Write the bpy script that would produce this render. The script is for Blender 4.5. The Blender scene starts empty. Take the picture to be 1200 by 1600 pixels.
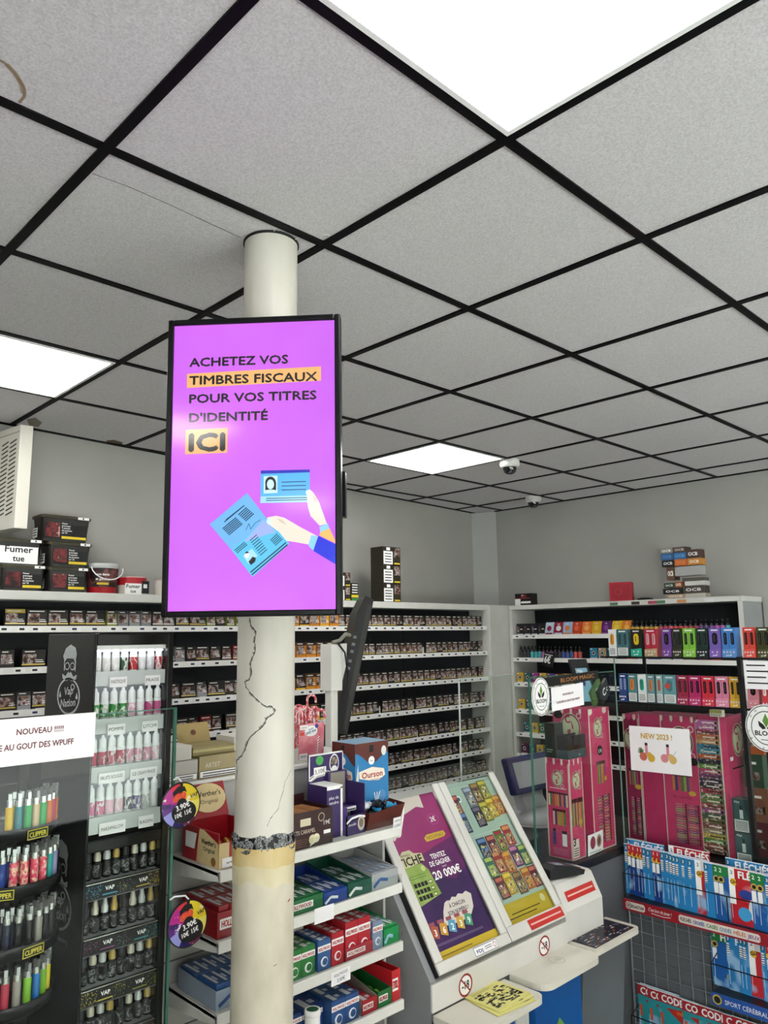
import bpy, bmesh, math, random
from mathutils import Vector, Matrix
R = random.Random(11)
C = bpy.context.scene.collection
sc = bpy.context.scene

# ------------------------------------------------------------ camera, world, exposure
FOC = 1198.5                       # focal length in pixels of the 1200x1600 frame
YAW, PIT, ROL = 0.799236, 0.160335, -0.011929
CAM = Vector((0, 0, 1.815))
_f = Vector((math.cos(PIT)*math.cos(YAW), math.cos(PIT)*math.sin(YAW), math.sin(PIT)))
_r = Vector((math.sin(YAW), -math.cos(YAW), 0)); _u = _r.cross(_f)
_c, _s = math.cos(ROL), math.sin(ROL)
RX, UP = _c*_r + _s*_u, -_s*_r + _c*_u
cd = bpy.data.cameras.new('camera'); cam = bpy.data.objects.new('camera', cd); C.objects.link(cam)
cam.matrix_world = Matrix(((RX.x, UP.x, -_f.x, 0), (RX.y, UP.y, -_f.y, 0), (RX.z, UP.z, -_f.z, CAM.z), (0, 0, 0, 1)))
cd.sensor_fit = 'VERTICAL'; cd.sensor_height = 36; cd.lens = 36*FOC/1600; cd.clip_start = .02
sc.camera = cam
sc.view_settings.view_transform = 'Standard'; sc.view_settings.look = 'None'
sc.view_settings.gamma = 1; sc.view_settings.use_curve_mapping = False
sc.view_settings.exposure = 1.0
PANEL = 7.0                        # radiance of the ceiling light panels
SKY = 15.0
w = bpy.data.worlds.new('world'); sc.world = w; w.use_nodes = True
w.node_tree.nodes['Background'].inputs[0].default_value = (.95, .97, 1, 1)
w.node_tree.nodes['Background'].inputs[1].default_value = SKY

def ray(px, py):                   # direction through a pixel of the photograph
    return RX*((px-600)/FOC) + UP*((800-py)/FOC) + _f
def onx(px, py, X): d = ray(px, py); return CAM + d*(X/d.x)
def ony(px, py, Y): d = ray(px, py); return CAM + d*(Y/d.y)
def onz(px, py, Z): d = ray(px, py); return CAM + d*((Z-CAM.z)/d.z)

# ------------------------------------------------------------ materials
def lin(h):
    h = h.lstrip('#'); v = [int(h[i:i+2], 16)/255 for i in (0, 2, 4)]
    return tuple(x/12.92 if x <= .04045 else ((x+.055)/1.055)**2.4 for x in v) + (1,)
_M = {}
def col(h, rough=.5, metal=0., spec=.4, emit=0.):
    k = (h, rough, metal, spec, emit)
    if k in _M: return _M[k]
    m = bpy.data.materials.new('paint_'+h.lstrip('#')); m.use_nodes = True
    b = m.node_tree.nodes['Principled BSDF']
    b.inputs['Base Color'].default_value = lin(h); b.inputs['Roughness'].default_value = rough
    b.inputs['Metallic'].default_value = metal; b.inputs['Specular IOR Level'].default_value = spec
    if emit:
        b.inputs['Emission Color'].default_value = lin(h); b.inputs['Emission Strength'].default_value = emit
    _M[k] = m; return m
def noisy(key, stops, scale=20, detail=6, rough=.6, bump=0., coord='Object', rand=False, metal=0., bscale=None, stretch=(1, 1, 1), emit=0., spec=.4, dist=.01):
    """noise-driven colour ramp; rand shifts the pattern by object"""
    if key in _M: return _M[key]
    m = bpy.data.materials.new(key); m.use_nodes = True; nt = m.node_tree; N = nt.nodes; L = nt.links
    b = N['Principled BSDF']; b.inputs['Roughness'].default_value = rough; b.inputs['Metallic'].default_value = metal
    b.inputs['Specular IOR Level'].default_value = spec
    tc = N.new('ShaderNodeTexCoord'); mp = N.new('ShaderNodeMapping'); mp.inputs['Scale'].default_value = stretch
    L.new(tc.outputs[coord], mp.inputs['Vector'])
    if rand:
        oi = N.new('ShaderNodeObjectInfo'); mu = N.new('ShaderNodeMath'); mu.operation = 'MULTIPLY'; mu.inputs[1].default_value = 37
        L.new(oi.outputs['Random'], mu.inputs[0]); L.new(mu.outputs[0], mp.inputs['Location'])
    nz = N.new('ShaderNodeTexNoise'); nz.inputs['Scale'].default_value = scale; nz.inputs['Detail'].default_value = detail
    L.new(mp.outputs[0], nz.inputs['Vector'])
    cr = N.new('ShaderNodeValToRGB'); el = cr.color_ramp.elements
    while len(el) < len(stops): el.new(.5)
    for e, (p, h) in zip(el, stops): e.position = p; e.color = lin(h)
    L.new(nz.outputs['Fac'], cr.inputs[0]); L.new(cr.outputs[0], b.inputs['Base Color'])
    if emit:
        L.new(cr.outputs[0], b.inputs['Emission Color']); b.inputs['Emission Strength'].default_value = emit
    if bump:
        bp = N.new('ShaderNodeBump'); bp.inputs['Strength'].default_value = bump; bp.inputs['Distance'].default_value = dist
        src = nz
        if bscale:
            src = N.new('ShaderNodeTexNoise'); src.inputs['Scale'].default_value = bscale; src.inputs['Detail'].default_value = 4
            L.new(tc.outputs[coord], src.inputs['Vector'])
        L.new(src.outputs['Fac'], bp.inputs['Height']); L.new(bp.outputs[0], b.inputs['Normal'])
    _M[key] = m; return m
def clear(key, tint='#eef6f3', f0=.04, rough=.0):
    """thin clear pane: transparent with a Fresnel reflection"""
    if key in _M: return _M[key]
    m = bpy.data.materials.new(key); m.use_nodes = True; nt = m.node_tree; N = nt.nodes; L = nt.links
    N.remove(N['Principled BSDF'])
    t = N.new('ShaderNodeBsdfTransparent'); t.inputs[0].default_value = lin(tint)
    g = N.new('ShaderNodeBsdfGlossy'); g.inputs['Roughness'].default_value = rough
    lw = N.new('ShaderNodeFresnel'); lw.inputs[0].default_value = 1.34
    ge = N.new('ShaderNodeNewGeometry'); iv = N.new('ShaderNodeMath'); iv.operation = 'SUBTRACT'; iv.inputs[0].default_value = 1; L.new(ge.outputs['Backfacing'], iv.inputs[1])
    mu = N.new('ShaderNodeMath'); mu.operation = 'MULTIPLY'; L.new(lw.outputs[0], mu.inputs[0]); L.new(iv.outputs[0], mu.inputs[1])   # the far face of a thin pane adds no mirror of its own
    mx = N.new('ShaderNodeMixShader'); L.new(mu.outputs[0], mx.inputs[0]); L.new(t.outputs[0], mx.inputs[1]); L.new(g.outputs[0], mx.inputs[2])
    L.new(mx.outputs[0], N['Material Output'].inputs[0]); _M[key] = m; return m
WHITE = noisy('white_laminate', [(.3, '#d9d8d2'), (.7, '#e6e5df')], 6, rough=.4)
OFFW = noisy('offwhite_metal', [(.3, '#c9c9c3'), (.7, '#d5d5cf')], 5, rough=.45)
GREY = noisy('grey_panel', [(.3, '#8d9093'), (.7, '#989b9d')], 4, rough=.5)
DGREY = noisy('dark_grey_panel', [(.3, '#585b5e'), (.7, '#63666a')], 4, rough=.5)
BLACK = col('#0e0e10', .35); MATT = col('#131416', .6); NAVY = noisy('navy_back', [(.3, '#171b20'), (.7, '#20252b')], 3, rough=.6)
PAPER = noisy('paper', [(.3, '#efedf0'), (.7, '#f7f5f7')], 3, rough=.7)
PURE = col('#f4f4f2', .5); INK = col('#141414', .6); SILVER = col('#c8c8c6', .25, .9)
GLASS = clear('pane_glass', '#fafdfb'); PLASTIC = clear('clear_plastic', '#f7f9f8', rough=.12); EDGE = col('#3d6a5c', .15)
PHOTO = noisy('warning_photo', [(.32, '#141214'), (.41, '#3a2a28'), (.46, '#9a6a58'), (.49, '#2a2022'), (.53, '#b8aca4'), (.56, '#3a3a40'), (.60, '#d0cccb'), (.66, '#6a3430')], 46, 3, .4, rand=True)
PHOTOL = noisy('large_warning_photo', [(.35, '#1a0a0b'), (.45, '#4e1418'), (.53, '#7a2a2c'), (.6, '#3a1214'), (.66, '#c98a84'), (.74, '#e8cfc6')], 18, 3, .4, rand=True)

# ------------------------------------------------------------ mesh building
class Pl:
    """a flat face: origin, across, up; points (a, b) lifted off it by l"""
    def __init__(s, o, ux, uy, flip=False):
        s.o = Vector(o); s.ux = Vector(ux).normalized(); s.uy = Vector(uy).normalized(); s.n = s.ux.cross(s.uy)
        if flip: s.n = -s.n
    def p(s, a, b, l=0): return s.o + s.ux*a + s.uy*b + s.n*l
_T = {}
def glyphs(t, bold):
    k = (t, bold)
    if k not in _T:
        c = bpy.data.curves.new('tx', 'FONT'); c.body = t; c.size = 1; c.resolution_u = 2; c.offset = bold
        o = bpy.data.objects.new('tx', c); me = o.to_mesh()
        vs = [(v.co.x/.72, v.co.y/.72) for v in me.vertices]; fs = [tuple(p.vertices) for p in me.polygons]
        o.to_mesh_clear(); bpy.data.objects.remove(o); bpy.data.curves.remove(c)
        x0 = min((v[0] for v in vs), default=0); x1 = max((v[0] for v in vs), default=1)
        _T[k] = ([(x-x0, y) for x, y in vs], fs, x1-x0)
    return _T[k]
class MB:
    def __init__(s): s.v = []; s.f = []; s.m = []; s.mats = []; s.sm = []
    def mi(s, m):
        if m not in s.mats: s.mats.append(m)
        return s.mats.index(m)
    def face(s, pts, m, smooth=False):
        b = len(s.v); s.v += [tuple(p) for p in pts]; s.f.append(tuple(range(b, b+len(pts)))); s.m.append(s.mi(m)); s.sm.append(smooth)
    def mesh(s, vs, fs, m, smooth=False):
        b = len(s.v); s.v += [tuple(v) for v in vs]; i = s.mi(m)
        for f in fs: s.f.append(tuple(b+k for k in f)); s.m.append(i); s.sm.append(smooth)
    def box(s, x0, x1, y0, y1, z0, z1, m, **fm):
        """fm: another material for a face: xm xp ym yp zm zp"""
        v = [(x, y, z) for z in (z0, z1) for y in (y0, y1) for x in (x0, x1)]; b = len(s.v); s.v += v
        for k, f in (('zm', (0, 2, 3, 1)), ('zp', (4, 5, 7, 6)), ('ym', (0, 1, 5, 4)), ('yp', (2, 6, 7, 3)), ('xm', (0, 4, 6, 2)), ('xp', (1, 3, 7, 5))):
            s.f.append(tuple(b+i for i in f)); s.m.append(s.mi(fm.get(k, m))); s.sm.append(False)
        return s
    def obox(s, o, ux, uy, uz, m):
        o, ux, uy, uz = map(Vector, (o, ux, uy, uz))
        v = [o+ux*i+uy*j+uz*k for k in (0, 1) for j in (0, 1) for i in (0, 1)]
        s.mesh(v, [(0, 2, 3, 1), (4, 5, 7, 6), (0, 1, 5, 4), (2, 6, 7, 3), (0, 4, 6, 2), (1, 3, 7, 5)], m); return s
    def prism(s, pts, off, m, cap=None):
        n = len(pts); pts = [Vector(p) for p in pts]; off = Vector(off)
        s.mesh(pts+[p+off for p in pts], [(i, (i+1) % n, n+(i+1) % n, n+i) for i in range(n)], m)
        s.face(pts[::-1], cap or m); s.face([p+off for p in pts], cap or m); return s
    def lathe(s, prof, c, m, n=16, ax=(0, 0, 1), smooth=True):
        c = Vector(c); ax = Vector(ax).normalized(); e = ax.orthogonal().normalized(); g = ax.cross(e)
        if abs(ax.z) > .99: e, g = Vector((1, 0, 0)), Vector((0, 1, 0))
        vs = [c+ax*z+(e*math.cos(2*math.pi*i/n)+g*math.sin(2*math.pi*i/n))*r for r, z in prof for i in range(n)]
        fs = [(j*n+i, j*n+(i+1) % n, (j+1)*n+(i+1) % n, (j+1)*n+i) for j in range(len(prof)-1) for i in range(n)]
        s.mesh(vs, fs, m, smooth)
        if prof[0][0] > 0: s.face(vs[:n][::-1], m)
        if prof[-1][0] > 0: s.face(vs[-n:], m)
        return s
    def tube(s, path, r, m, n=6, r2=None):
        P = [Vector(p) for p in path]; vs = []; k = len(P)
        e = None
        for i, p in enumerate(P):
            t = (P[min(i+1, k-1)]-P[max(i-1, 0)]).normalized()
            e = (t.orthogonal() if e is None else e-t*e.dot(t)).normalized(); g = t.cross(e)
            rr = r if r2 is None else r+(r2-r)*i/(k-1)
            vs += [p+(e*math.cos(2*math.pi*j/n)+g*math.sin(2*math.pi*j/n))*rr for j in range(n)]
        s.mesh(vs, [(i*n+j, i*n+(j+1) % n, (i+1)*n+(j+1) % n, (i+1)*n+j) for i in range(k-1) for j in range(n)], m, True)
        s.face(vs[:n], m); s.face(vs[-n:], m); return s
    def rect(s, pl, a0, b0, a1, b1, m, l=.0004): s.face([pl.p(a0, b0, l), pl.p(a1, b0, l), pl.p(a1, b1, l), pl.p(a0, b1, l)], m); return s
    def shape(s, pl, pts, m, l=.0004): s.face([pl.p(a, b, l) for a, b in pts], m); return s
    def disc(s, pl, a, b, r, m, l=.0004, rb=None, n=20, t0=0, t1=360):
        rb = rb or r; t0, t1 = math.radians(t0), math.radians(t1)
        s.face([pl.p(a+r*math.cos(t0+(t1-t0)*i/n), b+rb*math.sin(t0+(t1-t0)*i/n), l) for i in range(n if abs(t1-t0) > 6.2 else n+1)], m); return s
    def ring(s, pl, a, b, r0, r1, m, l=.0004, k=1., n=24):
        q = [[pl.p(a+r*math.cos(2*math.pi*i/n), b+k*r*math.sin(2*math.pi*i/n), l) for i in range(n)] for r in (r0, r1)]
        s.mesh(q[0]+q[1], [(i, (i+1) % n, n+(i+1) % n, n+i) for i in range(n)], m); return s
    def line(s, pl, pts, wd, m, l=.0004):
        for (a, b), (c, d) in zip(pts, pts[1:]):
            q = math.hypot(c-a, d-b) or 1; nx, ny = -(d-b)/q*wd/2, (c-a)/q*wd/2
            s.face([pl.p(a+nx, b+ny, l), pl.p(a-nx, b-ny, l), pl.p(c-nx, d-ny, l), pl.p(c+nx, d+ny, l)], m)
        return s
    def text(s, pl, a, b, h, t, m, l=.0006, al='C', wd=None, bold=0., rot=0., sh=0.):
        vs, fs, W = glyphs(t, 0); k = h if wd is None else wd/max(W, .01)
        W2 = W*k; o = {'L': 0, 'C': -W2/2, 'R': -W2}[al]; c, q = math.cos(math.radians(rot)), math.sin(math.radians(rot))
        P = []
        for x, y in vs:
            x = x*k+o+sh*y*h; y = y*h; P.append((a+x*c-y*q, b+x*q+y*c))
        e = bold*h*.5
        for i, (dx, dy) in enumerate(((0, 0),) if not bold else ((-e, 0), (e, 0), (0, e), (0, -e))):
            s.mesh([pl.p(x+dx, y+dy, l+i*1e-5) for x, y in P], fs, m)
        return s
    def build(s, name, parent=None, loc=None, bevel=0., seg=2, rel=True):
        me = bpy.data.meshes.new(name); me.from_pydata(s.v, [], s.f)
        for m in s.mats: me.materials.append(m)
        me.polygons.foreach_set('material_index', s.m); me.polygons.foreach_set('use_smooth', s.sm); me.update()
        bm = bmesh.new(); bm.from_mesh(me); bmesh.ops.recalc_face_normals(bm, faces=[f for f in bm.faces]); bm.to_mesh(me); bm.free()
        o = bpy.data.objects.new(name, me); C.objects.link(o)
        if loc: o.location = loc
        if parent:
            o.parent = parent
            if rel: o.matrix_parent_inverse = Matrix.Translation(-Vector(parent.location))
        if bevel:
            md = o.modifiers.new('bevel', 'BEVEL'); md.width = bevel; md.segments = seg; md.limit_method = 'ANGLE'; md.angle_limit = .9
        return o
def tag(o, label, cat, group=None):
    o['label'] = label; o['category'] = cat
    if group: o['group'] = group
    return o
def thing(name, label, cat, loc=(0, 0, 0), group=None):
    o = bpy.data.objects.new(name, None); C.objects.link(o); o.location = loc; o.empty_display_size = .05
    return tag(o, label, cat, group)
def struct(o): o['kind'] = 'structure'; return o
def dup(o, loc, rz=0, label=None, cat=None, group=None):
    c = o.copy(); C.objects.link(c); c.location = loc; c.rotation_euler = (0, 0, rz)
    for k, v in (('label', label), ('category', cat), ('group', group)):
        if v: c[k] = v
    for ch in list(o.children):
        d = ch.copy(); C.objects.link(d); d.parent = c
    return c
_O = 'zeroth first second third fourth fifth sixth seventh eighth ninth tenth eleventh twelfth thirteenth fourteenth fifteenth sixteenth seventeenth eighteenth nineteenth'.split()
_D = {2: 'twent', 3: 'thirt', 4: 'fort', 5: 'fift', 6: 'sixt'}
def nth(n):
    if n < 20: return _O[n]
    return _D[n//10]+('ieth' if n % 10 == 0 else 'y-'+_O[n % 10])
FR = lambda w_, d_: Pl((-w_/2, -d_/2, 0), (1, 0, 0), (0, 0, 1))    # the front of a local box
XM = -math.pi/2                                                     # turn a front from -Y to -X
bpy.context.view_layer.update()
# ------------------------------------------------------------ the room
ZC = 2.85
GX = lambda a: .6202+.6*a
GY = lambda b: 1.4716-.6*b
WALL = noisy('wall_paint', [(.3, '#a9a8a3'), (.7, '#b0afa9')], 3, rough=.7, bump=.1, bscale=220, dist=.002)
TILE = noisy('ceiling_tile', [(.35, '#cdcacb'), (.5, '#d9d6d7'), (.65, '#e2dfe1')], 210, 4, .9, bump=.5, dist=.003, spec=.1)
XR, XL, YF = 5.165, -5.0, -2.7
wy = lambda x: 3.853+.0743*(x-1.29)
f = MB(); f.box(XL-.1, XR+.1, YF-.1, 4.4, -.05, 0, noisy('floor_vinyl', [(.3, '#5d5a55'), (.7, '#69665f')], 5, rough=.45)); struct(f.build('floor'))
c = MB()
c.box(XL-.1, XR+.1, YF-.1, 4.4, ZC+.0, ZC+.04, TILE)
STAIN = noisy('stain', [(.3, '#8a7358'), (.7, '#a39079')], 30, rough=.9)
pc = Pl((0, 0, ZC), (1, 0, 0), (0, 1, 0), True)
def cpx(*q): return [tuple(onz(x, y, ZC)[:2]) for x, y in q]
c.line(pc, cpx((-3, 92), (8, 98), (20, 110), (30, 124), (38, 138), (38, 150), (30, 160)), .006, STAIN, .0008)
c.line(pc, cpx((10, 100), (24, 115), (34, 132), (37, 146)), .010, noisy('stain_rim', [(.3, '#b5a48f'), (.7, '#a6937a')], 40, rough=.9), .0005)
c.shape(pc, cpx((165, 688), (178, 687), (192, 691), (190, 696), (172, 693)), col('#6b5a43', .9), .0008)
c.shape(pc, cpx((42, 655), (55, 652), (66, 660), (60, 667), (45, 664)), col('#8d8373', .9), .0008)
c.line(pc, cpx((145, 271), (200, 291), (262, 318), (330, 350), (376, 371)), .0022, col('#4a4744', .9), .0006)
struct(c.build('ceiling'))
g = MB(); BAR = col('#0a0a0c', .55, 0., .15)
for a in range(-9, 8): g.box(GX(a)-.012, GX(a)+.012, YF, 4.3, ZC-.005, ZC+.001, BAR)
for b in range(-4, 7): g.box(XL, XR, GY(b)-.012, GY(b)+.012, ZC-.0048, ZC+.001, BAR)
g.box(XR-.022, XR, YF, 3.95, ZC-.006, ZC, BAR)
g.prism([(XL, wy(XL)-.02, ZC-.006), (XR, wy(XR)-.02, ZC-.006), (XR, wy(XR), ZC-.006), (XL, wy(XL), ZC-.006)], (0, 0, .006), BAR)
struct(g.build('trim_1'))
wb = MB(); wb.prism([(XL-.1, wy(XL-.1), 0), (5.3, wy(5.3), 0), (5.3, 4.4, 0), (XL-.1, 4.4, 0)], (0, 0, ZC), WALL); struct(wb.build('wall_back'))
wr = MB(); wr.box(XR, XR+.1, YF, 4.3, 0, ZC, WALL)
pr = Pl((XR, 0, 0), (0, -1, 0), (0, 0, 1))
wr.line(pr, [(-2.00, 1.92), (-1.94, 1.915)], .006, INK, .001)
struct(wr.build('wall_right'))
wc = MB(); wc.prism([(5.06, 4.15, 0), (XR+.02, 3.91, 0), (XR+.02, 4.2, 0)], (0, 0, ZC-.004), noisy('pillar_paint', [(.3, '#b4b5b2'), (.7, '#bbbcb8')], 3, rough=.7)); struct(wc.build('wall_corner'))
wl = MB(); wl.box(XL-.1, XL, YF, 4.3, 0, ZC, WALL); struct(wl.build('wall_left'))
wf = MB(); WX0, WX1, WZ0, WZ1 = -4.4, 4.6, .35, 2.5
wf.box(XL, WX0, YF-.12, YF, 0, ZC, WALL); wf.box(WX1, XR, YF-.12, YF, 0, ZC, WALL)
wf.box(WX0, WX1, YF-.12, YF, 0, WZ0, WALL); wf.box(WX0, WX1, YF-.12, YF, WZ1, ZC, WALL); struct(wf.build('wall_front'))
wi = MB()
for x in (WX0, -1.4, 1.6, WX1-.05): wi.box(x, x+.05, YF-.1, YF-.04, WZ0, WZ1, DGREY)
wi.box(WX0, WX1, YF-.1, YF-.04, WZ0, WZ0+.05, DGREY); wi.box(WX0, WX1, YF-.1, YF-.04, WZ1-.05, WZ1, DGREY)
wi.box(WX0, WX1, YF-.075, YF-.069, WZ0, WZ1, GLASS); struct(wi.build('window_1'))

st_ = MB(); st_.box(-16, 16, -13, YF-.13, -.3, -.12, noisy('asphalt', [(.3, '#8f8f8d'), (.7, '#a3a3a0')], 8, rough=.9)); struct(st_.build('street'))
fa = MB(); fa.box(-16, 16, -13.5, -13, -.3, 8, noisy('facade_render', [(.3, '#3e3b36'), (.7, '#4a463f')], 3, rough=.9)); struct(fa.build('outside_wall'))
# square light panels set in the grid
LUM = col('#fffdfb', .5, emit=PANEL)
def light_panel(a, b, label):
    x0, y0 = GX(a)+.013, GY(b+1)+.013; x1, y1 = x0+.574, y0+.574
    t = thing('ceiling_light', label, 'ceiling light', ((x0+x1)/2, (y0+y1)/2, ZC), 'light panels in the ceiling grid')
    m = MB(); e = .012
    for q in ((x0, x1, y0, y0+e), (x0, x1, y1-e, y1), (x0, x0+e, y0+e, y1-e), (x1-e, x1, y0+e, y1-e)): m.box(*q, ZC-.008, ZC-.0005, PURE)
    m.build('light_frame', t); d = MB(); d.box(x0+e, x1-e, y0+e, y1-e, ZC-.006, ZC-.001, LUM); d.build('diffuser', t)
light_panel(0, 1, 'square white ceiling light panel above the front of the shop, largest in view')
light_panel(0, -3, 'lit ceiling panel near the wall above the stacked tobacco tubs')
light_panel(4, -3, 'distant lit ceiling panel beside a white dome camera')
light_panel(4, 1, 'lit ceiling panel above the magazine rack')
light_panel(-4, 1, 'lit ceiling panel that mirrors in the television screen')
light_panel(-4, -3, 'lit ceiling panel over the far end of the tobacco unit'); light_panel(-8, 5, 'lit ceiling panel at the far end by the shop window')
light_panel(0, 5, 'lit ceiling panel by the middle of the shop window'); light_panel(4, 5, 'lit ceiling panel by the corner of the shop window')

# dome cameras
def dome(px, py, label):
    p = onz(px, py, ZC); t = thing('dome_camera', label, 'security camera', (p.x, p.y, ZC), 'dome cameras on the ceiling')
    m = MB(); m.lathe([(.058, 0), (.060, -.012), (.060, -.030), (.054, -.042), (.044, -.048), (.04, -.046)], p, col('#dcdcd8', .35), 24); m.build('housing', t)
    k = MB(); k.lathe([(.041, -.044), (.039, -.062), (.032, -.076), (.018, -.085), (.0, -.088)], p, col('#08080a', .08, spec=.8), 24)
    k.lathe([(.016, -.07), (.016, -.0855), (0, -.0865)], p+Vector((-.012, -.014, 0)), col('#3b3f48', .1), 12); k.build('dark_dome', t)
dome(796, 719, 'white dome security camera at the corner of the distant lit panel')
dome(833, 776, 'smaller looking white dome camera close to the corner pillar')

# ------------------------------------------------------------ the round column
CX, CY, CR = 1.118, 1.568, .0695
def oncol(px, py, l=0.):
    d = ray(px, py); o = CAM-Vector((CX, CY, 0)); a = d.x*d.x+d.y*d.y; b = 2*(o.x*d.x+o.y*d.y); q = o.x*o.x+o.y*o.y-CR*CR
    D = b*b-4*a*q
    t = (-b-math.sqrt(D))/(2*a) if D > 0 else -b/(2*a)
    p = CAM+d*t; n = Vector((p.x-CX, p.y-CY, 0)).normalized(); return Vector((CX, CY, p.z))+n*(CR+l)
ZR0, ZR1 = oncol(412, 1331).z, oncol(412, 1303).z
m = MB(); PAINT = noisy('column_paint', [(.3, '#c6c2b6'), (.55, '#d4d0c5'), (.75, '#cac5b9')], 9, 8, .35, bump=.12, stretch=(1, 1, .25), dist=.004)
m.lathe([(CR, ZR1-.01), (CR, ZC)], (CX, CY, 0), PAINT, 48)
LOWP = noisy('column_lower_paint', [(.3, '#c0b9a5'), (.5, '#d0c9b6'), (.7, '#dad4c4'), (.8, '#a69e88')], 12, 9, .5, bump=.2, stretch=(1, 1, .5), dist=.004)
m.lathe([(CR+.0015, 0), (CR+.0015, ZR0-.045)], (CX, CY, 0), LOWP, 48)
struct(m.build('column'))
colm = bpy.data.objects['column']
def band(name, z0, z1, d, mat, wob):
    m = MB(); n = 72; vs = []
    for j in range(5):
        for i in range(n):
            t_ = 2*math.pi*i/n; w_ = wob*(math.sin(2*t_+.6)+.6*math.sin(5*t_+2)+.4*math.sin(11*t_))*(1-j/4)
            vs.append((CX+(CR+d*(.5+.5*j/4)+.0008)*math.cos(t_), CY+(CR+d*(.5+.5*j/4)+.0008)*math.sin(t_), z0+(z1-z0)*j/4+w_))
    m.mesh(vs, [(j*n+i, j*n+(i+1) % n, (j+1)*n+(i+1) % n, (j+1)*n+i) for j in range(4) for i in range(n)], mat, True); m.build(name, colm)
band('cream_stain', ZR0-.075, ZR0-.02, .0022, noisy('cream_stain_paint', [(.3, '#c9bd97'), (.5, '#d6ccab'), (.7, '#ddd6c0')], 14, 6, .5, bump=.2, dist=.004, stretch=(1, 1, .4)), .006)
band('yellowed_band', ZR0-.036, ZR0+.006, .004, noisy('yellow_foam', [(.3, '#b99a5a'), (.5, '#cbb176'), (.7, '#d6c496')], 16, 6, .6, bump=.3, dist=.004, stretch=(1, 1, .4)), .003)
m = MB(); n = 64; rows = [(-.002, .0), (.003, .002), (.0045, .010), (.003, .017), (.005, .024), (.003, .030), (-.002, .040)]; vs = []
for j, (dr, dz) in enumerate(rows):
    for i in range(n):
        t = 2*math.pi*i/n; k = R.uniform(-.0018, .0018)
        wob = .0045*math.sin(3*t+1)+.003*math.sin(7*t)+.0018*math.sin(13*t+.5)
        vs.append((CX+(CR+dr+k)*math.cos(t), CY+(CR+dr+k)*math.sin(t), ZR0-.006+dz+wob+R.uniform(-.0015, .0015)))
m.mesh(vs, [(j*n+i, j*n+(i+1) % n, (j+1)*n+(i+1) % n, (j+1)*n+i) for j in range(len(rows)-1) for i in range(n)], noisy('charred_filler', [(.40, '#0c0d0f'), (.48, '#34373a'), (.53, '#a9acae'), (.57, '#191a1c'), (.64, '#7d8083')], 70, 5, .25, bump=.9, dist=.006), True)
m.build('charred_collar', colm)
CRK = col('#3a3a3a', .9); cr = MB()
z4 = lambda q: [(240+x/4.446, 960+y/4.446) for x, y in q]
def crack(q, r):
    P = []
    q = z4(q)
    for (a, b), (c2, d2) in zip(q, q[1:]):
        for k in range(4): u = k/4; P.append((a+(c2-a)*u+R.uniform(-.7, .7), b+(d2-b)*u+R.uniform(-.6, .6)))
    P.append(q[-1])
    for i in range(len(P)-1):
        rr = r*R.uniform(.5, 1.2); a, b = oncol(*P[i], .0002), oncol(*P[i+1], .0002)
        t = (b-a).normalized(); nn = Vector(((a.x-CX), (a.y-CY), 0)).normalized(); s2 = t.cross(nn)*rr
        cr.face([a+s2, a-s2, b-s2, b+s2], CRK)
        if R.random() < .7: cr.face([a+s2*3.2+nn*-.0001, a, b, b+s2*3.2+nn*-.0001], col('#8f8c85', .9))  # grey smear: shadow along the crack, put into the colour
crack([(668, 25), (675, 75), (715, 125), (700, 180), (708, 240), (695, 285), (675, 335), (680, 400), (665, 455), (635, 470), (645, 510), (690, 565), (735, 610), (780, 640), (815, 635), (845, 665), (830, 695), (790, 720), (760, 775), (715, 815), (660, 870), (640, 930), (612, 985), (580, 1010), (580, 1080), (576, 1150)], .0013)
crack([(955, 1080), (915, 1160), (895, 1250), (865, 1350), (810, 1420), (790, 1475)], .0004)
for q in ([(372, 1330), (373, 1382)], ): 
    a, b = oncol(*q[0], .003), oncol(*q[1], .0022); cr.face([a, a+Vector((.001, -.001, 0)), b+Vector((.001, -.001, 0)), b], CRK)
for (px, py, dx, dy) in ((448, 1409, 3, -5), (426, 1509, 5, -3)):
    a, b = oncol(px, py, .0022), oncol(px+dx, py+dy, .0022); cr.face([a, a+Vector((.0015, -.0015, 0)), b+Vector((.0015, -.0015, 0)), b], col('#8f1f1c' if dy == -5 else '#4a463c', .8))
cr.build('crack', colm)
m = MB(); m.lathe([(CR+.0005, ZC-.006), (CR+.004, ZC-.006), (CR+.004, ZC-.0005), (CR+.0005, ZC-.0005)], (CX, CY, 0), MATT, 40)
for q in ([(428, 362), (430, 355), (440, 352), (450, 354)], [(452, 372), (462, 374), (470, 370)], [(500, 372), (505, 366), (515, 368)]):
    m.tube([onz(x, y, ZC-.003) for x, y in q], .0012, PURE)
m.build('ceiling_collar', colm)

# ------------------------------------------------------------ the television on the column
TH = math.radians(42); tn = Vector((-math.cos(TH), -math.sin(TH), 0)); tx = Vector((math.sin(TH), -math.cos(TH), 0))
TC = Vector((.9715, 1.423, 0)); TW, TZ0, TZ1 = .403, 1.861, 2.549
UV = (Vector((0, 0, 1))+tn*.024).normalized()
tv = thing('television', 'portrait television on the column with a magenta notice on screen', 'television', (TC.x, TC.y, TZ0))
TB = col('#0a0b0d', .3, 0., .2); o = TC-tx*TW/2
m = MB(); bz = .0135
def tvbox(m, a0, a1, b0, b1, d0, d1, mat): m.obox(o+tx*a0+Vector((0, 0, TZ0))+UV*(b0-TZ0)-tn*d1, tx*(a1-a0), tn*(d1-d0), UV*(b1-b0), mat)
for q in ((0, bz, TZ0, TZ1), (TW-bz, TW, TZ0, TZ1), (bz, TW-bz, TZ0, TZ0+bz), (bz, TW-bz, TZ1-bz, TZ1)): tvbox(m, *q, 0, .03, TB)
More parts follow.
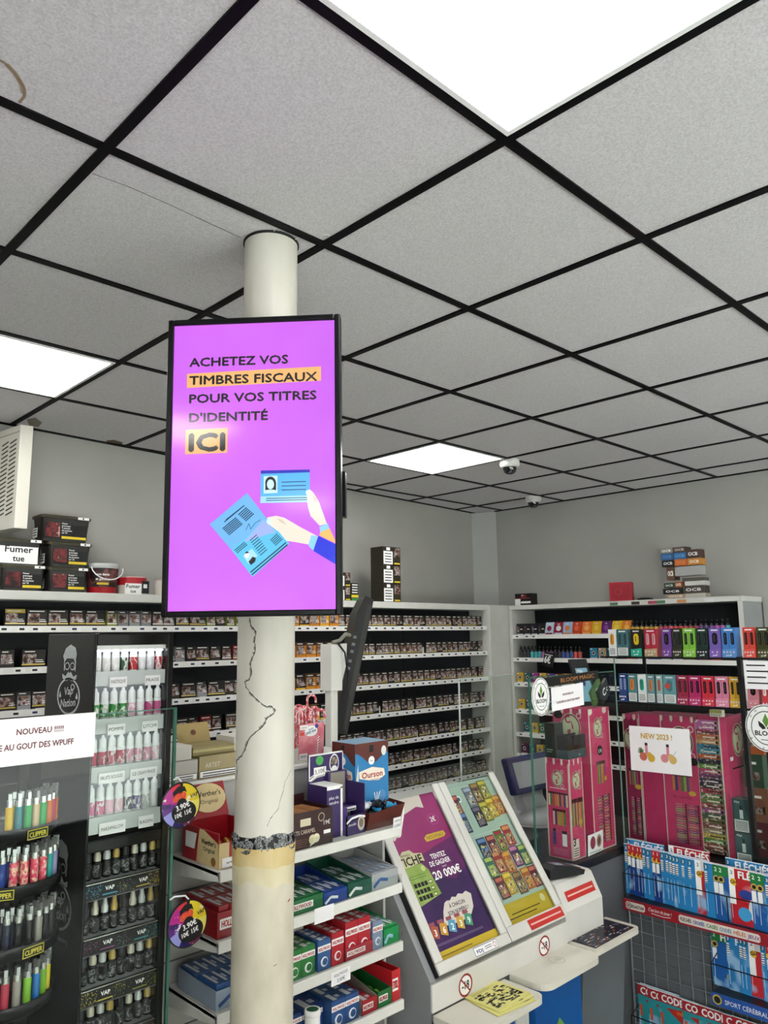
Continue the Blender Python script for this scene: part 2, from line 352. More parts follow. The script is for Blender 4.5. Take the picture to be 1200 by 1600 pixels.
m.build('bezel', tv, bevel=.003)
m = MB(); tvbox(m, .012, TW-.012, TZ0+.012, TZ1-.012, .03, .05, TB); tvbox(m, .08, TW-.08, TZ0+.1, TZ1-.15, .05, .07, TB); m.build('back_shell', tv, bevel=.006)
m = MB(); tvbox(m, TW/2-.1, TW/2+.1, 2.08, 2.30, .07, .078, TB); tvbox(m, TW-.05, TW+.004, 2.085, 2.19, .05, .075, TB)
tvbox(m, TW/2-.05, TW/2+.05, 2.14, 2.24, .078, .122, TB); m.build('wall_bracket', tv)
SW, SH = TW-2*bz, TZ1-TZ0-2*bz
ps = Pl(o+tx*bz+tn*-.006+Vector((0, 0, TZ0))+UV*bz, tx, UV)
def em(h, k=1.): return col(h, .12, spec=.5, emit=k)
m = MB()
nt = None
scr = noisy('lit_screen', [(.3, '#c45ae8'), (.7, '#d568f2')], 3, 2, .1, emit=.57, spec=.5)
scr.node_tree.nodes['Principled BSDF'].inputs['Base Color'].default_value = (.02, .02, .02, 1)
for l in list(scr.node_tree.links):
    if l.to_socket.name == 'Base Color': scr.node_tree.links.remove(l)
def lum(h, k=.57):
    key = 'lum'+h+str(k)
    if key in _M: return _M[key]
    mm = bpy.data.materials.new('screen_'+h[1:]); mm.use_nodes = True; b = mm.node_tree.nodes['Principled BSDF']
    b.inputs['Base Color'].default_value = (.02, .02, .02, 1); b.inputs['Roughness'].default_value = .1
    b.inputs['Emission Color'].default_value = lin(h); b.inputs['Emission Strength'].default_value = k; _M[key] = mm; return mm
m.rect(ps, 0, 0, SW, SH, scr, 0)
def sv(x, y):                       # a point of the picture on the screen, in screen metres
    v = (y-111)/(1518-111); xl = 103-25*v; xr = 880+4*v
    return ((x-xl)/(xr-xl)*SW, (1-(y-111-(x-490)*-.012)/(1518-111))*SH)
def sp(q, h, l, k=.57): m.shape(ps, [sv(*p) for p in q], lum(h, k), l)
def st(x0, x1, y, hpx, t, h='#0a0a10', b=.10):
    a, bb = sv(x0, y); a1, _ = sv(x1, y); m.text(ps, a, bb, hpx/1407*SH, t, lum(h), .0006, 'L', wd=a1-a, bold=b)
ORA = '#f0b46e'
sp([(165, 362), (815, 340), (815, 412), (165, 434)], ORA, .0003); sp([(160, 645), (365, 638), (363, 762), (158, 766)], ORA, .0003)
st(178, 656, 326, 44, 'ACHETEZ VOS'); st(178, 796, 418, 44, 'TIMBRES FISCAUX'); st(178, 792, 511, 44, 'POUR VOS TITRES'); st(178, 558, 606, 44, "D'IDENTITÉ"); st(180, 348, 750, 86, 'ICI', b=.14)
# identity card, passport and the two hands of the drawing
sp([(526, 852), (761, 850), (760, 1008), (524, 1010)], '#53b4ee', .0003); sp([(526, 852), (761, 850), (761, 864), (526, 868)], '#1a1fb8', .0005)
sp([(526, 978), (760, 976), (760, 1008), (524, 1010)], '#9fdcf6', .0005); sp([(540, 880), (606, 878), (606, 962), (540, 964)], '#c9ecfa', .0005)
def blob(x, y, rx, ry, h, l, k=.57): sp([(x+rx*math.cos(t*.314), y+ry*math.sin(t*.314)) for t in range(20)], h, l, k)
blob(573, 912, 26, 30, '#101018', .0007); sp([(548, 910), (600, 910), (600, 948), (548, 948)], '#101018', .00065); blob(573, 920, 17, 24, '#c9ecfa', .0009); sp([(556, 946), (590, 946), (600, 960), (546, 960)], '#c9ecfa', .0008)
for y in (910, 929, 948): sp([(626, y-2), (743, y-4), (743, y), (626, y+2)], '#10306a', .0006)
for y in (988, 998): sp([(552, y-2), (750, y-4), (750, y), (552, y+2)], '#10306a', .0006)
sp([(460, 960), (555, 1085), (384, 1232), (280, 1110)], '#6fb6ee', .0003); sp([(555, 1085), (665, 1205), (487, 1362), (384, 1232)], '#5cc3f0', .0003)
sp([(540, 1090), (600, 1150), (560, 1160), (440, 1200)], '#9fb3f0', .0004)
def pline(x0, y0, x1, y1, wd=2.5, h='#0f3350'):
    dx, dy = x1-x0, y1-y0; q = math.hypot(dx, dy); nx, ny = -dy/q*wd, dx/q*wd; sp([(x0+nx, y0+ny), (x0-nx, y0-ny), (x1-nx, y1-ny), (x1+nx, y1+ny)], h, .0007)
for k in range(6): pline(342+k*6, 1132+k*6, 408+k*6, 1078+k*6); 
for k in range(6): pline(418+k*7, 1066+k*6, 458+k*7, 1030+k*6)
for k in range(2): pline(350+k*8, 1100+k*-10, 440+k*8, 1026+k*-6)
for k in range(8): pline(474+k*7, 1190+k*10, 508+k*7, 1162+k*10, 2)
for k in range(5): pline(572+k*6, 1190+k*6, 606+k*6, 1158+k*6, 2)
for k in range(3): pline(400+k*6, 1236+k*6, 450+k*6, 1196+k*6, 2)
pline(478, 1340, 648, 1200, 3); pline(484, 1352, 655, 1210, 3)
for a, b in (((455, 1140), (470, 1108)), ((470, 1108), (478, 1135)), ((478, 1135), (500, 1105)), ((500, 1105), (526, 1090))): pline(*a, *b, 1.2)
sp([(442, 1262), (484, 1228), (512, 1262), (468, 1300)], '#a8e0f8', .0006); blob(461, 1258, 12, 14, '#e9f6fc', .0008); sp([(448, 1252), (460, 1240), (472, 1248)], '#101018', .0009); sp([(468, 1290), (488, 1266), (504, 1272), (500, 1290), (480, 1306)], '#101018', .0009)
SK = '#efe3d3'
sp([(745, 960), (760, 946), (778, 962), (806, 1010), (842, 1112), (808, 1122), (765, 1075), (752, 1030)], SK, .0009); blob(753, 962, 11, 12, '#d8ecf6', .0011)
sp([(776, 972), (792, 992), (796, 1015), (780, 1000)], '#d9c9b6', .001)
sp([(806, 1128), (846, 1110), (854, 1134), (812, 1152)], '#8fd2f4', .0011); sp([(812, 1152), (855, 1134), (881, 1190), (882, 1205), (806, 1168)], '#f6c06c', .0009)
sp([(558, 1080), (600, 1072), (640, 1082), (720, 1130), (795, 1170), (762, 1212), (700, 1200), (650, 1192), (615, 1150), (560, 1110)], SK, .0012); blob(568, 1098, 14, 14, '#d8ecf6', .0014)
sp([(600, 1082), (632, 1092), (650, 1118), (622, 1104)], '#d9c9b6', .0014)
sp([(768, 1166), (800, 1172), (778, 1240), (754, 1216)], '#8fd2f4', .0014); sp([(803, 1170), (883, 1210), (884, 1305), (776, 1240)], '#1c2fe0', .0013)
m.build('screen', tv)
# ------------------------------------------------------------ tobacco wall unit (back) and corner unit (right)
def lip_tags(m, pl, length, y, seed, step=.075, cols=('#1c2430', '#202020', '#243a66')):
    r = random.Random(seed); a = .02
    while a < length-.05:
        m.rect(pl, a, y-.009, a+.048, y+.010, PURE, .0006); m.rect(pl, a+.006, y-.004, a+.028, y+.0055, col(r.choice(cols), .6), .0009); a += step*r.uniform(.7, 1.3)
BX0, BX1, BY = .75, 4.60, 3.62
SHZ = [1.866, 1.684, 1.498, 1.318, 1.137, .986, .833]
u = thing('tobacco_wall_unit', 'long white and dark shelving unit of tobacco along the back wall', 'shelving unit', (2.7, BY+.1, 0))
m = MB(); m.box(BX0, BX1, BY, 3.80, 1.995, 2.037, OFFW); m.build('top_board', u, bevel=.004)
m = MB(); m.box(BX0, BX1, 3.785, 3.80, .25, 1.995, NAVY)
for x in (1.95, 2.75, 3.85): m.box(x-.001, x+.001, 3.782, 3.786, .25, 1.995, MATT)
m.build('back_panel', u)
m = MB(); m.box(BX1-.025, BX1, BY, 3.785, 0, 1.995, OFFW); m.build('end_panel', u)
m = MB(); m.box(BX1, 4.855, BY-.012, 3.72, 0, 2.037, OFFW); m.build('corner_post', u, bevel=.004)
m = MB(); m.box(BX0, BX1-.025, BY+.05, 3.785, 0, .78, NAVY); m.build('plinth', u)
LIPW = noisy('price_rail', [(.3, '#e9e8e3'), (.7, '#f3f2ee')], 4, rough=.4)
for i, z in enumerate(SHZ):
    m = MB(); m.box(BX0, BX1-.025, BY+.012, 3.785, z-.008, z, MATT); m.box(BX0, BX1-.025, BY, BY+.012, z-.016, z+.013, LIPW)
    lip_tags(m, Pl((BX0, BY, z), (1, 0, 0), (0, 0, 1)), BX1-BX0-.03, -.002, i)
    m.build('shelf', u)
# the packs: a front picture, a dark head band, a yellow warning line
def pack_mesh(name, w_, d_, h_, body, head, band, foot=None, photo=PHOTO, txt='#e8e4da', seed=0):
    m = MB(); b = col(body, .45); m.box(-w_/2, w_/2, -d_/2, d_/2, 0, h_, b); p = FR(w_, d_); r = random.Random(seed)
    m.rect(p, 0, h_*.8, w_, h_, col(head, .4), .0003)
    m.rect(p, w_*.1, h_*.88, w_*r.uniform(.5, .85), h_*.93, col(txt, .6), .0006)
    m.rect(p, w_*.04, h_*.30, w_*r.uniform(.55, .96), h_*.78, photo, .0004)
    m.rect(p, w_*.6, h_*.36, w_*.95, h_*.40, PURE, .0007); m.rect(p, w_*.6, h_*.46, w_*.9, h_*.49, PURE, .0007)
    if band: m.rect(p, 0, h_*.22, w_, h_*.29, col(band, .5), .0006)
    if foot: m.rect(p, 0, 0, w_, h_*.22, col(foot, .5), .0005); 
    m.rect(p, w_*.2, h_*.06, w_*.8, h_*.12, col(txt, .6), .0007)
    o = m.build(name); return o
CIG = [pack_mesh('cigarette_pack', .054, .022, .086, b, h, y, None, seed=i) for i, (b, h, y) in enumerate((('#2a2722', '#17150f', '#c9b24a'), ('#302b25', '#211d17', '#bcae7a'), ('#262320', '#141210', '#d8d0b0'), ('#3a342b', '#2a251c', '#d6c36a'), ('#201f1e', '#100f0e', None)))]
BOXY = [pack_mesh('cigarillo_box', .072, .03, .1, b, '#15140f', None, f, seed=i+9) for i, (b, f) in enumerate((('#d8a028', '#e2ae35'), ('#c77f22', '#d98e2a'), ('#1d1b19', '#e6b93a'), ('#b8741f', '#d2862a')))]
POU = [pack_mesh('tobacco_pouch', w_, .028, .088, b, h, y, None, seed=i+20) for i, (w_, b, h, y) in enumerate(((.075, '#1d1b19', '#121110', '#c6b04c'), (.06, '#2b2622', '#1a1714', None), (.09, '#26221c', '#141210', '#d5c27a'), (.065, '#6d1518', '#8a1a1d', '#e8d9a0'), (.06, '#33312d', '#20201e', '#e4e0d4'), (.055, '#8a8f93', '#2a2c30', None), (.085, '#1a1a18', '#c2a84a', '#e0cf8a'), (.05, '#7d8a34', '#202418', '#e8e4d0'), (.1, '#191716', '#0f0e0d', '#d8c060')))]
SHN = ['topmost', 'second', 'third', 'fourth', 'fifth', 'sixth', 'lowest']
used = set(); n_pack = 0
def put(proto, loc, rz, label, cat, group, name=None):
    if proto.name not in used and proto.get('label') is None: o_ = proto; used.add(proto.name); o_.location = loc; o_.rotation_euler = (0, 0, rz); tag(o_, label, cat, group); return o_
    return dup(proto, loc, rz, label, cat, group)
PUSH = MB(); PUSH.box(-.008, .008, -.004, .004, 0, .045, col('#dcdfe0', .3)); PUSH.lathe([(.008, -.004), (.008, .004)], (0, 0, .045), col('#dcdfe0', .3), 12, (0, 1, 0))
push0 = None; late = []
rr = random.Random(5)
for i, z in enumerate(SHZ):
    zb = z+.0005; x = 4.555; k = 0
    while x > 3.16:                                      # cigarettes, counted from the corner post
        if rr.random() < .09:
            x -= .026
            if push0 is None: push0 = PUSH.build('pack_pusher', u, (x+.013, BY+.045, zb), rel=False); push0.location = (x+.013-u.location.x, BY+.045-u.location.y, zb)
            else: d = push0.copy(); C.objects.link(d); d.location = (x+.013-u.location.x, BY+.045-u.location.y, zb)
            continue
        k += 1; jit = rr.uniform(0, .012)
        put(rr.choice(CIG), (x-.027, BY+.034+jit, zb), rr.uniform(-.03, .03), 'dark cigarette pack, %s from the white corner post on the %s tobacco shelf' % (nth(k), SHN[i]), 'cigarette pack', 'cigarettes on the tobacco wall')
        x -= .0565
    if i < 4:
        k = 0
        while x > 2.62:
            k += 1; q = rr.choice(BOXY); put(q, (x-.037, BY+.04, zb), rr.uniform(-.03, .03), 'cigarillo box, %s beside the cigarettes on the %s tobacco shelf' % (nth(k), SHN[i]), 'cigarillo box', 'cigarillo boxes on the tobacco wall'); x -= .077
        k = 0
        while x > (1.02 if i < 3 else 1.95):
            q = rr.choice(POU); w_ = q.dimensions.x; k += 1
            if rr.random() < .1: x -= .03
            put(q, (x-w_/2, BY+.045+rr.uniform(0, .02), zb), rr.uniform(-.12, .12), 'dark rolling tobacco pouch, %s after the cigarillos on the %s tobacco shelf' % (nth(k), SHN[i]), 'tobacco pouch', 'rolling tobacco on the tobacco wall').rotation_euler.x = -rr.uniform(0, .22) if rr.random() < .6 else 0; x -= w_+.006

# ---- on top of the tobacco unit
OLV = noisy('olive_plastic', [(.3, '#33301f'), (.7, '#3d3a28')], 8, rough=.4); ZT = 2.0375
def tub(x0, z, y0, label, front='photo', w_=.2, h_=.118):
    t = thing('tobacco_tub', label, 'tub', (x0+w_/2, y0+.06, z), 'olive tobacco tubs on the unit')
    cx, cy = x0+w_/2, y0+.065; m = MB(); b = col('#1d1b17', .3)
    def rr_(hw, hd, zz, r=.018):
        P = []
        for (sx, sy, t0) in ((1, 1, 0), (-1, 1, 90), (-1, -1, 180), (1, -1, 270)):
            for k in range(4): a = math.radians(t0+30*k); P.append((cx+sx*(hw-r)+r*math.cos(a), cy+sy*(hd-r)+r*math.sin(a), zz))
        return P
    A, B = rr_(w_/2-.012, .05, z), rr_(w_/2-.002, .058, z+h_-.016); n = len(A)
    m.mesh(A+B, [(i, (i+1) % n, n+(i+1) % n, n+i) for i in range(n)], b); m.face(A, b); m.face(B, b); m.build('tub_body', t)
    d = MB(); A, B, E2 = rr_(w_/2+.004, .064, z+h_-.016), rr_(w_/2+.004, .064, z+h_-.004), rr_(w_/2-.004, .056, z+h_)
    for Q, S in ((A, B), (B, E2)): d.mesh(Q+S, [(i, (i+1) % n, n+(i+1) % n, n+i) for i in range(n)], OLV)
    d.face(A, OLV); d.face(E2, OLV)
    p = Pl((cx-w_/2, cy-.0645, z), (1, 0, 0), (0, 0, 1)); d.rect(p, w_*.72, h_-.015, w_*.95, h_-.003, PURE, .0005); d.disc(p, w_*.83, h_-.009, .004, INK, .0008); d.build('lid', t)
    l_ = MB(); p = Pl((cx-w_/2, y0+.009, z), (1, 0, 0), (0, 0, 1))
    if front == 'photo':
        l_.rect(p, .02, .012, w_-.016, h_-.028, INK, 0); l_.rect(p, .024, .02, .088, h_-.03, PHOTOL, .0006); l_.rect(p, .098, .014, w_-.02, .026, col('#e0c530', .5), .0006)
        for k, t_ in enumerate(('Fumer', 'provoque', '9 cancers', 'du poumon', 'sur 10')): l_.text(p, .098, h_-.042-.011*k, .0075, t_, PURE, .0008, 'L', bold=.06)
        ps_ = Pl((cx-w_/2+.0015, cy+.05, z), (0, -1, 0), (0, 0, 1)); l_.rect(ps_, .02, .015, .08, .06, PURE, .006)
        for k in range(3): l_.rect(ps_, .028, .025+k*.012, .072, .029+k*.012, INK, .0065)
    else:
        l_.rect(p, .02, .004, w_-.02, h_-.03, PURE, .0004); l_.text(p, w_/2, .055, .03, 'Fumer', INK, .001, wd=.12, bold=.06); l_.text(p, w_/2, .014, .028, 'tue', INK, .001, bold=.06)
    l_.build('label', t)
tub(1.155, ZT, 3.64, 'olive tub with photo label under the tub reading fumer tue'); tub(1.125, ZT+.119, 3.645, 'olive tobacco tub with white label reading fumer tue', 'text', .21)
tub(1.362, ZT, 3.64, 'olive tub at the base of the three-high tub stack, beside a red bucket', w_=.195)
tub(1.358, ZT+.119, 3.64, 'olive tub in the middle of the three-high tub stack', w_=.205); tub(1.32, ZT+.238, 3.645, 'olive tub topping the three-high stack with photo label', w_=.235, h_=.125)
t = thing('tobacco_bucket', 'clear topped round tobacco bucket with red base beside olive tubs', 'bucket', (1.635, 3.70, ZT)); c0 = (1.648, 3.705, ZT)
m = MB(); m.lathe([(.066, 0), (.072, .03)], c0, col('#a3141f', .4), 28); m.lathe([(.0721, .03), (.077, .125)], c0, noisy('bucket_wrap', [(.4, '#161414'), (.5, '#2a1a1a'), (.6, '#7d4a46'), (.7, '#201d1d')], 14, 2, .4), 28)
pb = Pl((1.588, 3.628, ZT), (1, 0, 0), (0, 0, 1)); m.text(pb, .03, .085, .012, 'vos dents', PURE, .001, 'C', bold=.06); m.text(pb, .03, .062, .012, 'et gencives', PURE, .0025, 'C', bold=.06); m.rect(pb, .0, .04, .06, .05, col('#d8bd34', .5), .002); m.build('bucket_body', t)
m = MB(); m.lathe([(.079, .122), (.081, .128), (.081, .142), (.07, .148), (0, .148)], c0, col('#b9bcba', .3), 28); m.build('lid', t)
m = MB(); m.tube([Vector(c0)+Vector((-.08*math.cos(a), -.055-.03*math.sin(a), .125-.06*math.sin(a))) for a in [k*math.pi/10 for k in range(11)]], .003, PURE); m.build('handle', t)
def tin(cx, r, h_, label, top):
    t = thing('tobacco_tin', label, 'tin', (cx, 3.70, ZT), 'tobacco tins on the unit'); c0 = (cx, 3.70, ZT)
    m = MB(); m.lathe([(r, 0), (r, h_*.55)], c0, col('#d9d4c8', .4), 28); m.lathe([(r, h_*.55), (r, h_)], c0, col(top, .35), 28); m.lathe([(r*.93, h_), (r*.93, h_+.006), (0, h_+.006)], c0, col('#c9aaa4', .3), 24)
    p = Pl((cx-r, 3.70-r-.002, ZT), (1, 0, 0), (0, 0, 1)); return t, m, p
t, m, p = tin(1.80, .074, .082, 'red topped tobacco tin with white label reading fumer tue', '#b3202a')
m.rect(p, .005, .0, .092, .052, PURE, 0); m.text(p, .048, .029, .018, 'Fumer', INK, .0006, bold=.06, wd=.072); m.text(p, .048, .006, .016, 'tue', INK, .0006, bold=.06); m.rect(p, .096, .004, .135, .066, MATT, -.004); m.rect(p, .104, .03, .124, .05, PURE, -.0035); m.build('tin_body', t)
t, m, p = tin(1.985, .055, .075, 'small white tobacco tin with photo label next to the television edge', '#d8d6d0'); m.rect(p, .012, .008, .098, .07, PHOTOL, 0); m.build('tin_body', t)
def carton(name, label, cat, x0, x1, y0, y1, z0, z1, base, draw=None, group=None, xm=None, rough=.45, bevel=.001):
    """a box with its -Y face drawn through draw(m, plane, w, h) and -X face through xm"""
    m = MB(); m.box(x0, x1, y0, y1, z0, z1, col(base, rough))
    if draw: draw(m, Pl((x0, y0, z0), (1, 0, 0), (0, 0, 1)), x1-x0, z1-z0)
    if xm: xm(m, Pl((x0, y1, z0), (0, -1, 0), (0, 0, 1)), y1-y0, z1-z0)
    o_ = m.build(name, bevel=bevel); tag(o_, label, cat, group); return o_
def cubef(m, p, w_, h_):
    m.rect(p, w_*.04, h_*.04, w_*.55, h_*.75, PURE); m.rect(p, w_*.2, h_*.8, w_*.4, h_*.96, PURE)
    for k in range(4): m.rect(p, w_*.1, h_*(.14+.15*k), w_*.48, h_*(.19+.15*k), INK, .0008)
    m.rect(p, w_*.64, h_*.45, w_*.96, h_*.95, PHOTO); m.rect(p, w_*.64, h_*.06, w_*.96, h_*.14, col('#d8c02f', .5))
for k in range(3): carton('tobacco_carton', 'dark tobacco cube with white warning label, %s in the tower of three' % ('bottom', 'middle', 'top')[k], 'carton', 3.545, 3.71, 3.66, 3.78, ZT+.124*k, ZT+.124*k+.123, '#2c281c', cubef, 'tower of tobacco cubes')
for k in range(2): carton('tobacco_carton', 'dark tobacco cube by the edge of the television, %s' % ('lower of two', 'upper of two')[k], 'carton', 3.14, 3.255, 3.66, 3.75, ZT+.09*k, ZT+.09*k+.089, '#2c281c', cubef, 'two tobacco cubes behind the television')
carton('tobacco_carton', 'small dark carton with green foot next to two tobacco cubes', 'carton', 3.262, 3.32, 3.66, 3.73, ZT, ZT+.115, '#24261c', lambda m, p, w_, h_: (m.rect(p, 0, 0, w_, h_*.16, col('#2f7a3a')), m.rect(p, 0, h_*.2, w_, h_*.34, col('#d8c02f')), [m.rect(p, w_*.1, h_*(.45+.14*k), w_*.9, h_*(.5+.14*k), PURE) for k in range(4)]))

# ---- wall heater with side louvres
t = thing('wall_air_unit', 'white air unit with louvred side high on the back wall', 'air conditioner', (1.2, 3.74, 2.30))
m = MB(); m.prism([(1.185, 3.60, 2.315), (1.242, 3.60, 2.315), (1.242, 3.845, 2.315), (1.15, 3.84, 2.315)], (0, 0, .478), noisy('aged_white', [(.3, '#d3d0c3'), (.7, '#dcd9ce')], 5, rough=.4)); m.build('casing', t, bevel=.004)
m = MB(); e1, e2 = Vector((1.185, 3.60, 0)), Vector((1.15, 3.84, 0)); dv = (e2-e1).normalized(); p = Pl((1.0995, 3.60, 2.33), -dv, (0, 0, 1)); p = Pl(e2+Vector((-.0006, 0, 2.33)), -dv, (0, 0, 1))
for k in range(17): m.line(p, [(.08, .05+k*.021), (.14, .062+k*.021)], .007, INK); m.line(p, [(.155, .05+k*.021), (.215, .062+k*.021)], .007, INK)
m.rect(p, .03, .43, .24, .433, DGREY); m.build('louvre', t)

# ---- the corner unit on the other wall
RY0, RY1, RXF = 1.85, 3.60, 4.83
u2 = thing('corner_wall_unit', 'white framed shelving of refills on the wall behind the vape boxes', 'shelving unit', (4.99, 2.7, 0))
m = MB(); m.box(RXF, 5.15, RY0, RY1, 2.0, 2.034, OFFW)
pl = Pl((RXF, RY1, 2.0), (0, -1, 0), (0, 0, 1))
for a, h in ((.86, '#50705a'), (1.02, '#3a3330'), (1.14, '#a8445a'), (1.2, '#4d7a5a'), (1.34, '#c98a55'), (1.52, '#dddddd')): m.rect(pl, a, .004, a+.06, .024, col(h)); 
m.build('top_board', u2, bevel=.004)
m = MB(); m.box(5.135, 5.15, RY0, RY1, 0, 2.0, NAVY); m.build('back_panel', u2)
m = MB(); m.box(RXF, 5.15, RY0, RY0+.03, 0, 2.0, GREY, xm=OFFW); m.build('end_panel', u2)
m = MB(); m.box(RXF, 5.135, RY1-.025, RY1, 0, 2.0, OFFW); m.build('end_panel', u2)
SH2 = [1.80, 1.63, 1.446, 1.25, 1.083, .93]
for i, z in enumerate(SH2):
    m = MB(); m.box(RXF+.012, 5.135, RY0+.03, RY1-.025, z-.008, z, MATT); m.box(RXF, RXF+.012, RY0+.03, RY1-.025, z-.017, z+.013, LIPW)
    lip_tags(m, Pl((RXF, RY1-.03, z), (0, -1, 0), (0, 0, 1)), 1.0 if i > 1 else .25, -.002, 40+i, .085); m.build('shelf', u2)
def face_box(name, w_, d_, h_, base, draw, rough=.4):
    m = MB(); m.box(-w_/2, w_/2, -d_/2, d_/2, 0, h_, col(base, rough)); draw(m, FR(w_, d_), w_, h_); return m.build(name, bevel=.001)
def pouchf(base, a2):                                             # sachet: bulging body, pinched top
    m = MB(); b = col(base, .3); w_, h_ = .075, .1
    P = lambda z, d, k=1: [(-w_/2*k, -d/2, z), (w_/2*k, -d/2, z), (w_/2*k, d/2, z), (-w_/2*k, d/2, z)]
    A = [P(0, .034), P(.03, .04), P(.08, .02), P(h_, .004)]
    for q, s_ in zip(A, A[1:]): m.mesh(q+s_, [(i, (i+1) % 4, 4+(i+1) % 4, 4+i) for i in range(4)], b)
    m.face(A[0], b); m.face(A[-1], b); p = Pl((-w_/2, -.0195, .03), (1, 0, 0), (0, .2, 1)); m.disc(p, w_/2, .025, .02, col(a2, .35), .0015); m.rect(p, .008, -.022, w_-.008, -.008, col(a2, .35), .001); m.text(p, w_/2, .052, .009, 'mix', PURE, .002, bold=.08)
    return m.build('refill_sachet')
def bottles(base, lab):
    m = MB(); m.lathe([(.0145, 0), (.0145, .062), (.009, .070), (.009, .074), (.010, .074), (.007, .098), (0, .098)], (0, 0, 0), col('#131316', .25), 14); m.lathe([(.0149, .012), (.0149, .056)], (0, 0, 0), col(lab, .4), 14); return m.build('liquid_bottle')
sel = [('#191a20', 'box'), ('#1b1b1f', 'box'), ('#14162c', 'box'), ('#1c1c1e', 'box'), ('#b9cbe0', '#8c2c4a'), ('#8d2038', '#d8dbe2'), ('#9fb9d8', '#d9824a'), ('#c4472a', '#e0683a'), ('#dd7a2a', '#e9a55a'), ('#d9a81f', '#e6c14a'), ('#5a2168', '#86459a'), ('#dcb321', '#e9cf55'), ('#df7f1e', '#efb14c')]
a = RY1-.07
CN = {'#191a20': 'black', '#1b1b1f': 'charcoal', '#14162c': 'dark blue', '#1c1c1e': 'plain black', '#b9cbe0': 'pale blue', '#8d2038': 'maroon', '#9fb9d8': 'blue grey', '#c4472a': 'brick red', '#dd7a2a': 'orange', '#d9a81f': 'amber', '#5a2168': 'purple', '#dcb321': 'yellow', '#df7f1e': 'bright orange'}
for h, k in sel:
    if k == 'box': o_ = face_box('refill_box', .06, .03, .095, h, lambda m, p, w_, h_: (m.rect(p, .006, .03, .022, .075, PHOTO), m.rect(p, .028, .05, .05, .056, PURE), m.rect(p, .006, .006, .054, .02, col('#c9cacb'))))
    else: o_ = pouchf(h, k)
    tag(o_, '%s %s on the top shelf of the corner unit' % (CN[h], 'refill box' if k == 'box' else 'sachet leaning'), 'refill', 'refills on the corner unit top shelf'); o_.location = (RXF+.05, a, SH2[0]+.0005); o_.rotation_euler = (R.uniform(-.08, 0) if k != 'box' else 0, 0, XM+R.uniform(-.15, .15)); a -= .078 if k != 'box' else .066
BT = {}
def row_bottles(z, a0, a1, cols, shelf, step=.0315):
    a, k = a0, 0
    while a > a1:
        h, nm = cols[int(k/2.7) % len(cols)]; k += 1
        if h not in BT: BT[h] = bottles('', h)
        put(BT[h], (RXF+.04, a, z+.0005), 0, 'small dark liquid bottle with %s label, %s from the corner on the %s shelf' % (nm, nth(k), shelf), 'bottle', 'dark liquid bottles on the corner unit'); a -= step
row_bottles(SH2[0], 2.60, 1.93, [('#c9a53a', 'gold'), ('#c3a03a', 'mustard'), ('#c8505a', 'coral'), ('#cf4a4a', 'red'), ('#b2485f', 'rose'), ('#6d4a8c', 'violet'), ('#b35aa8', 'pink'), ('#4aa8b0', 'teal'), ('#dd8a3a', 'orange')], 'top', .0335)
row_bottles(SH2[1], RY1-.07, 3.0, [('#3a3a40', 'grey'), ('#4fb0b4', 'aqua'), ('#b56aa8', 'mauve'), ('#2c2c34', 'black'), ('#3f5590', 'blue'), ('#c8504a', 'coral red'), ('#4a5fa0', 'indigo')], 'second', .034)
def small_box(h): return face_box('pod_box', .058, .03, .085, h, lambda m, p, w_, h_: (m.disc(p, .029, .05, .017, col('#2a2a2a', .4)), m.ring(p, .029, .05, .010, .013, PURE, .0008), m.rect(p, 0, 0, .058, .018, col('#d8d6d0')), m.rect(p, .006, .075, .02, .08, PURE)))
SB = {}
def row_boxes(z, a, seq, shelf):
    for k, (h, nm) in enumerate(seq):
        if h not in SB: SB[h] = small_box(h)
        put(SB[h], (RXF+.035, a, z+.0005), XM, '%s pod box, %s from the corner on the %s shelf of corner unit' % (nm, nth(k+1), shelf), 'pod box', 'pod boxes on the corner unit'); a -= .068
Y_, T_, P_, V_, D_, G_ = ('#c9a02c', 'yellow'), ('#1f5d60', 'teal'), ('#93357f', 'magenta'), ('#4b2f6e', 'violet'), ('#6d1620', 'dark red'), ('#1d6b45', 'green')
row_boxes(SH2[1], 2.90, [('#2e7fa0', 'blue'), ('#a8927a', 'beige'), T_], 'second')
row_boxes(SH2[2], RY1-.065, [Y_, T_, P_, Y_, V_, D_, Y_, Y_], 'third'); row_boxes(SH2[3], RY1-.07, [Y_, T_, P_, Y_, T_], 'fourth')
row_boxes(SH2[4], RY1-.11, [T_, Y_, G_, T_, P_], 'fifth'); row_boxes(SH2[5], RY1-.08, [('#4a1f3a', 'plum'), T_, Y_, G_, Y_], 'sixth')
# bright boxes low on the second shelf that show beneath the vape boxes
for k, (h, nm) in enumerate((('#d05a4a', 'salmon'), ('#c8c8d8', 'lilac white'), ('#4a55a0', 'navy'), ('#c9c9c9', 'light grey'), ('#cfcfd2', 'off-white'), ('#6d8a2e', 'moss'), ('#7a3f6a', 'plum'), ('#c03a30', 'scarlet'))):
    o_ = face_box('pod_box', .06, .03, .06, h, lambda m, p, w_, h_: m.rect(p, .01, .02, .05, .04, col('#eeeeee'))); o_.location = (RXF+.035, 2.62-k*.082, SH2[1]+.0005); o_.rotation_euler = (0, 0, XM); tag(o_, '%s pod box beneath the glass shelf of vape boxes, on the corner unit' % nm, 'pod box', 'pod boxes on the corner unit')
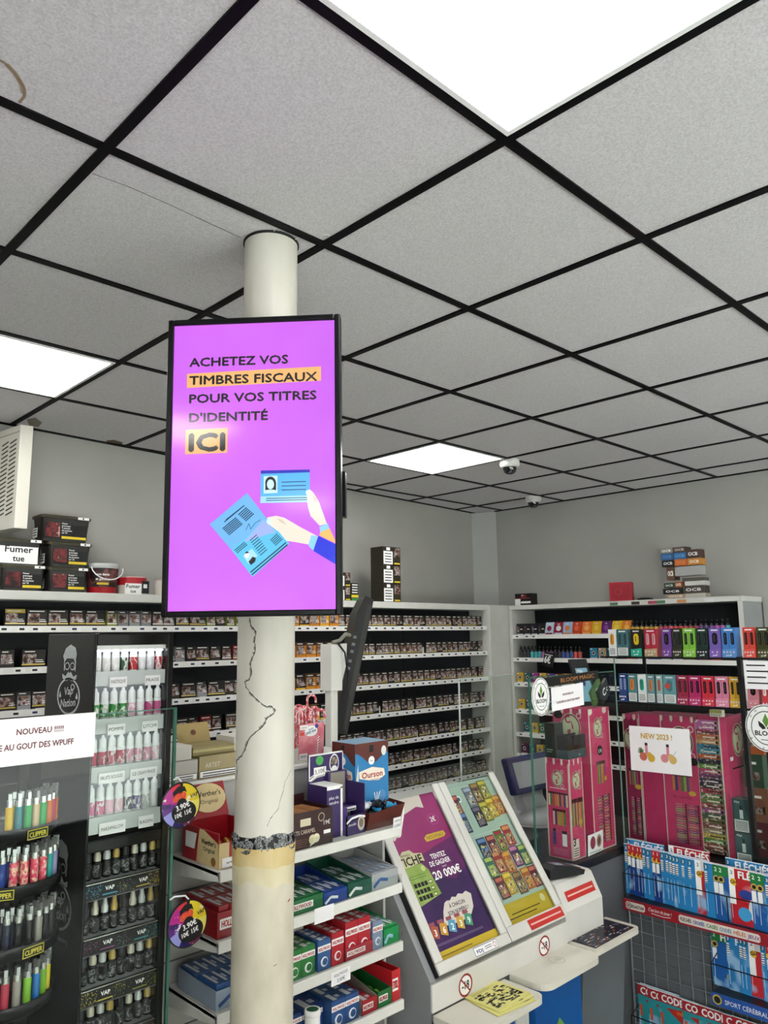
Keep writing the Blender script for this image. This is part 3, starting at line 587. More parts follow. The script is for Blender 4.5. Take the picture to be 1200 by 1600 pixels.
# ---- on top of the corner unit
ZT2 = 2.0345
def turn(name, label, cat, xc, yc, w_, d_, z0, h_, base, draw, group=None, rz=0):
    o_ = face_box(name, w_, d_, h_, base, draw); o_.location = (xc, yc, z0); o_.rotation_euler = (0, 0, XM+rz); return tag(o_, label, cat, group)
turn('tobacco_carton', 'small black carton with pink photo alone near the corner on the unit', 'carton', 4.92, 3.50, .15, .08, ZT2, .09, '#1a1816', lambda m, p, w_, h_: (m.rect(p, 0, 0, .05, .05, PURE), m.rect(p, .055, .015, .145, .03, PURE), m.rect(p, .06, .055, .14, .08, PHOTOL), m.rect(p, .0, .052, .14, .056, col('#a83a48'))))
turn('red_box', 'red box standing alone on the corner unit', 'box', 4.93, 2.70, .15, .10, ZT2, .13, '#b3122c', lambda m, p, w_, h_: (m.rect(p, .012, .012, .138, .118, col('#9c1026')), m.ring(p, .06, .065, .02, .024, col('#c94a58'))), rz=.35)
m = MB(); m.lathe([(.05, 0), (.055, .01), (.03, .016), (0, .017)], (0, 0, 0), MATT, 20); o_ = m.build('black_dish', loc=(4.93, 2.53, ZT2)); tag(o_, 'flat black dish beside the red box', 'dish')
def ocb(fg): return lambda m, p, w_, h_: m.text(p, w_/2, h_*.3, h_*.4, 'OCB', col(fg), .0006, wd=w_*.7, bold=.08)
yy = lambda k: 2.345-k
for (k, z0, w_, h_, base, fg, nm) in ((.02, .015, .13, .028, '#a9947a', '#f0e8d8', 'tan bottom'), (.15, .015, .13, .028, '#b9b4aa', '#b9b4aa', 'plain silver bottom'), (.0, .045, .13, .035, '#151515', '#f4f4f4', 'black'), (.135, .045, .14, .045, '#4a4038', '#f4f4f4', 'brown'),
        (.15, .093, .13, .028, '#c9c8c4', '#c9c8c4', 'silver strip'), (.135, .123, .14, .02, '#55504a', '#55504a', 'grey strip'), (.01, .085, .07, .033, '#2d4a35', '#e8e8e8', 'dark green'), (.085, .085, .045, .038, '#a05a3a', '#f4e8d8', 'copper')):
    turn('rolling_paper_box', '%s rolling paper box low in the stack on the corner unit' % nm, 'rolling paper box', 4.90, yy(k)-w_/2+.02, w_, .08, ZT2+z0-.015, h_, base, ocb(fg), 'rolling papers stack on the corner unit')
for (k, z0, w_, h_, base, fg, nm) in ((.035, .125, .05, .085, '#5b3f30', '#f2e6d6', 'upright brown'), (.09, .147, .17, .06, '#a9a9a8', '#a9a9a8', 'wide silver')):
    turn('rolling_paper_box', '%s rolling paper box midway in the stack on the corner unit' % nm, 'rolling paper box', 4.90, yy(k)-w_/2+.02, w_, .08, ZT2+z0-.003, h_, base, ocb(fg), 'rolling papers stack on the corner unit')
for (k, z0, w_, h_, base, fg, nm) in ((.005, 0, .085, .043, '#151515', '#f4f4f4', 'black'), (.092, 0, .085, .043, '#c8682a', '#d98a4a', 'orange'), (.18, 0, .085, .043, '#c98a3a', '#f8f0e0', 'gold'), (.0, .044, .085, .043, '#2a5f96', '#5f94c4', 'blue'), (.088, .044, .085, .043, '#2d6ea8', '#6aa4d4', 'bright blue'), (.176, .044, .085, .055, '#4a2f28', '#f4f4f4', 'chocolate'), (.0, .088, .085, .035, '#8e8a84', '#ffffff', 'grey topmost'), (.088, .088, .085, .035, '#4a3a32', '#d8c8b8', 'umber topmost')):
    turn('rolling_paper_box', '%s rolling paper box near the top of the stack on the corner unit' % nm, 'rolling paper box', 4.90, yy(k)-w_/2+.02, w_, .08, ZT2+.21+z0, h_, base, ocb(fg), 'rolling papers stack on the corner unit')
# ------------------------------------------------------------ the vape case behind glass (beside the column)
t = thing('vape_display_case', 'tall black case with bearded logo panel and lit white bottle shelves', 'display case', (.86, 1.97, 0))
KX0, KX1, KY = .704, 1.026, 1.85; GB = col('#0b0c0e', .18)
m = MB(); m.box(.814, .82, KY, KY+.30, .5, 1.83, GB); m.box(1.008, KX1, KY, KY+.145, .5, 1.83, GB); m.box(.82, 1.008, KY, KY+.14, 1.80, 1.83, GB)
m.box(.82, 1.008, KY+.12, KY+.14, .5, 1.80, GB); m.box(.82, 1.008, KY, KY+.01, 1.318, 1.345, GB); m.build('cabinet_frame', t, bevel=.003)
m = MB(); m.box(.82, 1.008, KY+.110, KY+.12, 1.345, 1.80, noisy('lit_back', [(.3, '#cdd0d2'), (.7, '#dcdfe0')], 3, rough=.4)); m.box(.82, 1.008, KY+.012, KY+.12, 1.79, 1.80, PURE); m.build('white_back', t)
m = MB(); m.box(.82, 1.008, KY+.110, KY+.12, .5, 1.30, MATT); m.build('dark_back', t)
def logo(m, pl, cx, cy, s, mat, xs=1.):
    """bearded man above a ring with the shop emblem"""
    pl = Pl(pl.o, pl.ux, pl.uy); cx /= xs; pl.ux = pl.ux*xs
    m.shape(pl, [(cx+s*a, cy+s*b) for a, b in ((-.22, .62), (-.30, .78), (-.2, .98), (0, 1.08), (.2, 1.0), (.26, .84), (.22, .58), (.14, .72), (-.14, .72))], mat, .0006)
    for q in (-.11, .11): m.ring(pl, cx+s*q, cy+s*.52, s*.075, s*.1, mat, .0006)
    m.line(pl, [(cx-s*.24, cy+s*.66), (cx-s*.22, cy+s*.4)], s*.03, mat, .0006); m.line(pl, [(cx+s*.24, cy+s*.66), (cx+s*.22, cy+s*.4)], s*.03, mat, .0006)
    m.shape(pl, [(cx+s*a, cy+s*b) for a, b in ((-.28, .2), (-.3, .32), (-.16, .26), (-.05, .38), (0, .34), (.05, .38), (.16, .26), (.3, .32), (.28, .2), (.1, .14), (0, .2), (-.1, .14))], mat, .0006)
    m.ring(pl, cx, cy-s*.24, s*.42, s*.47, mat, .0006)
    m.disc(pl, cx, cy-s*.24, s*.415, GB, .0004)
    m.text(pl, cx, cy-s*.2, s*.2, 'Vap', mat, .0008, wd=s*.36, rot=8, sh=.2, bold=.05); m.ring(pl, cx+s*.16, cy+s*.0, s*.05, s*.08, mat, .0009); m.text(pl, cx, cy-s*.5, s*.2, 'Nation', mat, .0008, wd=s*.6, rot=8, sh=.2, bold=.05)
    for q in (-.34, .34): m.shape(pl, [(cx+s*q, cy-s*.12), (cx+s*(q+.05), cy-s*.26), (cx+s*q, cy-s*.31), (cx+s*(q-.05), cy-s*.26)], mat, .0008)
    m.text(pl, cx, cy-s*.9, s*.1, 'E-liquide Factory', mat, .0008, wd=s*.8, rot=4)
m = MB(); pk = Pl((.814, KY+.30, 0), (0, -1, 0), (0, 0, 1)); LG = col('#cfd3d4', .5)
ZL = onx(107, 1088, .814); logo(m, pk, KY+.30-ZL.y, ZL.z+.024, .098, LG, 1.55); m.build('white_logo', t); m = MB(); ZL = onx(91, 1416, .814); logo(m, pk, KY+.30-ZL.y, ZL.z+.03, .115, col('#8e9294', .5), 1.45); m.build('grey_logo', t)
LZ = [1.735, 1.622, 1.509, 1.394]; LH = [.033, .034, .033, .036]
HAND = [[('PASTEQUE', .035, .045), ('FRAISE', .128, .042)], [('POMME', .035, .045), ('LITCHI', .125, .042)], [('FRUITS ROUGES', .018, .066), ('ICE CREAM FRAISE', .098, .072)], [('MARSHMALLOW', .025, .066), ('RAISIN', .125, .04)]]
LIPC = col('#c3c8c8', .3)
for i, (z, h) in enumerate(zip(LZ, LH)):
    m = MB(); m.box(.821, 1.007, KY+.012, KY+.108, z-.004, z, LIPC); m.box(.821, 1.007, KY+.009, KY+.012, z-h, z+.002, LIPC)
    p = Pl((.821, KY+.009, z-h), (1, 0, 0), (0, 0, 1)); s_ = m.build('shelf', t)
    for w_, a, wd in HAND[i]:
        b = MB(); b.rect(p, a, -.004, a+wd, h-.012, PAPER, .0055); b.text(p, a+wd/2, .006, .0085, w_, INK, .006, wd=wd*.84, rot=2); b.build('handwritten_label', s_)
VZ = [1.249, 1.129, 1.019, .908]; VC = ['#4a9fc0', '#c9a83a', '#8a4a7c', '#3a9a9c', '#d0c04a', '#8f9a3a', '#9fa0a0', '#a06a3a']
for i, z in enumerate(VZ):
    m = MB(); m.box(.821, 1.007, KY+.012, KY+.108, z-.004, z, col('#85898b', .3)); m.box(.821, 1.007, KY+.009, KY+.012, z-.038, z+.001, MATT)
    p = Pl((.821, KY+.009, z-.038), (1, 0, 0), (0, 0, 1)); r = random.Random(i)
    m.rect(p, .0, .036, .186, .038, SILVER, .0055); m.rect(p, 0, 0, .186, .002, col('#6d7072'), .0055)
    for q in (0, 1):
        c_ = col(VC[2*i % 8] if q == 0 else VC[(2*i+1) % 8], .5)
        m.text(p, .058+q*.085, .018, .009, 'VAP', PURE, .006, bold=.08); m.rect(p, .040+q*.085, .008, .076+q*.085, .0105, c_, .006)
        for k in range(60):
            a = (r.random()**1.4)*.038; a = a if q == 0 else .1845-a; b_ = .004+r.random()*.028; m.rect(p, a, b_, a+.0014, b_+.0014, c_, .006)
    for k in range(40): a = r.gauss(.092, .012); b = .004+r.random()*.028; m.rect(p, a, b, a+.0014, b+.0014, col(VC[r.choice((2*i, 2*i+1)) % 8], .5), .006)
    m.build('shelf', t)
ADDED_GLOW = col('#f4f8ff', .5, emit=2.2)  # unseen glowing strips, added to brighten the white bottle shelves
for i, z in enumerate([1.789]+[q-.0045 for q in LZ[:3]]):
    m = MB(); m.box(.825, 1.003, KY+.016, KY+.022, z-.004, z-.0005, ADDED_GLOW); m.build('added_light_strip', t)
# white bottles on the lit shelves and dark droppers below
def wbottle(label, cap='#e9ecec', ramp=None):
    b = MB(); b.lathe([(.0095, 0), (.0103, .002), (.0103, .037), (.0098, .041), (.0085, .043)], (0, 0, 0), col(cap, .35), 18)
    b.lathe([(.0105, .003), (.0105, .034)], (0, 0, 0), noisy('bottle_label_'+label, ramp or [(.40, label), (.5, label), (.56, '#eceaea'), (.62, label)], 60, 2, .4, rand=True, stretch=(1, 1, .5)), 18)
    c_ = MB(); c_.lathe([(.0090, .043), (.0090, .058), (.0082, .063), (.0045, .067), (.0036, .073), (0, .073)], (0, 0, 0), col('#f2f4f4', .4), 18)
    return b, c_
def bottle_thing(kind, b, c_, loc, label, group, cap='cap'):
    key = kind
    if key in PROTO:
        return dup(PROTO[key], loc, R.uniform(0, 6), label)
    e = thing('liquid_bottle', label, 'bottle', (0, 0, 0), group); b.build('bottle_body', e); c_.build(cap, e); e.location = loc; PROTO[key] = e; return e
PROTO = {}
WR = [[('#d8d6d4', 'white')]*3+[('#3a5a3c', 'green and red'), ('#b8202c', 'red'), ('#d4d4d8', 'pale'), ('#cfd0d6', 'silver white'), ('#c02030', 'bright red')],
      [('#2f8a3c', 'green')]*4+[('#d8a0b8', 'pale rose'), ('#e0dce0', 'whitish'), ('#b8487e', 'magenta'), ('#c0588c', 'rose')],
      [('#b01f48', 'crimson')]*4+[('#d088a0', 'light pink')]*3+[('#d8a8b4', 'faded pink')],
      [('#cf6a94', 'pink')]*2+[('#e4b8c8', 'pale pink')]*2+[('#3a3a4a', 'black and white'), ('#3c2f7c', 'purple'), ('#a8b0a4', 'grey'), ('#e4e4e4', 'white')]]
wn = ['top', 'second', 'third', 'fourth']
for i, row in enumerate(WR):
    for k, (h, nm) in enumerate(row):
        b, c_ = wbottle(h); bottle_thing('w'+h, b, c_, (.836+.0237*k, KY+.036, LZ[i]+.0005), '%s label liquid bottle, %s along the %s lit shelf of the black case' % (nm, nth(k+1), wn[i]), 'bottles on the lit shelves')
CAPS = [('#3a4145', 'dark'), ('#d0c9b8', 'cream'), ('#cdd1d3', 'silver'), ('#c0a45a', 'gold'), ('#1d2224', 'black'), ('#d6d0c2', 'ivory'), ('#d0d4d6', 'silver'), ('#c4aa62', 'gold')]
for i, z in enumerate(VZ):
    for k, (h, nm) in enumerate(CAPS):
        key = 'd'+h
        b = MB(); b.lathe([(.009, 0), (.010, .002), (.010, .036), (.0065, .040)], (0, 0, 0), col('#0f1113', .15), 18); b.lathe([(.0102, .004), (.0102, .032)], (0, 0, 0), noisy('dropper_label', [(.42, '#17191b'), (.52, '#202326'), (.58, '#8a8c8e'), (.63, '#1b1d1f')], 70, 2, .4, rand=True), 18)
        c_ = MB(); c_.lathe([(.0082, .040), (.0085, .052), (.0068, .056), (.0048, .068), (.0034, .073), (0, .073)], (0, 0, 0), col(h, .35, .3), 18)
        bottle_thing(key, b, c_, (.836+.0237*k, KY+.036, z+.0015), 'black dropper bottle with %s tip, %s along the %s dark shelf of the case' % (nm, nth(k+1), ('first', 'second', 'third', 'lowest')[i]), 'droppers on the dark shelves', 'dropper_tip')
# glass front with the paper notice, round price tags hooked on its edge
KT = t
t = thing('glass_counter_front', 'clear glass front with green edge before the lighters and vape case', 'glass case', (.5, 1.75, 0))
m = MB(); m.box(-.5, .9755, 1.747, 1.753, .45, 1.645, GLASS); m.build('glass_pane', t)
m = MB(); m.box(.9755, .982, 1.746, 1.754, .45, 1.645, EDGE); m.box(-.5, .982, 1.747, 1.753, 1.645, 1.648, EDGE); m.build('glass_edge', t)
m = MB(); m.box(-.5, .80, 2.20, 2.23, .3, 1.44, MATT); m.build('case_back', t); m = MB(); m.box(-.5, .805, 1.754, 2.2, .3, .45, MATT); m.build('case_floor', t)
m = MB(); p = Pl((.50, 1.744, 1.5555), (1, 0, 0), (0, 0, 1)); m.box(.50, .776, 1.744, 1.7455, 1.5555, 1.652, PAPER)
RD = col('#6b2a34', .6)
m.text(p, .155, .062, .0125, 'NOUVEAU !!!!!', RD, wd=.098, bold=.05); m.text(p, .228, .032, .0125, 'E-LIQUIDE AU GOUT DES WPUFF', RD, al='R', wd=.215, bold=.05)
tag(m.build('paper_notice'), 'white paper notice taped to the glass about flavoured liquid, over the lighters', 'notice')
def price_tag(cx, cz, r, label):
    t = thing('round_price_tag', label, 'price tag', (cx, 1.725, cz), 'round price tags on the glass edge')
    m = MB(); m.lathe([(r, 0), (r, .003)], (cx, 1.727, cz), INK, 40, (0, -1, 0))
    p = Pl((cx, 1.724, cz), (1, .05, 0), (0, 0, 1)); p = Pl((cx, 1.724, cz), (1, 0, 0), (0, 0, 1))
    segs = [('#b02a86', 110, 170), ('#d8344a', 95, 125), ('#e0c832', 5, 85), ('#e8dc6a', -45, 10), ('#5a2a7c', 170, 215), ('#8f8fd0', 205, 250), ('#2a2458', 245, 315), ('#7a2a52', 280, 320)]
    for i, (h, a0, a1) in enumerate(segs):
        q = [(0, 0)]+[(r*.94*math.cos(math.radians(a0+(a1-a0)*k/8)), r*.94*math.sin(math.radians(a0+(a1-a0)*k/8))) for k in range(9)]
        m.shape(p, q, noisy('tag_'+h, [(.4, h), (.62, h), (.72, '#f0e8f0')], 60, 3, .25), .0003+.00004*i)
    s = r/.05
    m.shape(p, [(-.018*s, .014*s), (-.022*s, .03*s), (-.008*s, .042*s), (.008*s, .04*s), (.014*s, .026*s), (.008*s, .03*s), (-.012*s, .026*s)], INK, .0008)
    for q in (-.011, .005): m.ring(p, q*s, (.017 if q < 0 else .021)*s, .004*s, .0075*s, col('#e0452f', .4), .0009)
    m.rect(p, -.02*s, .008*s, .012*s, .024*s, col('#d8603a', .4), .0007)
    m.disc(p, .008*s, -.016*s, .031*s, INK, .0009, rb=.024*s, n=28); m.disc(p, .002*s, .002*s, .013*s, INK, .00095)
    m.text(p, .006*s, -.008*s, .012*s, '3.90€', PURE, .0012, wd=.034*s, rot=14, bold=.06); m.text(p, -.005*s, -.026*s, .010*s, '10€', PURE, .0012, wd=.017*s, rot=12, bold=.06); m.text(p, .019*s, -.021*s, .010*s, '15€', PURE, .0012, wd=.017*s, rot=12, bold=.06)
    m.text(p, .033*s, .014*s, .009*s, 'VAP', INK, .0012, wd=.019*s, rot=12, bold=.06); m.text(p, -.034*s, -.003*s, .009*s, 'VAP', col('#1a1240'), .0012, wd=.019*s, rot=14, bold=.06)
    m.build('tag_disc', t)
    h = MB(); h.tube([(.9755, 1.742, cz+r+.004), (.985, 1.738, cz+r+.01), (cx-.004, 1.732, cz+r+.008), (cx+.004, 1.728, cz+r-.002), (cx+.004, 1.7275, cz+r-.012)], .0022, col('#dfe2e2', .15), 8); h.build('hook', t)
price_tag(.987, 1.421, .053, 'round black edged price tag higher on the glass edge, fully in sight')
price_tag(1.014, 1.150, .053, 'round black edged price tag lower on the glass edge beside the red gum box')

# ------------------------------------------------------------ the lighter carousel behind the glass
LX, LY = .655, 1.885
t = thing('lighter_carousel', 'round black tiered carousel of lighters behind the glass', 'display stand', (LX, LY, .45))
m = MB(); m.lathe([(.012, 0), (.012, 1.1)], (LX+.02, LY, .4515), MATT, 14); m.lathe([(.09, 0), (.09, .02)], (LX, LY, .4515), MATT, 24); m.build('post', t)
TIER = [(1.412, .090, '#'), (1.300, .098, 0), (1.178, .098, 0), (1.062, .094, 0)]
for i, (z, r, _) in enumerate(TIER):
    m = MB(); m.lathe([(r*.6, -.03), (r+.012, -.022), (r+.014, -.003), (r+.014, .004), (r+.008, .004), (r+.006, 0), (0, 0)], (LX, LY, z), col('#17181b', .25), 36)
    pz = Pl((LX, LY, 0), (1, 0, 0), (0, 0, 1))
    for ph in ((12,) if i != 1 else (-24,)) if i < 3 else ():
        a = math.radians(ph); n_ = Vector((math.sin(a), -math.cos(a), 0)); ux = Vector((math.cos(a), math.sin(a), 0)); p = Pl(Vector((LX, LY, z-.011))+n_*(r+.0135)-ux*.024-Vector((0, 0, .009)), ux, (0, 0, 1))
        m.rect(p, 0, 0, .048, .02, col('#cdbd4a'), .001); m.rect(p, .002, .002, .046, .018, INK, .0015); m.text(p, .024, .005, .010, 'CLIPPER', col('#d8c84a'), .002, wd=.039, bold=.07)
    m.build('tier', t)
LC = {'yellow': '#d8b020', 'teal': '#1f7a86', 'green': '#22a052', 'patterned tan': '#c9b08a', 'orange': '#d4662a', 'red and white': '#b8304a', 'pink floral': '#e05a70', 'blue': '#27408f', 'aqua': '#2a9a98', 'black': '#15161a', 'dark blue': '#171f3a', 'lime': '#7ab52a', 'bright blue': '#1f72c0', 'lemon': '#e2d02a', 'lilac': '#8f88b8', 'grey': '#9a948e'}
def lighter(h, pat):
    b = MB(); bm_ = noisy('floral_wrap', [(.4, '#d8405c'), (.5, '#e8788a'), (.6, '#f0d8b0'), (.66, '#d04a64')], 90, 2, .25, rand=True) if pat else col(h, .18)
    b.lathe([(.0074, 0), (.0082, .002), (.0082, .048), (.0076, .049)], (0, 0, 0), bm_, 16)
    c_ = MB(); c_.lathe([(.0078, .049), (.0078, .062)], (0, 0, 0), SILVER, 16); c_.box(-.0035, .0035, -.006, .006, .062, .076, col('#b8b9ba', .3, .8)); c_.lathe([(.005, -.003), (.005, .003)], (0, -.001, .072), col('#6d6d6d', .4, .8), 12, (1, 0, 0))
    return b, c_
LN = [['yellow', 'teal', 'green', 'patterned tan', 'green', 'orange', 'red and white', 'orange', 'orange'], ['blue', 'pink floral', 'pink floral', 'pink floral', 'pink floral', 'aqua', 'lilac', 'black'], ['dark blue', 'dark blue', 'black', 'black', 'grey', 'black', 'black', 'black'], ['red and white', 'grey', 'lime', 'bright blue', 'lime', 'lemon', 'black']]
A0 = [(-22, 12), (-26, 13), (-30, 13.5), (-14, 14)]
for i, row in enumerate(LN):
    z, r, _ = TIER[i]
    for k, nm in enumerate(row):
        for ring in ((0, 1) if i < 3 else (0,)):
            a = math.radians(A0[i][0]+A0[i][1]*(k+.5*ring)); q = r-.002-.019*ring; loc = (LX+q*math.sin(a), LY-q*math.cos(a), z+.0008+.0*ring)
            lab = '%s pocket lighter, %s in the %s ring of the %s carousel tier' % (nm, nth(k+1), ('outer', 'inner')[ring], ('top', 'second', 'third', 'fourth')[i])
            key = 'l'+nm
            if key in PROTO: dup(PROTO[key], loc, a, lab)
            else:
                b, c_ = lighter(LC[nm], nm == 'pink floral'); e = thing('pocket_lighter', lab, 'lighter', (0, 0, 0), 'lighters on the carousel'); b.build('lighter_body', e); c_.build('metal_hood', e); e.location = loc; e.rotation_euler = (0, 0, a); PROTO[key] = e

# ------------------------------------------------------------ the sweets gondola behind the column
GX0, GX1, GY0, GY1 = 1.118, 1.762, 1.75, 2.0
t = thing('sweets_gondola', 'pale gondola with four white sweet shelves standing behind the column', 'shelving unit', (1.44, 1.88, 0))
GP = noisy('gondola_back', [(.3, '#a5a5a2'), (.7, '#b3b3b0')], 5, rough=.45)
m = MB(); m.box(1.03, 1.87, 2.0, 2.03, 0, 1.405, GP)
for z in (1.30, 1.13, .96, .79): m.box(1.03, 1.76, 1.9988, 2.0, z, z+.004, DGREY)
m.box(1.44, 1.448, 1.9985, 2.0, .3, 1.40, DGREY); m.build('back_panel', t)
m = MB(); m.box(1.03, 1.87, 1.99, 2.42, 1.405, 1.418, WHITE); m.build('top_ledge', t, bevel=.003)
GZ = [1.235, 1.07, .906, .745]
for i, z in enumerate(GZ):
    m = MB(); m.box(GX0, GX1, GY0+.01, GY1, z-.012, z-.0, WHITE); m.box(GX0, GX1, GY0, GY0+.012, z-.024, z+.004, WHITE)
    for x in (GX0, GX1-.004): m.prism([(x, GY0+.005, z-.022), (x, GY0+.06, z-.03), (x, GY1-.05, z-.045), (x, GY1, z-.05), (x, GY1, z), (x, GY0+.005, z)], (.004, 0, 0), WHITE)
    s_ = m.build('shelf', t, bevel=.002)
    g_ = MB(); g_.box(GX0+.26 if i == 0 else GX0+.005, GX1, GY0+.002, GY0+.004, z+.004, z+.030, PLASTIC); g_.build('clear_front_rail', s_)
    if i in (1, 2):
        b = MB(); p = Pl((GX0, GY0, z-.03), (1, 0, 0), (0, 0, 1)); a = .30 if i == 1 else .36
        b.rect(p, a, -.01 if i == 2 else 0, a+.07, .026 if i == 2 else .04, PAPER, .001)
        if i == 2: b.text(p, a+.035, .012, .008, 'HOLLYWOOD', INK, .0016, wd=.05, rot=3); b.text(p, a+.035, -.003, .009, '2,00€', INK, .0016, rot=3)
        b.build('price_card', s_)
m = MB(); m.box(1.775, 1.785, 1.85, 1.999, .3, 1.225, GP); m.build('side_panel', t)
# cigar boxes on the ledge
def strip(txt): 
    def d(m, p, w_, h_):
        m.rect(p, .002, .003, w_-.002, h_*.34, PURE); m.line(p, [(.002, .003), (w_-.002, .003), (w_-.002, h_*.34), (.002, h_*.34), (.002, .003)], .0016, INK, .0008)
        for k in (.1, .21): m.rect(p, w_*.08, h_*k, w_*.9, h_*(k+.045), INK, .0009)
        if txt: m.text(p, w_*.3, h_*.48, h_*.22, txt, col('#d8d2c0'), .0009, wd=w_*.34)
    return d
carton('cigar_box', 'pale grey cigar box with white warning strip on the ledge', 'cigar box', 1.05, 1.195, 2.0, 2.11, 1.4185, 1.475, '#bdb9b2', strip(''), 'cigar boxes on the ledge')
carton('cigar_box', 'beige cigar box with white warning strip, nearest to the column on the ledge', 'cigar box', 1.20, 1.345, 2.0, 2.12, 1.4185, 1.48, '#a5966d', strip('ARTET'), 'cigar boxes on the ledge')
carton('cigar_box', 'plain off-white box resting on the pale grey cigar box', 'cigar box', 1.06, 1.18, 2.01, 2.10, 1.4755, 1.515, '#cfccc4', None, 'cigar boxes on the ledge')
o_ = carton('cigar_box', 'open tan cigar box with raised gold lid on the ledge', 'cigar box', 1.19, 1.33, 2.02, 2.12, 1.4805, 1.505, '#8f8257', lambda m, p, w_, h_: m.rect(p, 0, h_*.4, w_, h_*.7, col('#b9ab78')), 'cigar boxes on the ledge')
m = MB(); m.obox((1.20, 2.122, 1.505), (.11, 0, 0), (0, .003, 0), (0, .02, .055), col('#b39c63', .4)); p = Pl((1.20, 2.121, 1.505), (1, 0, 0), (0, .34, .94)); m.disc(p, .055, .03, .008, col('#6b3a2a'), .001); l_ = m.build('lid'); l_.parent = o_
carton('cigar_box', 'white cigar box with red lettering leaning back on the ledge', 'cigar box', 1.335, 1.46, 2.03, 2.13, 1.4805, 1.52, '#d8d4cc', lambda m, p, w_, h_: m.text(p, w_/2-.01, h_*.5, .012, 'ARTET', col('#a83a34'), .0008, wd=.07), 'cigar boxes on the ledge')
# ------------------------------------------------------------ sweets on the gondola
Z1, Z2, Z3, Z4 = [z+.0009 for z in GZ]
# caramel box
def caramel(m, p, w_, h_):
    m.rect(p, w_*.3, h_*.62, w_*.52, h_*.82, col('#d8cdb0')); m.text(p, w_*.34, h_*.42, .011, 'PALETS CARAMEL', col('#d8c8b8'), .0008, wd=w_*.56); m.disc(p, w_*.56, h_*.22, .013, col('#e0d0a8')); m.disc(p, w_*.64, h_*.24, .012, col('#eadfc0'), .0006)
    m.rect(p, w_*.8, h_*.3, w_*.95, h_*.4, PURE); m.text(p, w_*.87, h_*.55, .012, '19€', PURE, .0008); m.ring(p, w_*.75, h_*.78, .009, .012, col('#b09a80')); m.line(p, [(w_*.5, h_*.06), (w_*.62, h_*.16)], .003, PURE, .0008)
    for k in range(4): m.rect(p, w_*.14, h_*(.08+.06*k), w_*.44, h_*(.10+.06*k), col('#6a4a40'))
t = thing('caramel_box', 'dark brown open box of caramels at the edge of the column, top sweets shelf', 'box', (1.44, 1.84, Z1))
m = MB(); X0, X1, Y0, Y1, H = 1.33, 1.497, 1.765, 1.90, .098; BR = col('#35191a', .4)
m.box(X0, X1, Y0, Y0+.003, Z1, Z1+H, BR); m.box(X0, X1, Y1-.003, Y1, Z1, Z1+H+.02, BR); m.box(X0, X0+.003, Y0+.003, Y1-.003, Z1, Z1+H, BR); m.box(X1-.003, X1, Y0+.003, Y1-.003, Z1, Z1+H, BR); m.box(X0+.003, X1-.003, Y0+.003, Y1-.003, Z1, Z1+.05, BR)
caramel(m, Pl((X0, Y0, Z1), (1, 0, 0), (0, 0, 1)), X1-X0, H); m.build('carton', t)
for k in range(9):
    m = MB(); m.box(-.022, .022, -.05, .05, 0, .012, noisy('caramel', [(.3, '#7d4f28'), (.7, '#b07a48')], 30, rough=.35)); o_ = m.build('caramel_bar', bevel=.003)
    o_.location = (X0+.033+.048*(k % 3), (Y0+Y1)/2, Z1+.051+.0135*(k//3)+(0.0 if k < 6 else .002)); o_.rotation_euler = (0, 0, R.uniform(-.08, .08)); tag(o_, 'wrapped caramel bar in the dark brown box', 'caramel', 'caramels in the brown box')
# purple chocolate display
t = thing('chocolate_display', 'purple chocolate display with raised header and clear dispenser on the top sweets shelf', 'display', (1.58, 1.85, Z1))
PU = col('#38285f', .35); PUL = col('#5b458f', .35)
m = MB(); m.box(1.505, 1.642, 1.885, 1.89, Z1, Z1+.226, PU, zp=PURE); p = Pl((1.505, 1.885, Z1), (1, 0, 0), (0, 0, 1))
for q in ((0, .150, .004, .226), (.133, .14, .137, .226), (0, .222, .137, .226)): m.rect(p, *q, PURE)
m.disc(p, .042, .207, .015, col('#4aa552'), rb=.014); m.ring(p, .1, .192, .016, .019, PURE, k=1.5); m.disc(p, .1, .199, .013, noisy('hazel_photo', [(.4, '#5a5048'), (.6, '#b8a898')], 80, 3, .4)); m.disc(p, .1, .176, .012, PURE, .0006, rb=.01)
m.rect(p, .018, .164, .066, .188, PURE, .002); m.text(p, .042, .170, .013, '3,10€', INK, .0026, wd=.04, rot=4)
for k, q in enumerate(((.02, PURE), (.014, INK), (.009, PURE))): m.line(p, [(.004, .15+q[0]*.2), (.03, .165), (.07, .168), (.1, .158), (.122, .135), (.133, .10)], q[0]*.7, q[1], .0008+k*.0003)
m.build('header_card', t)
m = MB(); m.box(1.505, 1.565, 1.80, 1.884, Z1, Z1+.145, PU, zp=PURE); p = Pl((1.505, 1.80, Z1), (1, 0, 0), (0, 0, 1)); m.rect(p, 0, .135, .06, .145, PURE); m.rect(p, .052, 0, .06, .14, PURE)
for k, w_ in enumerate(('plus de', 'tendre')): m.text(p, .026, .108-.014*k, .009, w_, PURE, .0008, wd=.036)
m.build('storage_box', t)
m = MB(); m.box(1.568, 1.642, 1.868, 1.884, Z1, Z1+.17, PU); m.box(1.568, 1.571, 1.785, 1.868, Z1, Z1+.08, PUL); m.box(1.639, 1.642, 1.785, 1.868, Z1, Z1+.14, PU); m.box(1.568, 1.642, 1.785, 1.789, Z1, Z1+.055, PU)
pb = Pl((1.568, 1.868, Z1), (1, 0, 0), (0, 0, 1)); m.rect(pb, .008, .075, .066, .168, col('#8d877c')); p = Pl((1.568, 1.785, Z1), (1, 0, 0), (0, 0, 1))
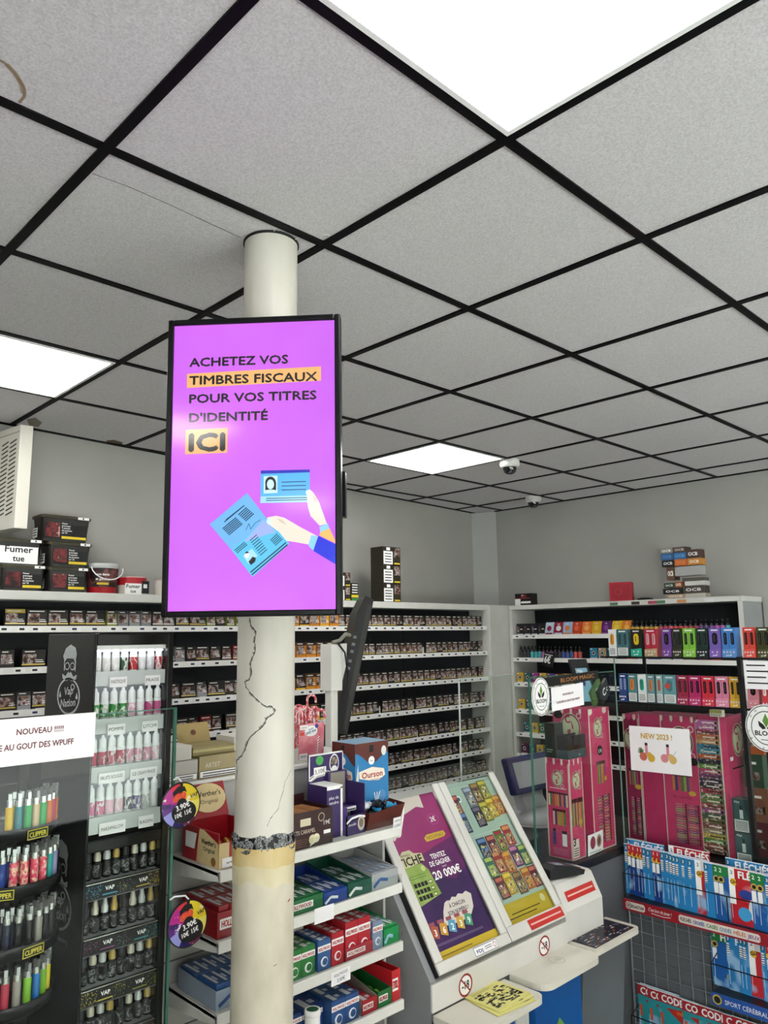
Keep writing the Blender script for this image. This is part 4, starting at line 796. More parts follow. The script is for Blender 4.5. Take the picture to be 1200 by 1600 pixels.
m.line(p, [(0, .035), (.02, .047), (.05, .05), (.074, .045)], .006, PURE); m.line(p, [(0, .029), (.02, .04), (.05, .043), (.074, .038)], .003, INK, .0006); m.disc(p, .057, .028, .014, col('#c8c0b4'), .0008, rb=.02); m.disc(p, .057, .03, .009, col('#7a6a58'), .001, rb=.013); m.text(p, .022, .026, .008, 'chocolat', PURE, .0008, wd=.03, rot=4)
m.build('dispenser', t)
for k in range(5):
    m = MB(); m.box(-.03, .03, -.012, .012, 0, .014, col('#d8d8dc', .3), zp=col('#4b3a7c', .3)); p = FR(.06, .024); m.rect(p, .004, .003, .056, .007, INK); o_ = m.build('chocolate_bar', bevel=.003); o_.location = (1.605, 1.855-.0005*k, Z1+.012+.0146*k) if k < 4 else (1.605, 1.828, Z1+.06); tag(o_, 'white and purple chocolate bar in the purple dispenser', 'chocolate bar', 'chocolate bars in the purple dispenser')
# blue marshmallow box with a flared red bin
t = thing('marshmallow_box', 'tall blue and brown box of chocolate marshmallows with red front bin', 'box', (1.715, 1.88, Z1))
X0, X1, Y0, Y1, H = 1.648, 1.79, 1.835, 1.945, .248; BL = col('#2d7fb8', .35); RB = col('#5f2a22', .35)
m = MB(); m.box(X0, X1, Y0, Y1, Z1, Z1+H, BL, zp=col('#8db4d0', .3))
for fl in (0, 1):
    p = Pl((X0, Y0, Z1), (1, 0, 0), (0, 0, 1)) if not fl else Pl((X0, Y1, Z1), (0, -1, 0), (0, 0, 1)); w_ = X1-X0 if not fl else Y1-Y0
    n = 14; top = [(w_*k/n, H-.045+.016*math.cos(k/n*6.28)*(1 if not fl else -1)-.006*(k/n)) for k in range(n+1)]
    for (a, b), (c2, d) in zip(top, top[1:]): m.face([p.p(a, b, .0004), p.p(c2, d, .0004), p.p(c2, H, .0004), p.p(a, H, .0004)], RB)
    m.rect(p, w_*.42, H-.03, w_*.54, H-.008, INK, .0006); m.disc(p, w_*.48, H-.055, .013, PURE, .0008); m.text(p, w_*.48, H-.058, .006, 'chic', INK, .001)
    m.shape(p, [(w_*.12, H-.105), (w_*.1, H-.085), (w_*.5, H-.075), (w_*.86, H-.085), (w_*.9, H-.105), (w_*.7, H-.118), (w_*.4, H-.114)], col('#f2e6d8'), .0007)
    m.text(p, w_*.5, H-.106, .018, 'Ourson', col('#a8301f'), .001, wd=w_*.62, bold=.08); m.text(p, w_*.5, H-.086, .005, 'Petit', PURE, .001); m.text(p, w_*.62, H-.116, .006, 'Guimauve', col('#a8301f'), .001, wd=w_*.36)
    if fl:
        for k in range(4): m.rect(p, w_*(.45 if k else .3), .055+.026*k, w_*(.7 if k else .72), .067+.026*k, col('#d8dfe6'), .0007)
    else:
        m.disc(p, w_*.86, H-.03, .011, col('#e4e4e0'), .0008, rb=.015); m.shape(p, [(0, 0), (.0, H-.13), (.012, H-.06), (.014, H-.13), (.05, .06), (w_, .05), (w_, 0)], col('#e6dccb'), .0005); m.shape(p, [(w_*.62, .05), (w_, .05), (w_, .066), (w_*.8, .062)], RB, .0007); m.disc(p, w_*.78, .082, .018, col('#5a8fc4'), .0008); 
        for a in (-.02, -.008, .004): m.line(p, [(w_*.62, .058), (w_*.7+a, .095)], .003, PURE, .0009)
m.build('carton', t)
m = MB(); bx = Vector((X0+.003, Y0-.0005, Z1)); A = [bx, bx+Vector((.139, 0, 0)), bx+Vector((.139, -.045, .0)), bx+Vector((.0, -.045, .0))]; B = [bx+Vector((0, 0, .07)), bx+Vector((.139, 0, .07)), bx+Vector((.15, -.062, .062)), bx+Vector((-.002, -.062, .05))]
for i, j in ((1, 2), (2, 3), (3, 0)): m.face([A[i], A[j], B[j], B[i]], RB); m.face([p_+Vector((0, .003, 0)) for p_ in (A[i], A[j], B[j], B[i])], RB)
m.face(A, RB); m.box(X0+.004, X1-.004, Y0-.042, Y0-.001, Z1+.002, Z1+.03, MATT); p = Pl(A[3], (1, 0, 0), B[3]-A[3]); m.line(p, [(.05, .02), (.06, .032), (.075, .03)], .003, col('#b08a78'), -.001); m.rect(p, .03, .016, .04, .028, col('#a88878'), -.0015)
m.build('front_bin', t)
for k in range(7):
    m = MB(); h = ('#1a1c22', '#2a86b8', '#15161b', '#2f94c8', '#e4e8ec', '#1c1e26', '#1f2028')[k]; m.lathe([(.0, -.03), (.012, -.024), (.004, -.018), (.011, -.01), (.013, 0), (.011, .01), (.004, .018), (.012, .024), (0, .03)], (0, 0, 0), col(h, .2), 10, (1, .3, .1)); o_ = m.build('wrapped_sweet'); o_.location = (X0+.03+.026*(k % 4), Y0-.014-.018*(k % 2), Z1+.052+.011*(k//4)+.004*(k % 2)); o_.rotation_euler = (0, 0, k*.8); tag(o_, 'wrapped marshmallow in the red bin of the blue box', 'sweet', 'wrapped marshmallows in the red bin')
m = MB(); p = Pl((1.725, 1.748, Z1-.002), (1, 0, 0), (0, -.12, 1)); m.obox((1.722, 1.7475, Z1-.002), (.032, 0, 0), (0, .0006, 0), (0, -.003, .034), PAPER); p = Pl((1.722, 1.7468, Z1-.002), (1, 0, 0), (0, -.003, .034)); m.text(p, .016, .022, .006, 'OURSON', INK, .001, wd=.025, rot=3); m.text(p, .016, .006, .009, '0,50€', INK, .001, wd=.025, rot=3); tag(m.build('price_card'), 'small white handwritten price card under the red marshmallow bin', 'price card')
# butter candy box left of the column
t = thing('butter_candy_box', 'red and cream open candy box beside the column on the top sweets shelf', 'box', (1.21, 1.86, Z1))
RW = col('#9c1420', .35); CRM = noisy('candy_gold', [(.3, '#cfb27a'), (.7, '#e2cf9f')], 12, rough=.4); X0, X1, Y0, Y1 = 1.128, 1.27, 1.775, 1.955
m = MB(); m.box(X0, X1, Y0, Y0+.003, Z1, Z1+.062, RW); m.box(X0, X0+.003, Y0+.003, Y1, Z1, Z1+.085, RW); m.box(X1-.003, X1, Y0+.003, Y1, Z1, Z1+.085, RW); m.box(X0+.003, X1-.003, Y1-.003, Y1, Z1, Z1+.09, RW); m.box(X0+.003, X1-.003, Y0+.003, Y1-.003, Z1, Z1+.03, RW)
p = Pl((X0, Y1, Z1), (0, -1, 0), (0, 0, 1)); m.shape(p, [(.072, .0), (.179, .0), (.179, .06), (.107, .084), (.085, .084), (.078, .05)], CRM); m.shape(p, [(.015, .03), (.062, .03), (.072, .07), (.015, .07)], PURE); m.text(p, .13, .05, .013, "Werther's", col('#2c1a10'), .0008, wd=.07, bold=.05); m.text(p, .133, .034, .011, 'Original', col('#2c1a10'), .0008, wd=.055, bold=.05); m.disc(p, .155, .014, .011, col('#8f5a24'), .0008)
p = Pl((X0, Y0, Z1), (1, 0, 0), (0, 0, 1)); m.rect(p, .0, .0, .03, .062, CRM); m.rect(p, .03, 0, .142, .062, RW); m.rect(p, .008, .002, .14, .026, PAPER, .003); m.text(p, .05, .012, .008, 'werthers', INK, .0035, wd=.06, rot=4); m.text(p, .09, .0035, .008, '2,20', INK, .0035)
m.build('carton', t)
m = MB(); m.obox((X0, Y1-.004, Z1+.088), (X1-X0, 0, 0), (0, .003, .0), (0, .035, .085), RW); p = Pl((X0, Y1-.005, Z1+.09), (1, 0, 0), (0, .035, .085)); m.disc(p, .085, .05, .055, CRM, .0005, rb=.04); m.text(p, .085, .055, .014, "Werther's", col('#2c1a10'), .001, wd=.08, bold=.04); m.text(p, .085, .035, .011, 'Original', col('#2c1a10'), .001, wd=.055); m.build('lid', t)
for k in range(6):
    m = MB(); m.lathe([(0, -.02), (.007, -.016), (.003, -.011), (.009, 0), (.003, .011), (.007, .016), (0, .02)], (0, 0, 0), col('#c9973a', .15, .5), 10, (1, .4, 0)); o_ = m.build('wrapped_candy'); o_.location = (X0+.04+.035*(k % 3), Y0+.04+.04*(k//3), Z1+.041); o_.rotation_euler = (0, 0, k); tag(o_, 'gold wrapped butter candy inside the red and cream box', 'candy', 'gold candies in the red box')
# chewing gum trays: a carton tray, and packs standing or lying in it
GUMN = {'#1f6b3c': 'green', '#1f3f8a': 'blue', '#14503f': 'dark green', '#9fa3a8': 'silver', '#8f1a22': 'red', '#b02530': 'bright red', '#2f7a3c': 'mint green', '#355a8f': 'steel blue', '#2a4f86': 'navy blue', '#1a8a4a': 'emerald', '#7d8fa8': 'grey blue', '#24407c': 'deep blue'}
def gum_packs(m0, h, name, nx, ny, x0, y0, z, w_, d_, hh, where, band='HOLLYWOOD', up=False, tilt=0, rz=0):
    key = ('gum', h, round(w_, 3), round(d_, 3), round(hh, 3), band)
    if key not in PROTO:
        m = MB(); m.box(-w_/2, w_/2, -d_/2, d_/2, 0, hh, col(h, .3)); p = FR(w_, d_)
        if band:
            if up: m.rect(p, 0, hh*.62, w_, hh*.82, PURE); m.text(p, w_/2, hh*.66, hh*.11, band, col('#b02020'), .0008, wd=w_*.86, bold=.08); m.disc(p, w_/2, hh*.28, min(w_*.28, hh*.24), col('#e8e8ec' if h != '#9fa3a8' else '#2a4f96'), .0005); m.disc(p, w_*.55, hh*.28, min(w_*.2, hh*.17), col(h, .3), .0007)
            pt = Pl((-w_/2, -d_/2, hh), (1, 0, 0), (0, 1, 0)); m.rect(pt, w_*.2, d_*.1, w_*.5, d_*.9, col('#d8dcde' if h != '#9fa3a8' else '#5f86b8', .3)); m.rect(pt, w_*.6, d_*.3, w_*.85, d_*.6, col('#c8ccd0', .3), .0005)
        PROTO[key] = m.build('gum_pack', bevel=.0012); first = True
    else: first = False
    n = 0
    for j in range(ny):
        for i in range(nx):
            n += 1; loc = (x0+(i+.5)*w_*1.03, y0+(j+.5)*d_*1.04, z); lab = '%s gum pack, %s %s' % (GUMN.get(h, 'coloured'), nth(n), where)
            if first: o_ = PROTO[key]; o_.location = loc; tag(o_, lab, 'gum pack', 'gum packs on the sweets gondola'); first = False
            else: dup(PROTO[key], loc, 0, lab)
def tray(x0, x1, y0, y1, z, hf, hb, h, label, txt=None, tc='#e8eaec', wall=None):
    t = thing('gum_tray', label, 'gum tray', ((x0+x1)/2, (y0+y1)/2, z), 'gum trays on the sweets gondola'); m = MB(); b = col(h, .35)
    m.box(x0, x1, y0, y0+.0025, z, z+hf, b); m.box(x0, x1, y1-.0025, y1, z, z+hb, b); m.box(x0+.0025, x1-.0025, y0+.0025, y1-.0025, z, z+.004, b)
    for x in (x0, x1-.0025): m.prism([(x, y0+.0025, z), (x, y1-.0025, z), (x, y1-.0025, z+hb), (x, y0+.0025, z+hf)], (.0025, 0, 0), col(wall, .35) if wall else b)
    p = Pl((x0, y0, z), (1, 0, 0), (0, 0, 1)); w_ = x1-x0
    if txt: m.rect(p, w_*.05, hf*.34, w_*.72, hf*.74, PURE); m.text(p, w_*.38, hf*.42, hf*.26, txt, col('#b02020'), .0008, wd=w_*.58, bold=.08)
    else: m.line(p, [(w_*.06, hf*.2), (w_*.3, hf*.6), (w_*.6, hf*.45)], hf*.2, col(tc, .35))
    m.build('carton_tray', t); return t
yb = GY0+.0135
# second shelf
tray(1.335, 1.46, yb, 1.93, Z2, .04, .05, '#1f6b3c', 'green gum tray by the column on the second sweets shelf', 'HOLLYWOOD'); gum_packs(0, '#1f6b3c', '', 4, 2, 1.342, yb+.006, Z2+.0045, .027, .076, .038, 'in the green tray by the column')
tray(1.463, 1.55, yb, 1.955, Z2, .036, .06, '#1f3f8a', 'blue gum tray on the second sweets shelf'); gum_packs(0, '#1f3f8a', '', 3, 2, 1.467, yb+.006, Z2+.0045, .0255, .082, .034, 'in the blue tray')
tray(1.553, 1.645, yb, 1.96, Z2, .040, .066, '#14503f', 'dark green gum tray on the second sweets shelf'); gum_packs(0, '#14503f', '', 3, 2, 1.558, yb+.006, Z2+.0045, .027, .082, .037, 'in the dark green tray')
tray(1.648, 1.756, yb, 1.965, Z2, .046, .07, '#a8abae', 'silver gum tray at the open end of the second sweets shelf', tc='#2a5a9a'); gum_packs(0, '#9fa3a8', '', 4, 3, 1.654, yb+.006, Z2+.0045, .024, .058, .043, 'in the silver tray')
tray(1.128, 1.262, 1.775, 1.95, Z2, .062, .066, '#8f1a22', 'red gum carton beside the column on the second sweets shelf', 'HOLLYWOOD'); gum_packs(0, '#8f1a22', '', 4, 2, 1.135, 1.781, Z2+.0045, .030, .08, .07, 'in the red carton left of the column'.replace('left of', 'beside'))
# third shelf
gum_packs(0, '#2f7a3c', '', 2, 3, 1.345, yb+.008, Z3, .046, .03, .075, 'upright by the column on the third shelf', up=True)
gum_packs(0, '#355a8f', '', 1, 4, 1.445, yb+.004, Z3, .046, .026, .078, 'in the upright row on the third shelf', up=True)
gum_packs(0, '#b02530', '', 1, 5, 1.495, yb+.004, Z3, .044, .027, .085, 'in the single row on the third shelf', up=True)
gum_packs(0, '#8f1a22', '', 2, 2, 1.38, yb+.115, Z3, .05, .03, .1, 'behind the mint packs on the third shelf', up=True)
tray(1.543, 1.648, yb, 1.93, Z3, .034, .06, '#a0303a', 'red carton tray of tall gum packs on the third sweets shelf', 'HOLLYWOOD'); gum_packs(0, '#b02530', '', 2, 5, 1.547, yb+.005, Z3+.0045, .0475, .030, .095, 'in the red carton tray', up=True)
gum_packs(0, '#7d8fa8', '', 1, 4, 1.651, yb+.002, Z3, .04, .027, .078, 'beside the red tray on the third shelf', up=True)
tray(1.694, 1.757, yb, 1.94, Z3, .046, .06, '#1a8a4a', 'emerald gum tray at the open end of the third sweets shelf', tc='#9fc8e8'); gum_packs(0, '#1a8a4a', '', 2, 3, 1.698, yb+.005, Z3+.0045, .0275, .05, .048, 'in the emerald tray')
tray(1.128, 1.27, 1.775, 1.96, Z3, .045, .05, '#8a98a8', 'blue and silver gum carton on the third shelf beside the column', tc='#24407c'); gum_packs(0, '#2a4f86', '', 5, 2, 1.133, 1.781, Z3+.0045, .0255, .086, .052, 'in the blue and silver carton')
# lowest shelf
gum_packs(0, '#24407c', '', 2, 2, 1.35, yb+.04, Z4, .07, .07, .06, 'on the lowest sweets shelf', up=True)
gum_packs(0, '#2a4f86', '', 2, 3, 1.495, yb+.004, Z4, .05, .05, .07, 'in the block on the lowest shelf', up=True)
t = thing('gum_tub', 'white gum tub with green lid on the lowest sweets shelf', 'tub', (1.44, yb+.02, Z4)); m = MB(); m.lathe([(.018, 0), (.021, .004), (.021, .05), (.019, .053)], (1.44, yb+.02, Z4), PURE, 20); m.build('tub_body', t); m = MB(); m.lathe([(.0225, .053), (.0225, .066), (.018, .068), (.017, .066), (0, .066)], (1.44, yb+.02, Z4), PURE, 20); m.lathe([(.0165, .0662), (0, .0668)], (1.44, yb+.02, Z4), col('#1f5a3f'), 20); m.build('lid', t)
tray(1.605, 1.665, yb, 1.93, Z4, .04, .075, '#a02028', 'red tray with grey sides on the lowest sweets shelf', 'HOLLYWOOD', wall='#8d877c'); gum_packs(0, '#b02530', '', 1, 3, 1.61, yb+.005, Z4+.0045, .05, .045, .03, 'in the grey sided tray')
tray(1.668, 1.722, yb, 1.92, Z4, .045, .06, '#1d6b35', 'green tray of fruit gums on the lowest sweets shelf', 'HOLLYWOOD')
for k in range(6): m = MB(); m.lathe([(0, -.012), (.008, -.008), (.012, 0), (.008, .008), (0, .012)], (0, 0, 0), col('#8fae3a', .2), 10); o_ = m.build('wrapped_gum'); o_.location = (1.684+.022*(k % 2), yb+.02+.03*(k//2), Z4+.0175); tag(o_, 'pale green wrapped gum ball in the green fruit tray', 'gum', 'gum balls in the green tray')
tray(1.725, 1.76, yb, 1.90, Z4, .085, .085, '#c8242c', 'red and white tall box labelled stimorol at the open end, lowest shelf'.replace('stimorol', 'gum'), 'STIMOROL')
for k, (h, w_) in enumerate((('#d8d6d0', .15), ('#c9c6be', .14), ('#e4e2dc', .13))):
    m = MB(); m.box(1.60+.012*k, 1.60+.012*k+w_, 1.945, 1.995, Z3+.028*k, Z3+.0275+.028*k, col(h, .6)); o_ = m.build('paper_pad', bevel=.001); tag(o_, 'white paper pad, %s of three at the back of the third sweets shelf' % ('lowest', 'middle', 'topmost')[k], 'paper pad', 'paper pads behind the gum')
m = MB(); m.box(1.64, 1.74, 1.95, 1.99, Z3+.0845, Z3+.094, col('#1d2a3c', .2)); tag(m.build('phone', bevel=.004), 'dark phone lying on white paper pads behind the third sweets shelf', 'phone')
# candy cane tub on the ledge
JX, JY, JZ = 1.606, 2.055, 1.4185
t = thing('candy_cane_tub', 'clear tub of pink candy canes with pink label on the ledge', 'tub', (JX, JY, JZ))
m = MB()
def rq(hw, z, r=.02):
    P = []
    for (sx, sy, t0) in ((1, 1, 0), (-1, 1, 90), (-1, -1, 180), (1, -1, 270)):
        for k in range(5): a = math.radians(t0+22.5*k); P.append((JX+sx*(hw-r)+r*math.cos(a), JY+sy*(hw*.85-r)+r*math.sin(a), z))
    return P
A, B = rq(.058, JZ), rq(.062, JZ+.128); n = len(A); m.mesh(A+B, [(i, (i+1) % n, n+(i+1) % n, n+i) for i in range(n)], PLASTIC); m.face(A, PLASTIC); m.build('clear_tub', t)
m = MB(); p = Pl((JX-.052, JY-.0545, JZ+.012), (1, 0, 0), (0, -.03, 1)); PK = noisy('pink_label', [(.4, '#d06a78'), (.6, '#e39aa2')], 18, rough=.4)
m.rect(p, 0, 0, .104, .11, PK, .0005); m.rect(p, .004, .092, .036, .106, PURE, .0008); m.text(p, .02, .096, .007, 'canes', col('#b0353a'), .001, wd=.024); m.rect(p, .004, 0, .036, .018, PURE, .0008)
for k in range(9): m.rect(p, .008+k*.0028, .004, .0092+k*.0028, .014, INK, .001)
m.disc(p, .05, .086, .026, PURE, .0008, rb=.017); m.text(p, .05, .089, .008, 'mini', col('#33508f'), .0012, wd=.02, rot=12); m.text(p, .05, .08, .010, 'candy canes', col('#33508f'), .0012, wd=.042, rot=12, bold=.05); m.disc(p, .072, .1, .007, col('#33408f'), .001); m.rect(p, .005, .074, .022, .084, col('#d84a3a'), .0008)
m.line(p, [(.078, .012), (.082, .07)], .007, PURE, .0009)
for k in range(7): m.line(p, [(.0755+k*.0005, .014+k*.0085), (.0835+k*.0005, .021+k*.0085)], .003, col('#c03038'), .0012)
m.build('label', t)
CANE = noisy('cane_stripe', [(.40, '#d8606a'), (.47, '#eab6b9'), (.55, '#f2dcdc'), (.62, '#d6606c')], 75, 0, .25, stretch=(1, 1, .8), rand=True)
m = MB(); pts = [(0, 0, z*.02) for z in range(6)]+[(.014-.014*math.cos(a), 0, .10+.014*math.sin(a)) for a in [k*math.pi/7 for k in range(8)]]+[(.028, 0, .088)]
m.tube(pts, .0042, CANE, 8); proto = None
for k in range(22):
    a = R.uniform(-.6, .6)+(3.1 if k % 2 else 0); loc = (JX-.044+.0147*(k % 7), JY-.03+.022*(k//7), JZ+.04+R.uniform(0, .022)+(.03 if k == 20 else 0)); lab = 'pink striped candy cane standing in the clear tub'
    if proto is None: proto = m.build('candy_cane'); proto.location = loc; tag(proto, lab, 'candy cane', 'candy canes in the clear tub')
    else: c_ = dup(proto, loc, a, lab); c_.rotation_euler = (R.uniform(-.05, .05), R.uniform(-.05, .05), a)
m = MB(); m.lathe([(.05, 0), (.055, .05), (.05, .14), (.042, .19), (.028, .215), (0, .222)], (0, 0, 0), noisy('tan_surface', [(.3, '#b0854f'), (.7, '#c49a62')], 6, rough=.7), 18); o_ = m.build('tan_object'); o_.location = (1.63, 2.26, 1.4185); tag(o_, 'rounded tan unidentified object showing between the column and the candy canes', 'unidentified object')  # stand-in for a tan shape whose nature is unknown

# ------------------------------------------------------------ the till monitor and its post
t = thing('till_monitor', 'black till monitor seen edge-on leaning above the blue sweets box', 'monitor', (2.12, 2.47, 1.41))
lean = 12.0; cxm = Vector((2.142, 2.475, 1.42)); dirw = Vector((math.cos(math.radians(53)), math.sin(math.radians(53)), 0)); side = Vector((dirw.y, -dirw.x, 0)); upm = (Vector((0, 0, 1))*math.cos(math.radians(lean))+side*math.sin(math.radians(lean))).normalized(); nm_ = upm.cross(dirw).normalized()
if nm_.dot(side) < 0: nm_ = -nm_
SLB = col('#0b0b0d', .45); m = MB()
m.prism([cxm-nm_*.03-dirw*.02, cxm-nm_*.034-dirw*.02+upm*.50, cxm-nm_*.014-dirw*.02+upm*.575, cxm+nm_*.024-dirw*.02+upm*.565, cxm+nm_*.026-dirw*.02], dirw*.40, SLB); m.build('monitor_body', t, bevel=.006)
m = MB(); pe = Pl(cxm-dirw*.0215, nm_, upm); m.rect(pe, .002, .02, .02, .54, col('#232120', .3), .0008)
for k in range(9): m.rect(pe, -.028, .20-.011*k, -.008, .204-.011*k, INK, .001)
for b in (.33, .36, .39, .29, .26): m.rect(pe, -.03, b, -.016, b+.012, col('#6d7276', .4), .0012)
m.rect(pe, -.032, .43, -.016, .455, MATT, .001); m.build('port_strip', t)
pp = Vector((2.055, 2.43, 0))
m = MB(); m.box(pp.x-.018, pp.x+.018, pp.y-.02, pp.y+.02, .96, 1.62, WHITE); m.build('post', t, bevel=.004)
m = MB(); m.box(pp.x-.030, pp.x+.030, pp.y-.035, pp.y+.035, 1.60, 1.785, WHITE); q = pp+Vector((.03, 0, 0)); m.prism([(q.x, q.y-.02, 1.785), (q.x+.055, q.y, 1.787), (q.x+.05, q.y, 1.70), (q.x+.03, q.y, 1.64), (q.x, q.y-.02, 1.60)], (0, .02, 0), WHITE); m.build('bracket', t, bevel=.003)
m = MB(); m.tube([pp+Vector((.0, -.04, 1.79)), pp+Vector((.03, -.05, 1.75)), pp+Vector((.045, -.05, 1.66)), pp+Vector((.06, -.03, 1.58))], .004, MATT)
m.tube([pp+Vector((-.02, -.03, 1.792)), pp+Vector((.02, -.03, 1.80)), pp+Vector((.06, -.02, 1.825)), pp+Vector((.10, 0, 1.82))], .008, col('#8d8a80', .6)); m.build('cable', t)
m = MB(); m.box(1.92, 2.6, 2.33, 2.72, .93, .96, WHITE); m.box(1.94, 2.58, 2.35, 2.70, 0, .93, GREY); tag(m.build('staff_desk'), 'low white staff desk hidden behind the lottery display', 'desk')
# ------------------------------------------------------------ the lottery display
SL = Vector((0, .563, .826)); A0v = Vector((0, 1.75, .765))
def sl(x, s, l=0): return Vector((x, 0, 0))+A0v+SL*s+Vector((0, -.826, .563))*l
t = thing('lottery_display', 'white slanted lottery display with two framed windows beside the sweets gondola', 'display', (2.25, 1.95, .67))
WM = noisy('white_moulded', [(.3, '#d2d0ca'), (.7, '#dedcd6')], 5, rough=.35)
LX0, LX1 = 1.905, 2.625; m = MB()
yb_, zb_ = 2.074, 1.24
m.prism([(1.876, 1.75, .671), (1.876, 1.75, .758), (1.876, sl(0, .5).y+.02, sl(0, .5).z), (1.876, 2.12, 1.20), (1.876, 2.30, 1.20), (1.876, 2.30, .671)], (.026, 0, 0), GREY)
m.prism([(1.903, 1.752, .671), (1.903, 1.752, .752), (1.903, 1.80, .745), (1.903, 2.10, 1.19), (1.903, 2.30, 1.19), (1.903, 2.30, .671)], (.722, 0, 0), WM); m.build('body', t, bevel=.003)
m = MB(); m.box(1.878, 2.625, 1.744, 1.7515, .672, .752, WM); m.build('front_panel', t, bevel=.002)
def sign18(x, z, s, mat_r, mat_i, pl):
    b = MB(); b.disc(pl, x, z, s, PURE, .0004, n=32); b.ring(pl, x, z, s*.82, s, mat_r, .0006, n=32); b.text(pl, x, z-s*.32, s*.7, '-18', mat_i, .0007, wd=s*1.0, bold=.08); b.line(pl, [(x-s*.6, z+s*.6), (x+s*.6, z-s*.6)], s*.14, mat_r, .0009); return b
pf = Pl((0, 1.7438, 0), (1, 0, 0), (0, 0, 1)); RDK = col('#8f1f22', .5)
for x in (2.035, 2.475): sign18(x, .708, .034, RDK, INK, pf).build('age_sticker', t)
def frame(x0, x1, ox0, ox1, o0, o1, name):
    """moulded frame along the slope: bottom bar, side bars with pointed top ends, thin gap behind"""
    b = MB(); th = .022
    def bar(a0, a1, s0, s1): b.obox(sl(a0, s0, .0068), (a1-a0, 0, 0), SL*(s1-s0), Vector((0, -.826, .563))*(th-.0108), WM)
    bar(x0, x1, 0, o0); bar(x0, ox0, o0, .585); bar(ox1, x1, o0, .585)
    return b.build(name, t, bevel=.004)
frame(1.908, 2.277, 1.945, 2.245, .034, .55, 'window_frame'); frame(2.281, 2.622, 2.318, 2.588, .046, .55, 'window_frame')
m = MB(); m.obox(sl(1.904, -.002, -.02), (.003, 0, 0), SL*.585, Vector((0, -.826, .563))*.03, INK); m.build('dark_seam', t)
m = MB(); m.obox(sl(1.95, .555, .009), (.66, 0, 0), SL*.05, Vector((0, -.826, .563))*.003, PLASTIC); m.obox(sl(1.95, .600, .009), (.66, 0, 0), Vector((0, .10, .02)), Vector((0, 0, .003)), PLASTIC); m.build('clear_top_cover', t)
m = MB(); b0 = sl(2.318, .05, .014); m.obox(b0, (.27, 0, 0), SL*.5, Vector((0, -.826, .563))*.0015, GLASS); m.build('window_pane', t)
# red and white stickers
pS = Pl(sl(0, 0, .0186), (1, 0, 0), SL)
if pS.n.y > 0: pS.n = -pS.n
def red_sticker(b, pl, a0, b0, w_, h_):
    b.rect(pl, a0, b0, a0+w_, b0+h_, col('#c8352f', .4), .0006); b.rect(pl, a0+.01, b0+h_*.42, a0+w_-.012, b0+h_*.58, col('#e8b8b0'), .0009); return b
red_sticker(MB(), pS, 2.395, .006, .21, .034).build('red_sticker', t)
b = MB(); b.rect(pS, 2.085, .004, 2.205, .030, col('#3a4a7a'), .0004); b.rect(pS, 2.0865, .0055, 2.2035, .0285, PURE, .0006); b.text(pS, 2.112, .011, .010, 'FDJ', col('#2a3a7a'), .0009, wd=.03, bold=.08); b.rect(pS, 2.14, .014, 2.175, .016, col('#5a5a6a'), .0009); b.rect(pS, 2.14, .020, 2.175, .022, col('#5a5a6a'), .0009); b.ring(pS, 2.19, .017, .006, .008, col('#b03030'), .0009); b.build('info_sticker', t)
# the poster
pP = Pl(sl(1.93, .03, .002), (1, 0, 0), SL)
if pP.n.y > 0: pP.n = -pP.n
m = MB(); W_, H_ = .315, .53; m.obox(sl(1.93, .03, -.002), (W_, 0, 0), SL*H_, Vector((0, -.826, .563))*.0025, col('#5b2350', .3))
MG, VI = noisy('poster_magenta', [(.3, '#8a2460'), (.7, '#97306c')], 8, rough=.3), noisy('poster_violet', [(.35, '#33204e'), (.65, '#44245c')], 14, rough=.3)
m.rect(pP, 0, 0, W_, H_, VI, .0004); m.shape(pP, [(0, .33), (.10, .32), (.2, .34), (W_, .36), (W_, H_), (0, H_)], MG, .0006); m.shape(pP, [(0, .24), (.12, .25), (.24, .22), (W_, .25), (W_, .36), (.2, .34), (.1, .32), (0, .33)], noisy('poster_plum', [(.3, '#55225a'), (.7, '#6a2862')], 14, rough=.3), .0005)
m.rect(pP, 0, 0, W_, .030, col('#c4a92c', .4), .0008); 
m.shape(pP, [(.0, .40), (.01, .392), (.022, .40), (.035, .392), (.05, .402), (.065, .40), (.12, .47), (.20, H_-.04), (.235, H_-.05), (.24, H_), (0, H_)], col('#cfc7bd', .4), .0009)
m.line(pP, [(.066, .403), (.12, .468), (.14, .50)], .006, PURE, .0011); m.ring(pP, .028, .425, .008, .011, col('#b03a5a'), .0011); m.ring(pP, .256, .433, .026, .0285, col('#b85a96'), .0011, k=.7); m.text(pP, .254, .425, .018, '2€', PURE, .0012, bold=.06)
m.shape(pP, [(.178, .362), (.27, .365), (.285, .372), (.28, .386), (.19, .386), (.172, .376)], col('#c9ae2e', .4), .0009); m.text(pP, .229, .368, .013, 'NOUVEAU', col('#6a2050'), .0012, wd=.085)
m.text(pP, .202, .302, .017, 'TENTEZ', PURE, .0012, wd=.076, bold=.06); m.text(pP, .198, .279, .017, 'DE GAGNER', PURE, .0012, wd=.104, bold=.06); m.text(pP, .21, .268, .006, 'jusqu’à', PURE, .0012); m.text(pP, .210, .235, .027, '20 000€', PURE, .0012, wd=.14, bold=.08)
GRN = noisy('ticket_green', [(.3, '#7c9a3c'), (.7, '#a3b86a')], 22, rough=.4)
m.shape(pP, [(0, .165), (.02, .17), (.142, .19), (.13, .275), (.11, .30), (0, .30)], GRN, .0009); m.shape(pP, [(0, .298), (.01, .33), (.045, .352), (.08, .352), (.095, .338), (.13, .332), (.13, .305), (.05, .298)], col('#c8c39c', .4), .0011)
